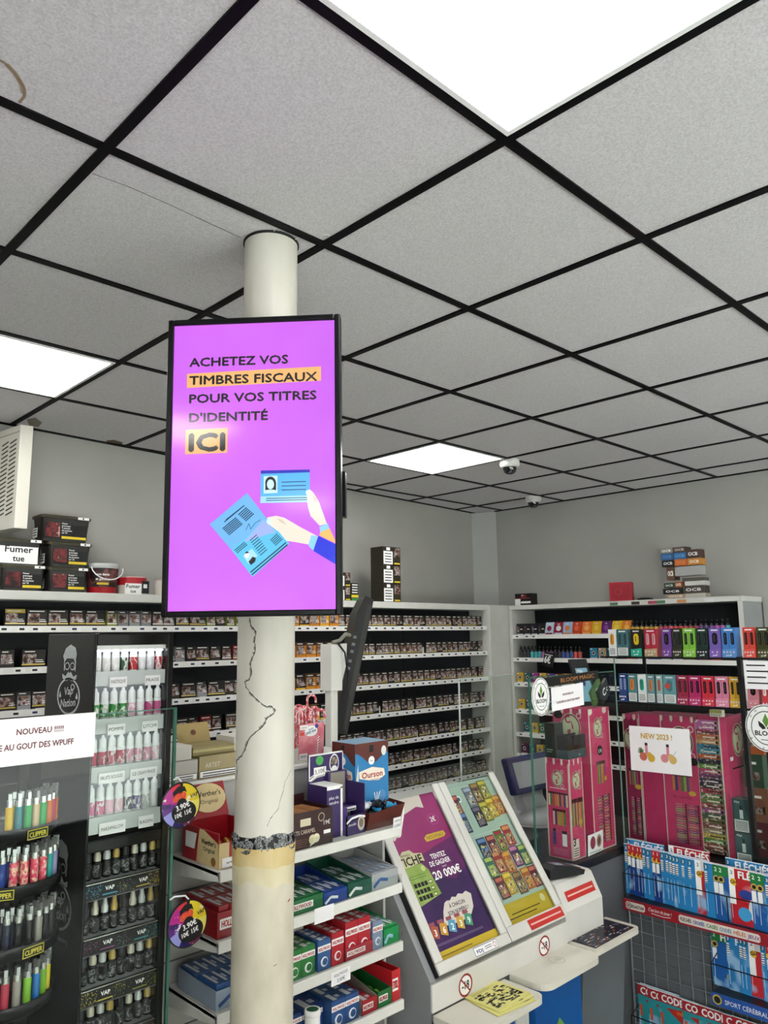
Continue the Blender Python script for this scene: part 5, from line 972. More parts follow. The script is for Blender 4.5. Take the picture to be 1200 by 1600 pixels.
m.text(pP, .05, .334, .011, 'Numéro', INK, .0014, wd=.05, rot=-3); m.text(pP, .066, .303, .028, 'TICHE', col('#2a2418'), .0014, wd=.112, bold=.08); m.disc(pP, .108, .283, .010, col('#c4d08a'), .0011); m.ring(pP, .026, .262, .003, .005, INK, .0012)
for k in range(2): m.rect(pP, .034, .256+.009*k, .11, .259+.009*k, col('#6a8a3a'), .0011)
for j in range(3):
    for k in range(4): m.rect(pP, .036+k*.017, .187+j*.021, .050+k*.017, .201+j*.021, INK, .0012)
    m.rect(pP, .108, .189+j*.021, .124, .200+j*.021, INK, .0012); m.rect(pP, .110, .191+j*.021, .122, .198+j*.021, col('#d8dfa8'), .0013)
m.shape(pP, [(.092, .094), (.115, .135), (.135, .158), (.15, .163), (.165, .160), (.18, .169), (.198, .164), (.215, .172), (.235, .166), (.255, .172), (.275, .158), (.26, .118), (.235, .098), (.18, .088)], col('#d6d0c6', .4), .0010)
m.text(pP, .19, .138, .013, 'À CHACUN', col('#3a2a4a'), .0013, wd=.08, bold=.06); m.text(pP, .185, .117, .013, 'SON NUMÉRO !', col('#3a2a4a'), .0013, wd=.105, bold=.06)
for k, h in enumerate(('#b0563a', '#c9963a', '#5aa0c0', '#c9a23a', '#4a9a7a')):
    a = .022+k*.042; m.shape(pP, [(a, .075), (a+.03, .064), (a+.042, .1), (a+.012, .11)], col(h, .4), .0012); m.text(pP, a+.02, .075, .02, '36239'[k], PURE, .0014, rot=-12, bold=.08); m.rect(pP, a+.005, .106, a+.032, .117, col('#9a4a5a'), .0013)
for k in (.046, .05): m.rect(pP, .02, k, .26, k+.0015, col('#8a7a9a'), .0009)
m.rect(pP, .03, .014, .18, .017, col('#6a5a20'), .0012)
tag(m.build('lottery_poster'), 'purple and magenta lottery poster reading 20 000 in the slanted window', 'poster')
# ticket board and its scratch cards
m = MB(); m.obox(sl(2.305, .04, -.001), (.296, 0, 0), SL*.535, Vector((0, -.826, .563))*.0025, col('#a9bdb2', .4)); pT = Pl(sl(2.305, .04, .0017), (1, 0, 0), SL)
if pT.n.y > 0: pT.n = -pT.n
m.rect(pT, 0, 0, .3, .075, col('#c0a42a', .4), .0004); m.rect(pT, .05, .035, .22, .038, INK, .0008); m.rect(pT, .02, .022, .19, .025, INK, .0008); m.disc(pT, .25, .052, .014, col('#d8cf9a'), .0008)
for a, b in ((.06, .47), (.205, .30)): m.disc(pT, a, b, .013, PURE, .0008); m.disc(pT, a, b, .008, col('#3a6a8a'), .001)
m.rect(pT, .02, .325, .275, .3265, col('#c8d4ce'), .0008)
tag(m.build('ticket_board'), 'pale green ticket board with yellow foot behind the second slanted window', 'board')
def card(h, h2, k):
    key = ('card', h, h2)
    if key not in PROTO:
        m = MB(); w_, hh = .048, .078; m.box(0, w_, 0, .0012, 0, hh, col(h, .4)); p = Pl((0, 0, 0), (1, 0, 0), (0, 0, 1)); r = random.Random(k)
        m.rect(p, .004, hh*.78, w_-.004, hh*.95, col(h2, .4)); m.rect(p, .005, hh*.08, w_-.005, hh*.6, noisy('scratch_'+h[1:], [(.38, h2), (.48, h), (.56, '#d8c8a0'), (.64, '#3a2a30')], 110, 1, .4, rand=True), .0004)
        for q in range(5): a, b = r.uniform(.006, .034), r.uniform(.006, .05); m.rect(p, a, b, a+.008, b+.008, col(r.choice(('#e0d070', h2, '#e8e0d8', '#402a40'))), .0007)
        PROTO[key] = m.build('scratch_card'); return PROTO[key], True
    return PROTO[key], False
CC = {'grey blue': ('#6a6f8a', '#a8b0c8'), 'brown': ('#6a5040', '#a08050'), 'olive': ('#7d7a3a', '#c9b84a'), 'orange': ('#b0603a', '#d8a04a'), 'dark': ('#3a3a4a', '#7a6a8a'), 'green': ('#5f7a34', '#a83a44'), 'maroon': ('#6a2a3a', '#c86a5a'), 'teal': ('#3a6a5a', '#b0c060'), 'gold': ('#b08a2a', '#e0c850'), 'red': ('#a03a3a', '#d88a5a'), 'purple': ('#5a3a6a', '#c87aa0'), 'navy': ('#2f3a5a', '#6a8ac0')}
LAY = [(.005, .41, 'maroon'), (.006, .34, 'navy'), (.10, .43, 'grey blue'), (.150, .44, 'brown'), (.20, .445, 'olive'), (.10, .35, 'dark'), (.15, .362, 'olive'), (.195, .37, 'gold'), (.240, .375, 'orange'),
       (.045, .235, 'navy'), (.10, .235, 'maroon'), (.155, .245, 'green'), (.21, .255, 'red'),
       (.035, .185-.02, 'teal'), (.088, .175, 'red'), (.04, .09, 'maroon'), (.09, .095, 'gold'), (.14, .165, 'orange'), (.145, .085, 'brown'), (.195, .20-.025, 'purple'), (.245, .17, 'teal'), (.2, .09, 'orange'), (.246, .088, 'maroon')]
rowname = lambda b: 'upper' if b > .33 else 'middle' if b > .22 else 'lower'
seen = {}
for k, (a, b, nm) in enumerate(LAY):
    pr_, first = card(*CC[nm], k); o_ = pr_ if first else pr_.copy()
    if not first: C.objects.link(o_)
    o_.matrix_world = Matrix.Translation(pT.p(a, b, .0025)) @ Matrix(((1, 0, 0, 0), (0, .826, .563, 0), (0, -.563, .826, 0), (0, 0, 0, 1)))
    seen[nm] = seen.get(nm, 0)+1
    tag(o_, '%s scratch card, %s of its colour, in the %s rows of the ticket board' % (nm, nth(seen[nm]), rowname(b)), 'scratch card', 'scratch cards on the ticket board')
# console with the card terminal
t = thing('payment_console', 'white console with red sticker holding the card terminal', 'console', (2.76, 1.9, .67))
m = MB(); prof = [(1.752, .671), (1.752, .778), (1.796, .866), (1.812, .873), (1.888, .875), (1.888, .671)]; m.prism([(2.632, y, z) for y, z in prof], (.263, 0, 0), WM); m.build('console_body', t, bevel=.005)
b = MB(); p = Pl((2.64, 1.7505, .778), (1, 0, 0), (0, .044, .088))
if p.n.y > 0: p.n = -p.n
red_sticker(b, p, .03, .030, .2, .036).build('red_sticker', t)
t = thing('card_terminal', 'black card payment terminal lying on the white console', 'card terminal', (2.73, 1.83, .877))
q0 = Vector((2.645, 1.822, .8765)); L_ = Vector((.93, -.30, 0)).normalized(); W2 = Vector((.30, .93, 0)).normalized()*.062; zz = Vector((0, 0, 1))
m = MB(); m.prism([q0, q0+L_*.165, q0+L_*.172+zz*.016, q0+L_*.11+zz*.036, q0+L_*.03+zz*.048, q0+zz*.032], W2, col('#141519', .3)); m.build('terminal_body', t, bevel=.005)
m = MB(); p = Pl(q0+L_*.032+zz*.0484+W2*.1, L_*.08-zz*.012, W2); m.rect(p, .0, .002, .05, .048, col('#8d9aaa', .15), .001); m.build('terminal_screen', t)
m = MB(); p = Pl(q0+L_*.112+zz*.036+W2*.1, L_*.06-zz*.0195, W2)
for i in range(4):
    for j in range(3): m.obox(p.p(.004+.012*i, .004+.016*j, .0008), p.ux*.009, p.uy*.012, p.n*.002, col(('#7d828c', '#7d828c', '#7d828c', ('#b03030', '#c0a030', '#309050')[j])[i], .4))
m.build('keypad', t)
m = MB(); m.tube([(2.655, 1.845, .895), (2.645, 1.865, .885), (2.64, 1.884, .882)], .003, MATT); m.build('cable', t)
# slip trays and blue fronts beneath
def slab(x0, x1, y0, y1, z, th, r, mat, name, par):
    m = MB(); P = [(x0, y1, z), (x0, y0+r, z)]+[(x0+r-r*math.cos(a), y0+r-r*math.sin(a), z) for a in [math.radians(15*k) for k in range(1, 7)]]+[(x1-r+r*math.sin(a), y0+r-r*math.cos(a), z) for a in [math.radians(15*k) for k in range(0, 7)]]+[(x1, y1, z)]
    m.prism(P, (0, 0, th), mat); return m.build(name, par, bevel=.003)
CRMW = noisy('cream_laminate', [(.3, '#d6d2c4'), (.7, '#dfdbce')], 5, rough=.3)
t = thing('lottery_counter', 'cream and blue lottery counter with rounded writing trays under the slanted display', 'counter', (2.4, 1.9, 0))
m = MB(); m.box(1.88, 2.62, 1.754, 2.30, 0, .67, GREY); m.box(2.632, 2.90, 1.802, 1.888, 0, .645, GREY); m.build('counter_body', t)
slab(1.878, 2.235, 1.575, 1.743, .648, .02, .035, CRMW, 'writing_tray', t); slab(2.262, 2.625, 1.595, 1.743, .668-.012, .02, .05, CRMW, 'writing_tray', t); slab(2.645, 2.985, 1.64, 1.795, .649, .02, .03, CRMW, 'writing_tray', t)
BLU = noisy('blue_front', [(.3, '#0f4f96'), (.7, '#175ca6')], 4, rough=.35); NVB = col('#152038', .4)
m = MB(); m.box(1.882, 1.93, 1.69, 1.752, 0, .647, NVB); m.box(1.93, 2.215, 1.69, 1.752, 0, .647, BLU); m.build('blue_door', t)
m = MB(); m.box(2.33, 2.615, 1.69, 1.752, 0, .655, BLU); p = Pl((2.47, 1.69, .42), (1, 0, 1), (-1, 0, 1)); m.rect(p, -.05, -.05, .05, .05, col('#6a9f4a'), .001); m.rect(p, -.02, -.02, .02, .02, BLU, .0015); m.build('blue_door', t)
m = MB(); m.box(2.235, 2.31, 1.70, 1.752, 0, .647, OFFW); m.build('pale_post', t, bevel=.004)
m = MB(); m.prism([(2.66, 1.80, .648), (2.66, 1.70, .648), (2.66, 1.76, 0), (2.66, 1.80, 0)], (.31, 0, 0), noisy('slate_panel', [(.3, '#5f6468'), (.7, '#696e72')], 4, rough=.4)); m.build('slanted_front', t)
m = MB(); pf2 = Pl((0, 0, .6765), (1, 0, 0), (0, 1, 0)); sign18(2.47, 1.70, .034, col('#b8b4a8'), col('#a8a498'), pf2); gh = MB(); gh.ring(pf2, 2.47, 1.69, .026, .030, col('#c2beb2', .4), .0002); gh.text(pf2, 2.47, 1.68, .022, '-18', col('#b9b5a9', .4), .0002, wd=.034); gh.build('faded_print', t)
def yellow_slip(m, p, w_, h_, seed):
    r = random.Random(seed); YL = col('#e3dc86', .6); m.rect(p, 0, 0, w_, h_, YL, .0004)
    for k in range(110):
        a, b = .012+.86*w_*r.random(), .01+r.random()*h_*.72; m.rect(p, a, b, min(a+r.uniform(.006, .024), w_-.012), b+r.uniform(.002, .009), col(r.choice(('#2a2a20', '#4a4838', '#1a1a14', '#6a6848'))), .0006)
    for k in range(5): m.rect(p, .02, h_*(.86+.022*k), w_*r.uniform(.5, .9), h_*(.866+.022*k), col('#5a5838'), .0006)
for k, (x, y, rz) in enumerate(((2.03, 1.595, -.12), (2.045, 1.60, -.05), (2.05, 1.605, .03))):
    m = MB(); w_, h_ = .17, .135; z0 = .6695+.0018*k; ux = Vector((math.cos(rz), math.sin(rz), 0)); uy = Vector((-math.sin(rz), math.cos(rz), 0)); m.obox((x-.02, y, z0), ux*w_, uy*h_, (0, 0, .0012), col('#e3dc86', .6)); p = Pl((x-.02, y, z0+.0012), ux, uy); yellow_slip(m, p, w_, h_, 3+k); tag(m.build('yellow_leaflet'), 'yellow printed leaflet, %s of three fanned on the cream tray' % ('lowest', 'middle', 'topmost')[k], 'leaflet', 'yellow leaflets on the writing tray')
m = MB(); m.box(2.67, 2.955, 1.655, 1.795, .6695, .6715, col('#14182a', .4)); p = Pl((2.67, 1.655, .6715), (1, 0, 0), (0, 1, 0)); r = random.Random(4)
for k in range(60): a, b = r.random()*.26, r.random()*.10; m.rect(p, a, b, a+r.uniform(.006, .022), b+.004, col(r.choice(('#d8d8e0', '#8a8a98', '#b0603a', '#e8e8ea')) if a+b < .3 else '#8a8a98'), .0006)
tag(m.build('flyer'), 'dark navy flyer with white print lying on the far rounded tray', 'flyer')
# customer terminal behind
t = thing('till_terminal', 'grey till terminal with blue framed tilted screen behind the lottery display', 'till', (3.5, 2.5, .56))
TG = noisy('terminal_grey', [(.3, '#a5a8aa'), (.7, '#b0b3b5')], 5, rough=.4); sx = 3.53
m = MB(); m.prism([(sx-.10, 2.40, .556), (sx-.10, 2.40, .72), (sx-.10, 2.44, .84), (sx-.10, 2.58, .84), (sx-.10, 2.66, .556)], (.27, 0, 0), TG); m.build('terminal_base', t, bevel=.03, seg=4)
m = MB(); m.lathe([(.165, 0), (.18, .008), (.18, .02), (.14, .052), (.07, .066)], (sx, 2.50, .845), TG, 36); m.lathe([(.181, .006), (.1815, .012)], (sx, 2.50, .845), PURE, 36); m.build('rounded_shelf', t)
m = MB(); m.prism([(sx-.095, 2.49, .90), (sx+.10, 2.49, .90), (sx+.08, 2.56, 1.04), (sx-.08, 2.56, 1.04)], (0, .06, 0), TG); m.build('neck', t, bevel=.01)
o0 = Vector((3.36, 2.50, .995)); sw = .37; ux = Vector((1, -.03, 0)).normalized(); uy = Vector((-.10, .22, .96)).normalized(); n_ = ux.cross(uy)
m = MB(); m.obox(o0, ux*sw, uy*.19, -n_*.045, col('#343a66', .35)); m.build('screen_frame', t, bevel=.01)
m = MB(); p = Pl(o0, ux, uy)
if p.n.dot(CAM-o0) < 0: p.n = -p.n
m.rect(p, .035, .03, sw-.035, .16, col('#b4babf', .12, spec=.6), .0015); m.build('screen', t)
m = MB(); m.tube([o0+Vector((.19, .08, -.06)), o0+Vector((.20, -.02, -.12)), o0+Vector((.16, -.09, -.22)), o0+Vector((.17, -.12, -.40))], .004, MATT); m.build('cable', t)
m = MB(); m.box(3.32, 3.84, 2.34, 2.76, .0, .545, GREY); m.box(3.30, 3.86, 2.32, 2.78, .545, .555, WHITE); tag(m.build('till_desk'), 'grey low desk carrying the till terminal behind the counter', 'desk')
# ------------------------------------------------------------ glass counters of the vape shop
VX, VY = 3.085, 1.75
FL = .1437
BEFORE = set(bpy.data.objects)
t = thing('counter_base', 'dark grey counter with black edge under the glass cases', 'counter', (3.0, 1.7, 0))
m = MB(); m.box(2.70, VX, 1.752, 2.08, FL, .905, DGREY); m.box(VX, 3.55, .6, 2.08, FL, .905, DGREY); m.build('counter_front', t)
m = MB(); m.box(2.46, VX, 1.745, 2.08, .905, .936, BLACK); m.box(VX-.005, 3.55, .6, 1.745, .905, .936, BLACK); m.box(VX, 3.55, 1.745, 2.08, .905, .936, BLACK); m.build('black_edge', t)
t = thing('glass_case_front', 'upright glass case carrying a round white leaf badge, pink displays inside', 'glass case', (2.77, 1.76, .96))
ZB = .9368
m = MB(); m.box(2.46, VX-.008, 1.748, 1.754, .937, 1.65, GLASS); m.build('glass_pane', t)
m = MB(); m.box(2.455, 2.4595, 1.747, 1.755, .937, 1.652, EDGE); m.box(2.46, VX-.008, 1.747, 1.755, 1.6505, 1.654, EDGE); m.build('glass_edge', t)
t = thing('clear_screen', 'clear plastic screen standing above the lottery display with bright thin edge', 'screen', (2.3, 1.9, 1.25))
m = MB(); m.box(2.27, 2.64, 1.935, 1.939, 1.25, 1.652, GLASS); m.build('screen_pane', t); m = MB(); m.box(2.267, 2.2698, 1.934, 1.940, 1.25, 1.652, col('#c9cecb', .2)); m.box(2.27, 2.64, 1.9345, 1.9395, 1.6525, 1.655, col('#a9b5b0', .2)); m.build('screen_edge', t)
# sign on the case
t = thing('shop_sign', 'black strip sign with copper letters and oval white leaf badge on glass', 'sign', (2.6, 1.74, 1.6))
COP = col('#c98a4e', .4)
def badge(m, p, cx, cy, rx, ry):
    m.disc(p, cx, cy, rx, PURE, .0004, rb=ry, n=36); k = ry/rx
    m.ring(p, cx, cy, rx*.92, rx*.96, col('#4a4d50'), .0007, k=k, n=36); m.ring(p, cx, cy, rx*.68, rx*.72, col('#4a4d50'), .0007, k=k, n=36)
    for i in range(16):
        a = math.radians(22.5*i+8)
        if i % 8 != 7: m.text(p, cx+rx*.82*math.cos(a), cy+ry*.8*math.sin(a)-rx*.04, rx*.12, 'VENTE BLOOM SHOP'[15-i] if 'VENTE BLOOM SHOP'[15-i] != ' ' else '.', INK, .0008, rot=math.degrees(a)-90)
    m.shape(p, [(cx, cy+ry*.62), (cx+rx*.16, cy+ry*.3), (cx, cy+ry*.02), (cx-rx*.16, cy+ry*.3)], col('#5f8f3a'), .0008)
    for s_ in (-1, 1): m.shape(p, [(cx+s_*rx*.02, cy-ry*.02), (cx+s_*rx*.12, cy+ry*.14), (cx+s_*rx*.36, cy+ry*.30), (cx+s_*rx*.34, cy+ry*.08), (cx+s_*rx*.18, cy-ry*.06)], INK, .0009)
    m.text(p, cx, cy-ry*.32, ry*.2, 'BLOOM', INK, .0009, wd=rx*1.1, bold=.08); m.line(p, [(cx-rx*.3, cy-ry*.5), (cx+rx*.3, cy-ry*.5)], rx*.03, INK, .0008)
r_ = Vector((1, 0, .035)).normalized(); p = Pl((2.49, 1.741, 1.610), r_, (-.035, 0, 1))
m = MB(); m.obox((2.49, 1.742, 1.610), r_*.45, (0, .003, 0), Vector((0, 0, .036)), MATT); m.text(p, .29, .010, .0165, 'BLOOM MAGIC', COP, .0016, wd=.25); m.build('black_strip', t)
m = MB(); m.lathe([(.058, 0), (.058, .003)], (2.512, 1.740, 1.58), PURE, 36, (0, -1, 0)); m.v = [(x, y, 1.58+(z-1.58)*1.22) for x, y, z in m.v]; badge(m, Pl((0, 1.7368, 0), (1, 0, 0), (0, 0, 1)), 2.512, 1.58, .058, .071); m.build('round_badge', t)
m = MB(); m.obox((2.588, 1.741, 1.519), Vector((.23, 0, .010)), (0, .001, 0), (-.001, 0, .089), PAPER); p = Pl((2.588, 1.7405, 1.519), (1, 0, .045), (0, 0, 1)); m.text(p, .115, .052, .0085, 'NOUVEAU !!!', RD, .0008, wd=.075, bold=.06); m.text(p, .115, .026, .0085, 'E-LIQUIDE AU GOUT DES WPUFF', RD, .0008, wd=.165, bold=.06); tag(m.build('paper_notice'), 'small white paper notice under the black strip with copper letters', 'notice')
# pink displays
PNK, PNK2, CRE = noisy('pink_card', [(.3, '#cc3a68'), (.7, '#da4c78')], 6, rough=.35), noisy('deep_pink_card', [(.3, '#b82c5c'), (.7, '#c63a6a')], 6, rough=.35), col('#d9cfc0', .4)
def swirl(m, p, cx, cy, s, l=.0006):
    m.disc(p, cx, cy, s*.5, col('#c3c9a8', .4), l, rb=s*.6); m.ring(p, cx, cy, s*.42, s*.47, col('#7a2a44'), l+.0002, k=1.2)
    for k, (a, b) in enumerate(((-.1, .25), (.12, .02), (-.06, -.22))): m.text(p, cx+s*a, cy+s*b-s*.06, s*.3, 'Cig'[k], col('#b0244c'), l+.0004, bold=.1, rot=10)
    m.ring(p, cx+s*.42, cy+s*.5, s*.08, s*.13, col('#d8b8b8'), l+.0003); m.ring(p, cx+s*.4, cy-s*.5, s*.1, s*.15, col('#d8b8b8'), l+.0003)
def awning(m, p, w_, h_, n=7):
    for k in range(n):
        a = w_*k/n; m.shape(p, [(a, h_), (a+w_/n*.55, h_), (a+w_/n*.55, h_-.018), (a+w_/n*.27, h_-.026), (a, h_-.018)], CRE if k % 2 == 0 else PNK2, .0009); m.rect(p, a+w_/n*.55, h_-.016, a+w_/n, h_, PNK2, .0008)
SW = ['#6a4a8a', '#c9963a', '#4a8a4a', '#d8c8b0', '#3a4a8a', '#c04a5a', '#8ab04a', '#d0803a']
def sticks(m, p, x0, x1, y0, y1, n, seed, l=.0008):
    r = random.Random(seed)
    for k in range(n):
        a = x0+(x1-x0)*k/n; m.rect(p, a, y0, a+(x1-x0)/n*.8, y1-(y1-y0)*.15, col(r.choice(SW), .4), l); m.rect(p, a, y1-(y1-y0)*.15, a+(x1-x0)/n*.8, y1, INK, l)
def flavours(m, p, x0, x1, y0, y1, n, seed, l=.0008):
    r = random.Random(seed); mid = (x0+x1)/2
    for c_ in ((x0, mid-.002), (mid+.002, x1)):
        for k in range(n):
            b = y0+(y1-y0)*k/n; hh = (y1-y0)/n*.78; m.rect(p, c_[0], b, c_[1]-.008, b+hh, col(r.choice(('#8a3a5a', '#b0506a', '#6a4a6a', '#b07a5a', '#8a6a4a', '#7a8a5a', '#5a3a5a')), .4), l); m.rect(p, c_[1]-.007, b, c_[1], b+hh, INK, l)
            m.rect(p, c_[0]+.004, b+hh*.4, c_[0]+(c_[1]-c_[0])*.6, b+hh*.6, col('#d8b8b0'), l+.0002)
def edged(m, p, w_, h_, e=.005): 
    for q in ((0, 0, e, h_), (w_-e, 0, w_, h_), (0, 0, w_, e*.7), (0, h_-e*.7, w_, h_)): m.rect(p, *q, CRE, .0005)
def small_front(m, p, w_, h_):
    edged(m, p, w_, h_); awning(m, p, w_, h_, 6); swirl(m, p, w_*.5, h_*.78, .06); sticks(m, p, w_*.1, w_*.5, h_*.33, h_*.6, 4, 1); sticks(m, p, w_*.52, w_*.92, h_*.3, h_*.6, 5, 2); m.disc(p, w_*.68, h_*.36, .013, col('#c9a23a'), .0012); m.rect(p, w_*.08, h_*.02, w_*.5, h_*.2, CRE, .0008); m.text(p, w_*.18, h_*.14, .03, '3', INK, .0012, bold=.08)
    for k in range(4): m.rect(p, w_*.12, h_*(.04+.022*k), w_*.45, h_*(.048+.022*k), INK, .0012)
def small_side(m, p, w_, h_):
    edged(m, p, w_, h_); awning(m, p, w_, h_, 6); swirl(m, p, w_*.5, h_*.8, .055); m.rect(p, w_*.15, h_*.695, w_*.85, h_*.705, col('#e0b8c4'), .0008); sticks(m, p, w_*.08, w_*.92, h_*.52, h_*.66, 9, 3); sticks(m, p, w_*.25, w_*.8, h_*.33, h_*.49, 6, 4); sticks(m, p, w_*.22, w_*.36, h_*.13, h_*.29, 1, 5); m.rect(p, w_*.6, h_*.13, w_*.8, h_*.27, PURE, .0008); m.rect(p, w_*.6, h_*.25, w_*.8, h_*.28, INK, .001)
    for k in range(5): m.rect(p, w_*.2, h_*(.04+.014*k), w_*.85, h_*(.044+.014*k), col('#d88aa0'), .0008)
carton('pink_display_box', 'smaller pink candy-striped display box standing nearest the card terminal', 'display box', 2.735, 2.832, 1.775, 1.885, ZB, 1.318, '#c93e6a', small_front, None, small_side)
m_ = carton('vape_kit_box', 'dark teal open box of vape sticks resting on the smaller pink display', 'box', 2.737, 2.875, 1.776, 1.828, 1.3185, 1.352, '#18323a', lambda m, p, w_, h_: m.text(p, w_*.6, h_*.3, .008, 'vape', col('#a8c0c4'), .0008))
k_ = MB(); k_.box(2.739, 2.873, 1.778, 1.780, 1.352, 1.408, clear('smoked_plastic', '#8a9698')); k_.box(2.739, 2.741, 1.780, 1.824, 1.352, 1.408, clear('smoked_plastic')); k_.box(2.741, 2.873, 1.824, 1.826, 1.352, 1.408, MATT); k_ = k_.build('clear_window'); k_.parent = m_
for k in range(6):
    m = MB(); m.lathe([(.0065, 0), (.0065, .038), (.005, .042)], (0, 0, 0), col('#9aa4a4', .25, .3), 12); o_ = m.build('vape_stick'); o_.location = (2.756+.021*k, 1.80, 1.3525); tag(o_, 'grey vape stick inside the dark teal box on the pink display', 'vape stick', 'sticks in the teal box')
carton('vape_kit_box', 'black green vape box behind the teal box, by the round badge', 'box', 2.737, 2.80, 1.835, 1.883, 1.3185, 1.455, '#1c2621', None, None, lambda m, p, w_, h_: (m.rect(p, .008, .03, .036, .034, col('#8aa08a')), m.rect(p, .008, .022, .03, .025, col('#8aa08a'))))
def big_front(m, p, w_, h_):
    edged(m, p, w_, h_, .007); awning(m, p, w_, h_, 3); swirl(m, p, w_*.42, h_*.86, .07); m.disc(p, w_*.46, h_*.695, .021, INK, .0008); m.text(p, w_*.46, h_*.68, .014, '5,90', PURE, .001, wd=.028); sticks(m, p, w_*.26, w_*.68, h_*.46, h_*.62, 8, 7); m.disc(p, w_*.66, h_*.49, .010, col('#c9a23a'), .0012); flavours(m, p, w_*.22, w_*.8, h_*.05, h_*.38, 16, 8)
def big_side(m, p, w_, h_):
    awning(m, p, w_, h_, 8); m.disc(p, w_*.16, h_*.95, .022, INK, .0012, rb=.017); swirl(m, p, w_*.5, h_*.86, .1)
carton('pink_display_box', 'larger pink candy-striped display box behind the small one, cream edged', 'display box', 2.90, 3.068, 1.776, 1.95, ZB, 1.502, '#c63a66', big_front, None, big_side)
# on the big pink box: tablet stand and a tilted rolling paper display
t = thing('tablet_display', 'dark tablet display with glowing cyan screen above the copper lettered strip', 'tablet', (3.0, 1.87, 1.5025))
m = MB(); o0 = Vector((2.955, 1.835, 1.5065)); ux, uy = Vector((.105, -.02, 0)), Vector((-.035, .03, .20)); n_ = ux.cross(uy).normalized(); m.obox(o0, ux, uy, -n_*.012, col('#2a2b2e', .3)); m.build('tablet_body', t, bevel=.003); p = Pl(o0, ux, uy)
if p.n.dot(CAM-o0) < 0: p.n = -p.n
m = MB(); m.rect(p, .018, .02, .09, .165, lum('#8fc6d8', .3), .001); m.disc(p, .05, .135, .012, lum('#d8e0f0', .35), .0015, rb=.022); m.rect(p, .025, .15, .05, .158, lum('#f0f0f0', .3), .0015); m.shape(p, [(.03, .10), (.045, .13), (.06, .10), (.05, .085)], lum('#3a3a8a', .3), .0016); m.build('lit_screen', t)
for nm_, y0, base, x0 in (('green', 1.79, '#4a6a35', 2.975), ('black', 1.777, '#24282a', 3.01)):
    m = MB(); ux, uy, uz = Vector((.075, 0, .055)), Vector((0, .012, 0)), Vector((-.03, 0, .062)); o0 = Vector((x0+.01, y0, 1.506)); m.obox(o0, ux, uy, uz, col(base, .4)); p = Pl(o0, ux, uz)
    if p.n.y > 0: p.n = -p.n
    m.text(p, .045, .022, .03, 'C', PURE, .0008, bold=.08); m.text(p, .072, .024, .016, 'C', PURE, .0008, bold=.08); tag(m.build('rolling_paper_display'), '%s tilted rolling paper box beside the tablet on the pink display' % nm_, 'rolling paper box')
m = MB(); m.obox((2.83, 1.7655, ZB+.001), (.115, 0, .004), (0, .0012, 0), (.012, .004, .075), PAPER); p = Pl((2.83, 1.765, ZB+.001), (1, 0, 0), (.012, .004, .075)); m.disc(p, .035, .045, .019, col('#9c2f4a'), .001, rb=.024); m.disc(p, .082, .045, .019, col('#b08a78'), .001, rb=.024); m.disc(p, .082, .045, .010, col('#6a3a34'), .0012, rb=.016)
m.rect(p, .01, .008, .1, .011, col('#8a8a8a'), .001); tag(m.build('paper_card'), 'white card with two round fruit pictures at the foot of the pink boxes', 'card')

# ---- long case along the other side
t = thing('vape_glass_case', 'glass case with dark edged shelves of coloured vape boxes above the magazines', 'glass case', (3.3, 1.4, .94))
m = MB(); m.box(VX, VX+.005, .62, 1.742, .9375, 1.512, GLASS); m.build('glass_pane', t)
def gshelf(z, y1):
    m = MB(); m.box(VX+.012, 3.45, .62, y1, z-.006, z, clear('shelf_glass', '#dfeae6')); m.box(VX+.006, VX+.012, .62, y1, z-.007, z+.001, BLACK); m.build('glass_shelf', t)
gshelf(1.715, 1.815); gshelf(1.524, 1.762)
m = MB(); m.box(VX-.004, VX+.018, 1.206, 1.222, .94, 1.72, BLACK); m.build('case_post', t); m = MB(); m.box(VX-.001, VX+.004, 1.7445, 1.7485, .94, 1.708, col('#6f9488', .15)); m.build('glass_corner', t)
for y in (.62, 1.79): m = MB(); m.box(3.4505, 3.458, y, y+.015, .94, 1.72, BLACK); m.build('case_post', t)
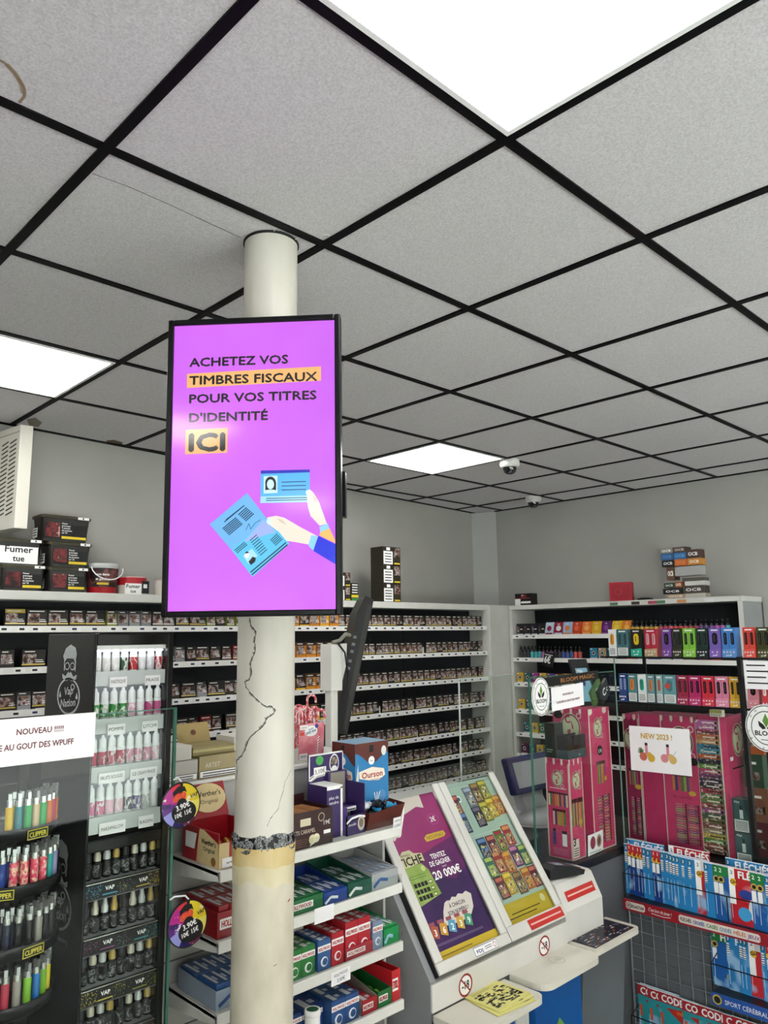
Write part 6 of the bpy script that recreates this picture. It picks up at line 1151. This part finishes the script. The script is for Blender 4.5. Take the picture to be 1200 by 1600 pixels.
def vape(name, w_, h_, base, kind, accent='#141416', foot=None, rough=.35):
    m = MB(); d_ = .045; m.box(-w_/2, w_/2, -d_/2, d_/2, 0, h_, col(base, rough)); p = FR(w_, d_); n = 2 if kind == 'twin' else 1
    for k in range(n):
        cx = w_*(k+.5)/n; hw = w_/n*.24; y0, y1 = h_*.42, h_*.84
        m.shape(p, [(cx-hw, y0+hw), (cx-hw*.7, y0+hw*.3), (cx, y0), (cx+hw*.7, y0+hw*.3), (cx+hw, y0+hw), (cx+hw, y1-hw), (cx+hw*.7, y1-hw*.3), (cx, y1), (cx-hw*.7, y1-hw*.3), (cx-hw, y1-hw)], col(accent, .25), .0005)
        m.rect(p, cx-hw*.35, y0+hw*1.2, cx-hw*.05, y1-hw, col('#4a4a50', .2), .0007)
        if k: m.rect(p, w_*k/n-.0006, 0, w_*k/n+.0006, h_, col('#1a1a1a'), .0004)
    if foot == 'notice':
        m.rect(p, w_*.06, .004, w_*.94, h_*.32, PURE, .0006)
        for k in range(6): m.rect(p, w_*.12, .008+k*.0047, w_*.86, .0105+k*.0047, col('#6a6a6e'), .0008)
    else:
        m.prism([p.p(0, 0, .004), p.p(w_, 0, .004), p.p(w_, h_*.3, .004), p.p(0, h_*.26, .004)], p.n*.003, col(foot or base, .4)); m.text(p, w_*.5, h_*.05, h_*.06, 'puff', PURE, .0082, wd=w_*.4, bold=.06)
        for k in range(n*2): m.disc(p, w_*(k+.7)/(n*2+.4), h_*.18, h_*.03, col('#d8c8d0', .4), .0082)
    m.rect(p, w_*.2, h_*.90, w_*.8, h_*.94, PURE, .0006)
    if kind == 'orb': m.disc(p, w_*.35, h_*.62, w_*.22, col('#c0392b'), .0009)
    return m.build(name, bevel=.0015)
TOP = [('white and orange', 1.781, 1.742, '#e4e4e2', 'one', '#d8952a', 'notice'), ('slate teal twin', 1.740, 1.685, '#3f6a70', 'twin', '#2a4a50', 'notice'), ('black and yellow over teal', 1.673, 1.622, '#1c1b18', 'one', '#d8b820', '#27a58c'), ('red berry', 1.610, 1.553, '#b0243a', 'twin', '#d8a0a8', '#b59a72'), ('purple', 1.533, 1.490, '#6a3f8f', 'one', '#1c1424', '#7a4a9c'), ('black with yellow lid', 1.487, 1.445, '#2a2a22', 'twin', '#101010', '#3a3a22'), ('lime green', 1.442, 1.389, '#7ab83a', 'twin', '#23301a', '#86c244'), ('bottle green', 1.386, 1.337, '#12302c', 'twin', '#0a1414', '#10221f'), ('violet', 1.333, 1.286, '#6f5aa8', 'one', '#1c1a2a', '#7d5cb0'), ('sky blue', 1.283, 1.226, '#3f7ac0', 'twin', '#182238', '#5a92d0'), ('bright red', 1.201, 1.155, '#d04238', 'twin', '#3a1414', '#e0584c'), ('dark olive', 1.150, 1.10, '#3a3d1c', 'twin', '#14140c', '#4a4d20'), ('pale grey', 1.095, 1.045, '#b9bcc0', 'twin', '#2a2a2e', None), ('deep blue', 1.04, .99, '#24488a', 'twin', '#10182c', None)]
for nm, y1, y0, base, kind, ac, ft in TOP:
    o_ = vape('vape_box', y1-y0-.002, .116, base, kind, ac, ft); o_.location = (VX+.044, (y0+y1)/2, 1.7158); o_.rotation_euler = (0, 0, XM); tag(o_, '%s vape box on the upper glass shelf of the long case' % nm, 'vape box', 'vape boxes on the upper glass shelf')
MID = [('dark blue can', 1.742, 1.703, '#26407c', 'twin', '#8fa0c8', None), ('teal and orange', 1.70, 1.658, '#4a7f86', 'one', '#d07a35', 'notice'), ('white and sea green', 1.655, 1.615, '#d8e0de', 'one', '#1f8f7a', 'notice'), ('grey teal and orange', 1.612, 1.578, '#5f8a8e', 'one', '#c87a40', 'notice'), ('narrow pale teal', 1.572, 1.543, '#8aa8aa', 'one', '#b06a40', 'notice'), ('teal with red dot', 1.540, 1.485, '#5a9098', 'orb', '#3a6a70', 'notice'), ('crimson', 1.481, 1.433, '#96203f', 'twin', '#3a0f1c', '#a52a4a'), ('magenta', 1.431, 1.381, '#b0245f', 'twin', '#3a0f24', '#c03070'), ('scarlet', 1.378, 1.327, '#c8283c', 'twin', '#3a0f14', '#d43a4c'), ('rose pink', 1.324, 1.271, '#d07a98', 'twin', '#2a1a20', '#dc8aa8'), ('mustard yellow', 1.268, 1.224, '#c89a24', 'twin', '#2e240c', '#d4a82e'), ('dusty pink', 1.201, 1.158, '#c87a86', 'one', '#2a1a1c', '#d88a98'), ('scarlet and white', 1.15, 1.10, '#c43a44', 'twin', '#e0d8d8', None), ('lilac', 1.095, 1.045, '#a890c8', 'twin', '#2a2434', None)]
for nm, y1, y0, base, kind, ac, ft in MID:
    o_ = vape('vape_box', y1-y0-.002, .116, base, kind, ac, ft); o_.location = (VX+.044, (y0+y1)/2, 1.5248); o_.rotation_euler = (0, 0, XM); tag(o_, '%s vape box on the middle glass shelf of the long case' % nm, 'vape box', 'vape boxes on the middle glass shelf')
# pink displays in the long case
PX, PZ = 3.20, .9370
def xbox(name, label, cat, y0, y1, z0, z1, base, draw, x0=PX, d_=.16, group=None):
    o_ = face_box(name, y1-y0, d_, z1-z0, base, draw); o_.location = (x0+d_/2, (y0+y1)/2, z0); o_.rotation_euler = (0, 0, XM); return tag(o_, label, cat, group)
def ffront(m, p, w_, h_):
    edged(m, p, w_, h_, .004); awning(m, p, w_, h_, 7 if w_ > .1 else 3); swirl(m, p, w_*.55, h_*.8, min(.11, w_*1.1)); m.disc(p, w_*.88, h_*.66, .016, INK, .0012); sticks(m, p, w_*.25, w_*.8, h_*.43, h_*.56, 7, 12); m.disc(p, w_*.78, h_*.42, .016, col('#c9a23a'), .0014, rb=.01); m.text(p, w_*.5, h_*.375, .013, 'la carte', col('#7a1f40'), .001, wd=w_*.5); flavours(m, p, w_*.28, w_*.93, h_*.04, h_*.34, 17, 13)
xbox('pink_display_box', 'narrow deep pink display beside the case corner, behind the new 2023 paper', 'display box', 1.713, 1.787, PZ, 1.462, '#8f2048', ffront)
xbox('pink_display_box', 'plain deep pink display panel between two printed pink boxes', 'display box', 1.614, 1.711, PZ, 1.467, '#b93060', lambda m, p, w_, h_: m.rect(p, 0, 0, .004, h_, CRE))
xbox('pink_display_box', 'wide printed pink display with flavour chart behind the new 2023 paper', 'display box', 1.456, 1.612, PZ, 1.468, '#c43a66', ffront)
r = random.Random(3)
ROLL = ['#b05a98', '#b05a98', '#9a3050', '#b8683a', '#c08a5a', '#2f7a9a', '#3a8aa0', '#b8502a', '#2a2f4a', '#5a8a3a', '#a83a60', '#7a3a6a', '#3a2a54', '#2c2838', '#a03048', '#5a7a4a', '#6a7a48', '#a04048', '#8a4a7a', '#3a5a3a', '#6a5a30', '#7a3a3a', '#8a7a60', '#b09a30', '#4a7a34', '#8a3428', '#5a2a24']
t = thing('flavour_tower', 'tall open pink tower with stacked vape stick packs of many colours', 'display', (PX+.06, 1.41, PZ))
m = MB(); m.box(PX+.012, PX+.16, 1.358, 1.454, PZ, 1.475, PNK2); m.box(PX-.002, PX+.012, 1.336, 1.358, PZ, 1.475, PNK); m.box(PX-.004, PX+.004, 1.356, 1.361, PZ, 1.475, CRE); m.box(PX+.012, PX+.22, 1.336, 1.3575, PZ, 1.475, PNK2)
ps_ = Pl((PX+.012, 1.3358, PZ), (1, 0, 0), (0, 0, 1)); swirl(m, ps_, .1, .44, .11); m.rect(ps_, .03, .33, .16, .336, INK); m.rect(ps_, .03, .2, .16, .206, INK); m.rect(ps_, .01, .365, .04, .38, PURE, .0012); m.build('tower_body', t)
z = PZ+.006
for k, h in enumerate(ROLL[::-1]):
    m = MB(); hh = .0175; w_ = .09; m.box(-w_/2, w_/2, -.01, .01, 0, hh, noisy('roll_'+h[1:], [(.42, h), (.55, h), (.64, '#d8c8b8')], 90, 2, .4, rand=True)); p = FR(w_, .02); m.rect(p, w_*.3, hh*.35, w_*.85, hh*.62, col('#e0d4cc') if k % 3 else col('#2a2a2a'), .0004); m.rect(p, w_*.88, hh*.2, w_*.98, hh*.8, INK, .0006)
    o_ = m.build('vape_stick_pack'); o_.location = (PX-.0005, 1.408, z); o_.rotation_euler = (0, 0, XM); z += .0192; tag(o_, 'coloured vape stick pack, %s from the bottom of the pink tower' % nth(k+1), 'vape stick pack', 'stick packs in the pink tower')
xbox('name_tent', 'small yellow and white flavour card on top of the pink tower', 'card', 1.345, 1.395, 1.4755, 1.502, '#e4e0d0', lambda m, p, w_, h_: (m.rect(p, 0, .014, w_, h_, col('#b9ad5a')), m.text(p, w_/2, .004, .007, 'Pomme', INK, .0008, wd=.036)), PX, .03)
def pola(m, p, w_, h_):
    m.rect(p, w_*.08, h_*.03, w_*.9, h_*.38, col('#d0d4d2'), .0005)
    for k in range(7): m.rect(p, w_*.14, h_*(.06+.043*k), w_*.84, h_*(.08+.043*k), col('#4a4e50'), .0007)
    m.rect(p, w_*.42, h_*.42, w_*.62, h_*.68, col('#b9c4c4'), .0006); m.rect(p, w_*.44, h_*.68, w_*.6, h_*.82, INK, .0006); m.text(p, w_*.3, h_*.88, h_*.06, 'POLA', PURE, .0006, wd=w_*.3)
for k in range(2): xbox('vape_kit_box', 'dark teal vape kit box, %s of the stacked pair beside the pink tower' % ('lower', 'upper')[k], 'box', 1.236, 1.30, .9370+.122*k, .9370+.1215+.122*k, '#2c4a4e', pola, 3.12, .06, 'stacked vape kit boxes')
for k in range(2): xbox('vape_kit_box', 'grey vape kit box by the black post, %s of its pair' % ('lower', 'upper')[k], 'box', 1.10, 1.165, .9370+.122*k, .9370+.1215+.122*k, '#1c2426', lambda m, p, w_, h_: (pola(m, p, w_, h_), m.disc(p, w_*.5, h_*.64, w_*.36, col('#6a5f5c', .3), .0009), m.ring(p, w_*.5, h_*.64, w_*.36, w_*.42, PURE, .001)), 3.12, .06, 'vape kit boxes by the post')
for k, (h, nm) in enumerate((('#6a2a34', 'maroon'), ('#8a5a44', 'copper'), ('#2f4a38', 'dark green'), ('#b85a2c', 'orange'))): xbox('refill_box', '%s refill box stacked deep in the long case behind the tower' % nm, 'box', 1.24-.01*(k % 2), 1.315-.01*(k % 2), .937+.13*k, .937+.1295+.13*k, h, lambda m, p, w_, h_: (m.rect(p, .01, .03, .06, .06, PHOTO), m.rect(p, .01, .09, .05, .1, PURE)), 3.30, .08)
# papers, badge and strip on the case
m = MB(); m.obox((VX-.0035, 1.694, 1.2465), (0, -.262, .004), (.0012, 0, 0), (0, -.002, .181), PAPER); p = Pl((VX-.0037, 1.694, 1.2465), (0, -1, .015), (0, 0, 1))
if p.n.x > 0: p.n = -p.n
m.text(p, .122, .133, .022, 'NEW 2023 !', col('#c9a227', .5), .001, wd=.135, bold=.07)
for cx, c1, c2 in ((.075, '#c46a5a', '#d8b03a'), (.168, '#d88a90', '#d8b86a')):
    m.rect(p, cx-.006, .07, cx+.006, .105, col('#d88a98', .4), .0010); m.rect(p, cx-.006, .105, cx+.006, .116, INK, .0010); m.disc(p, cx-.015, .06, .017, col(c1), .0012); m.disc(p, cx+.02, .056, .016, col(c2), .0013); m.disc(p, cx+.012, .068, .011, col(c2), .0012)
    if cx < .1:
        for a in range(6): m.line(p, [(cx-.018, .068), (cx-.018-.02*math.cos(a*.35), .078+.018*math.sin(a*.5))], .004, col('#4a6a34'), .0011)
    else: m.line(p, [(cx+.02, .07), (cx+.036, .092)], .0025, col('#b8c8cc'), .0011)
tag(m.build('paper_notice'), 'white paper reading new 2023 with fruit pictures taped on the long case', 'notice')
m = MB(); m.obox((VX-.006, 1.196, 1.60), (0, -.11, 0), (.0012, 0, 0), (0, 0, .105), PAPER); p = Pl((VX-.0062, 1.196, 1.60), (0, -1, 0), (0, 0, 1)); 
if p.n.x > 0: p.n = -p.n
for k in range(4): m.rect(p, .01, .02+.022*k, .09-.01*(k % 2), .025+.022*k, INK, .001)
tag(m.build('paper_notice'), 'white price paper at the frame edge beside the black post', 'notice')
t = thing('shop_sign', 'round white leaf badge over black vertical strip beside the black post', 'sign', (VX-.008, 1.14, 1.3))
m = MB(); m.box(VX-.012, VX-.008, 1.098, 1.138, 1.05, 1.45, MATT); p = Pl((VX-.0125, 1.118, 1.39), (0, 0, -1), (0, -1, 0))
if p.n.x > 0: p.n = -p.n
m.text(p, 0, -.010, .022, 'MAGIC', COP, .0006, 'L', wd=.17); m.build('black_strip', t)
m = MB(); m.lathe([(.076, 0), (.076, .003)], (VX-.013, 1.128, 1.46), PURE, 36, (-1, 0, 0)); badge(m, Pl((VX-.0165, 0, 0), (0, -1, 0), (0, 0, 1)), -1.128, 1.46, .076, .086)
m.build('round_badge', t)
# ------------------------------------------------------------ magazine racks on the wire panel
t = thing('wire_panel', 'pale wire grid panel below the glass case holding the magazine racks', 'wire panel', (3.07, 1.3, 0))
WR_ = col('#9ea4a8', .3, .6); m = MB()
for k in range(18): y = 1.735-.05*k; m.tube([(3.070, y, .20), (3.070, y, .745)], .0022 if k else .004, WR_, 6)
for k in range(11): z = .715-.05*k; m.tube([(3.0745, 1.735, z), (3.0745, .885, z)], .0019, WR_, 6)
m.build('wire_grid', t)
def rack(z0, y1, y0, strip, label, hs=.042, zr=.095):
    t = thing('magazine_rack', label, 'magazine rack', (3.03, (y0+y1)/2, z0)); m = MB(); BW = col('#141416', .4)
    m.box(2.998, 3.064, y0, y1, z0-.004, z0, BW); m.tube([(3.062, y1, z0+zr+.02), (3.0, y1, z0+zr), (3.0, y0, z0+zr)], .0022, BW)
    for y in (y1, (y0+y1)/2, y0): m.tube([(3.0, y, z0+zr), (3.0, y, z0)], .0022, BW)
    m.build('wire_pocket', t); b = MB(); b.box(2.992, 2.997, y0, y1+.004, z0-hs, z0+.0, strip[0]); p = Pl((2.992, y1+.004, z0-hs), (0, -1, 0), (0, 0, 1))
    if p.n.x > 0: p.n = -p.n
    strip[1](b, p); b.build('title_strip', t); return t
def mega(b, p):
    for a, w_ in ((.012, .082), (.232, .30)): b.shape(p, [(a, .013), (a+.006, .007), (a+w_-.006, .007), (a+w_, .013), (a+w_, .029), (a+w_-.006, .035), (a+.006, .035), (a, .029)], col('#d8cfc4'), .0006)
    b.ring(p, .026, .021, .009, .011, INK, .001); b.text(p, .026, .015, .011, 'M', INK, .001, bold=.08); b.text(p, .064, .015, .011, 'EGASTAR', INK, .001, wd=.052, bold=.08)
    b.text(p, .155, .019, .013, "C'est bon de jouer !", PURE, .001, wd=.095, sh=.25); b.line(p, [(.12, .012), (.17, .009), (.2, .013)], .002, PURE, .001)
    for k, (w_, h) in enumerate((('FLÉCHÉS', '#3a3a3a'), ('CROISÉS', '#2a4a9a'), ('CASÉS', '#2a7a3a'), ('CODÉS', '#2a7a9a'), ('MÊLÉS', '#b8603a'), ('JEUX', '#7a3a8a'))): b.text(p, .26+.05*k, .015, .012, w_, col(h), .001, wd=.042, bold=.08)
rack(.757, 1.712, .88, (noisy('dark_red_strip', [(.3, '#8f1822'), (.7, '#9c202a')], 5, rough=.4), mega), 'long black wire magazine rack with dark red title strip')
def sport(b, p): b.disc(p, .022, .021, .017, col('#c9b04a'), .0006); b.disc(p, .022, .021, .012, INK, .0008); b.text(p, .05, .013, .016, 'SPORT CÉRÉBRAL', PURE, .001, 'L', wd=.15)
rack(.508, 1.375, .88, (noisy('blue_strip', [(.3, '#1f4a94'), (.7, '#2a55a0')], 5, rough=.4), sport), 'short black wire magazine rack with blue strip below the red one')
rack(.226, 1.712, .88, (MATT, lambda b, p: None), 'lowest black wire magazine rack at the foot of the wire panel')
MAGW, MAGH = .165, .195
def mag(kind, title):
    key = ('mag', kind, title)
    if key in PROTO: return PROTO[key], False
    base = {'sun': '#1c3f86', 'blue': '#2a83c0', 'gh': '#c02a30', 'green': '#1f5aa0', 'red': '#b8242c', 'sky': '#2f86c4', 'codes': '#2a8f98', 'photo': '#2a78b0'}[kind]
    m = MB(); m.box(-MAGW/2, MAGW/2, -.0009, .0009, 0, MAGH, col(base, .3)); p = FR(MAGW, .0018); W_, H_ = MAGW, MAGH
    m.rect(p, 0, 0, W_, H_*.72, noisy('cover_'+base[1:], [(.4, base), (.55, base), (.66, '#8fb4d4' if kind != 'red' else '#d8707a')], 12, 2, .3, rand=True), .0002)
    hd = {'sun': '#b8242c', 'blue': '#2a83c0', 'gh': '#d8d4d0', 'green': '#1f7a3c', 'red': '#b8242c', 'sky': '#2a83c0', 'codes': '#a8242c', 'photo': '#2a83c0'}[kind]
    m.rect(p, 0, H_*.80, W_, H_*.985, col(hd, .3), .0004)
    if title: m.text(p, .036 if kind != 'codes' else .014, H_*.825, H_*.13, title, PURE, .0007, 'L', wd=W_*(.76 if kind != 'codes' else .62), bold=.1)
    m.rect(p, 0, H_*.985, W_, H_, PURE, .0004)
    if kind == 'sun':
        m.rect(p, 0, H_*.88, .017, H_*.99, col('#c02a30', .3), .0006); m.text(p, .0085, H_*.90, .012, '1', PURE, .0008, bold=.08); m.disc(p, .010, H_*.80, .0105, col('#e0c030', .3), .0008); m.disc(p, .014, H_*.815, .008, col('#b8242c', .3), .001); m.rect(p, .001, H_*.56, .014, H_*.74, PURE, .0007)
    elif kind in ('gh', 'red'):
        m.rect(p, 0, H_*.35, .022, H_*.99, PURE, .0005); m.disc(p, .017, H_*.74, .0125, col('#e0b030', .3), .0008); m.text(p, .017, H_*.715, .012, 'GH', INK, .001, bold=.08); m.text(p, .012, H_*.88, .012, '2', col('#2a5a9a'), .001, bold=.08)
        if kind == 'red': m.disc(p, .06, H_*.55, .026, col('#2a3f8f'), .0008, rb=.017); m.disc(p, .05, H_*.2, .024, col('#3f9ad0'), .0008); m.disc(p, .1, H_*.3, .035, col('#d8dce0'), .0006, rb=.05)
    elif kind == 'green':
        m.rect(p, 0, H_*.84, .022, H_*.99, col('#1f7a3c', .3), .0006); m.text(p, .011, H_*.875, .014, '2', PURE, .0008, bold=.08); m.disc(p, .012, H_*.74, .012, col('#c9a83a', .3), .0008); m.disc(p, .012, H_*.74, .007, INK, .001); m.rect(p, .002, H_*.48, .018, H_*.67, PURE, .0007); m.disc(p, .1, H_*.2, .05, col('#c9b030'), .0005, rb=.03)
    elif kind == 'codes':
        m.shape(p, [(.03, H_*.72), (.09, H_*.52), (.16, H_*.62), (.16, H_*.8)], col('#b8302a', .3), .0006); m.disc(p, .11, H_*.42, .03, col('#d8dce0'), .0006, rb=.022); m.rect(p, .006, H_*.4, .018, H_*.62, col('#c8563a'), .0006); m.text(p, .1, H_*.66, .016, 'indices', col('#e0a030'), .0008, wd=.05)
    else:
        m.rect(p, 0, H_*.86, .017, H_*.97, col('#1f6a8f', .3), .0006); m.text(p, .0085, H_*.885, .011, '3', PURE, .0008, bold=.08); m.rect(p, .002, H_*.62, .012, H_*.83, PURE, .0007)
        for k in range(5): m.rect(p, .002, H_*.63+k*.0075, .012, H_*.63+k*.0075+.003, INK, .0009)
        m.ring(p, .08, H_*.28, .032, .034, PURE, .0005)
        if kind == 'photo': m.disc(p, .075, H_*.35, .03, col('#8a4a2a'), .0006, rb=.045); m.disc(p, .075, H_*.6, .014, col('#d8a030'), .0007)
    m.line(p, [(.006, H_*.1), (.006, H_*.5)], .0016, col('#d8e4f0'), .0006)
    PROTO[key] = m.build('magazine'); return PROTO[key], True
KN = {'sun': 'navy magazine with red corner and yellow sun', 'blue': 'blue puzzle magazine', 'gh': 'red puzzle magazine with white spine', 'green': 'blue magazine with green corner', 'red': 'wide red puzzle magazine', 'sky': 'sky blue puzzle magazine', 'codes': 'teal and red codes magazine', 'photo': 'blue magazine with photo'}
def magrow(seq, z, x0, where, zpx, step=.0021):
    for k, (px, kind, title, dz) in enumerate(seq):
        x = x0-step*k; y = onx(px, zpx, 3.03).y-MAGW/2; o_, first = mag(kind, title); loc = (x, y, z+dz+.0005); lab = '%s, %s in the %s' % (KN[kind], nth(k+1), where)
        if first: o_.location = loc; o_.rotation_euler = (0, 0, XM); tag(o_, lab, 'magazine', 'magazines in the wire racks')
        else: dup(o_, loc, XM, lab)
z5 = lambda x: 940+x/4.615
F_ = 'FLÉCHÉS'
seq = [(z5(165), 'sky', F_, .02), (z5(470), 'red', F_, .026), (z5(880), 'blue', F_, .022)]
seq += [(z5(x), k, None, d) for x, k, d in ((150, 'blue', 0), (175, 'sun', .002), (205, 'sun', 0), (240, 'sun', -.0), (265, 'sun', 0), (287, 'blue', .002), (318, 'blue', 0), (360, 'sun', .0), (390, 'sun', 0), (425, 'blue', .002), (462, 'blue', .004), (488, 'blue', .002), (512, 'blue', 0), (538, 'blue', 0), (582, 'blue', .0), (632, 'sky', 0), (685, 'gh', .002), (750, 'blue', 0), (815, 'green', .0), (850, 'green', 0), (930, 'red', .002), (1085, 'green', 0), (1130, 'green', 0), (1190, 'blue', 0))]
seq[-4] = (seq[-4][0], 'red', F_, .002)
magrow(seq, .757, 3.0660, 'red-stripped rack', 1380)
q5 = lambda x: 960+x/5.0
magrow([(q5(745), 'sky', F_, .006), (q5(755), 'green', 'FLÉCHÉS', .0), (q5(870), 'photo', F_, -.001), (q5(970), 'blue', None, 0), (q5(1000), 'blue', None, 0), (q5(1050), 'gh', None, .004), (q5(1145), 'blue', None, 0), (q5(1190), 'sun', None, 0)], .508, 3.0640, 'blue-stripped rack', 1540)
magrow([(q5(185), 'sky', None, .004), (q5(165), 'codes', 'CODES', 0), (q5(245), 'codes', 'CODES', -.002), (q5(330), 'codes', 'CODES', 0), (q5(515), 'codes', 'CODES', -.002), (q5(640), 'codes', 'CODES', 0), (q5(830), 'codes', 'CODES', .0), (q5(905), 'codes', 'CODES', .003), (q5(1100), 'codes', 'CODES', 0)], .226, 3.0640, 'lowest rack', 1600)

# the whole vape counter was drawn with its floor at FL; the group is then scaled about the camera, so FL lands on the shop floor
CAM_SCALE = 1.086
for o_ in [o for o in bpy.data.objects if o not in BEFORE and o.parent is None]:
    o_.scale = (CAM_SCALE,)*3; o_.location = (o_.location.x*CAM_SCALE, o_.location.y*CAM_SCALE, (o_.location.z-FL)*CAM_SCALE)
# price sign at the corner unit
m = MB(); m.obox((4.812, 3.30, 1.585), (0, -.085, -.012), (.002, 0, 0), (0, -.02, .105), INK); p = Pl((4.811, 3.30, 1.585), (0, -.085, -.012), (0, -.02, .105))
if p.n.x > 0: p.n = -p.n
m.text(p, .034, .028, .05, '6€', PURE, .001, wd=.05, bold=.1); m.rect(p, .008, .085, .075, .09, PURE, .001); tag(m.build('price_sign'), 'black price sign reading six euros on the corner unit shelf edge', 'price sign')
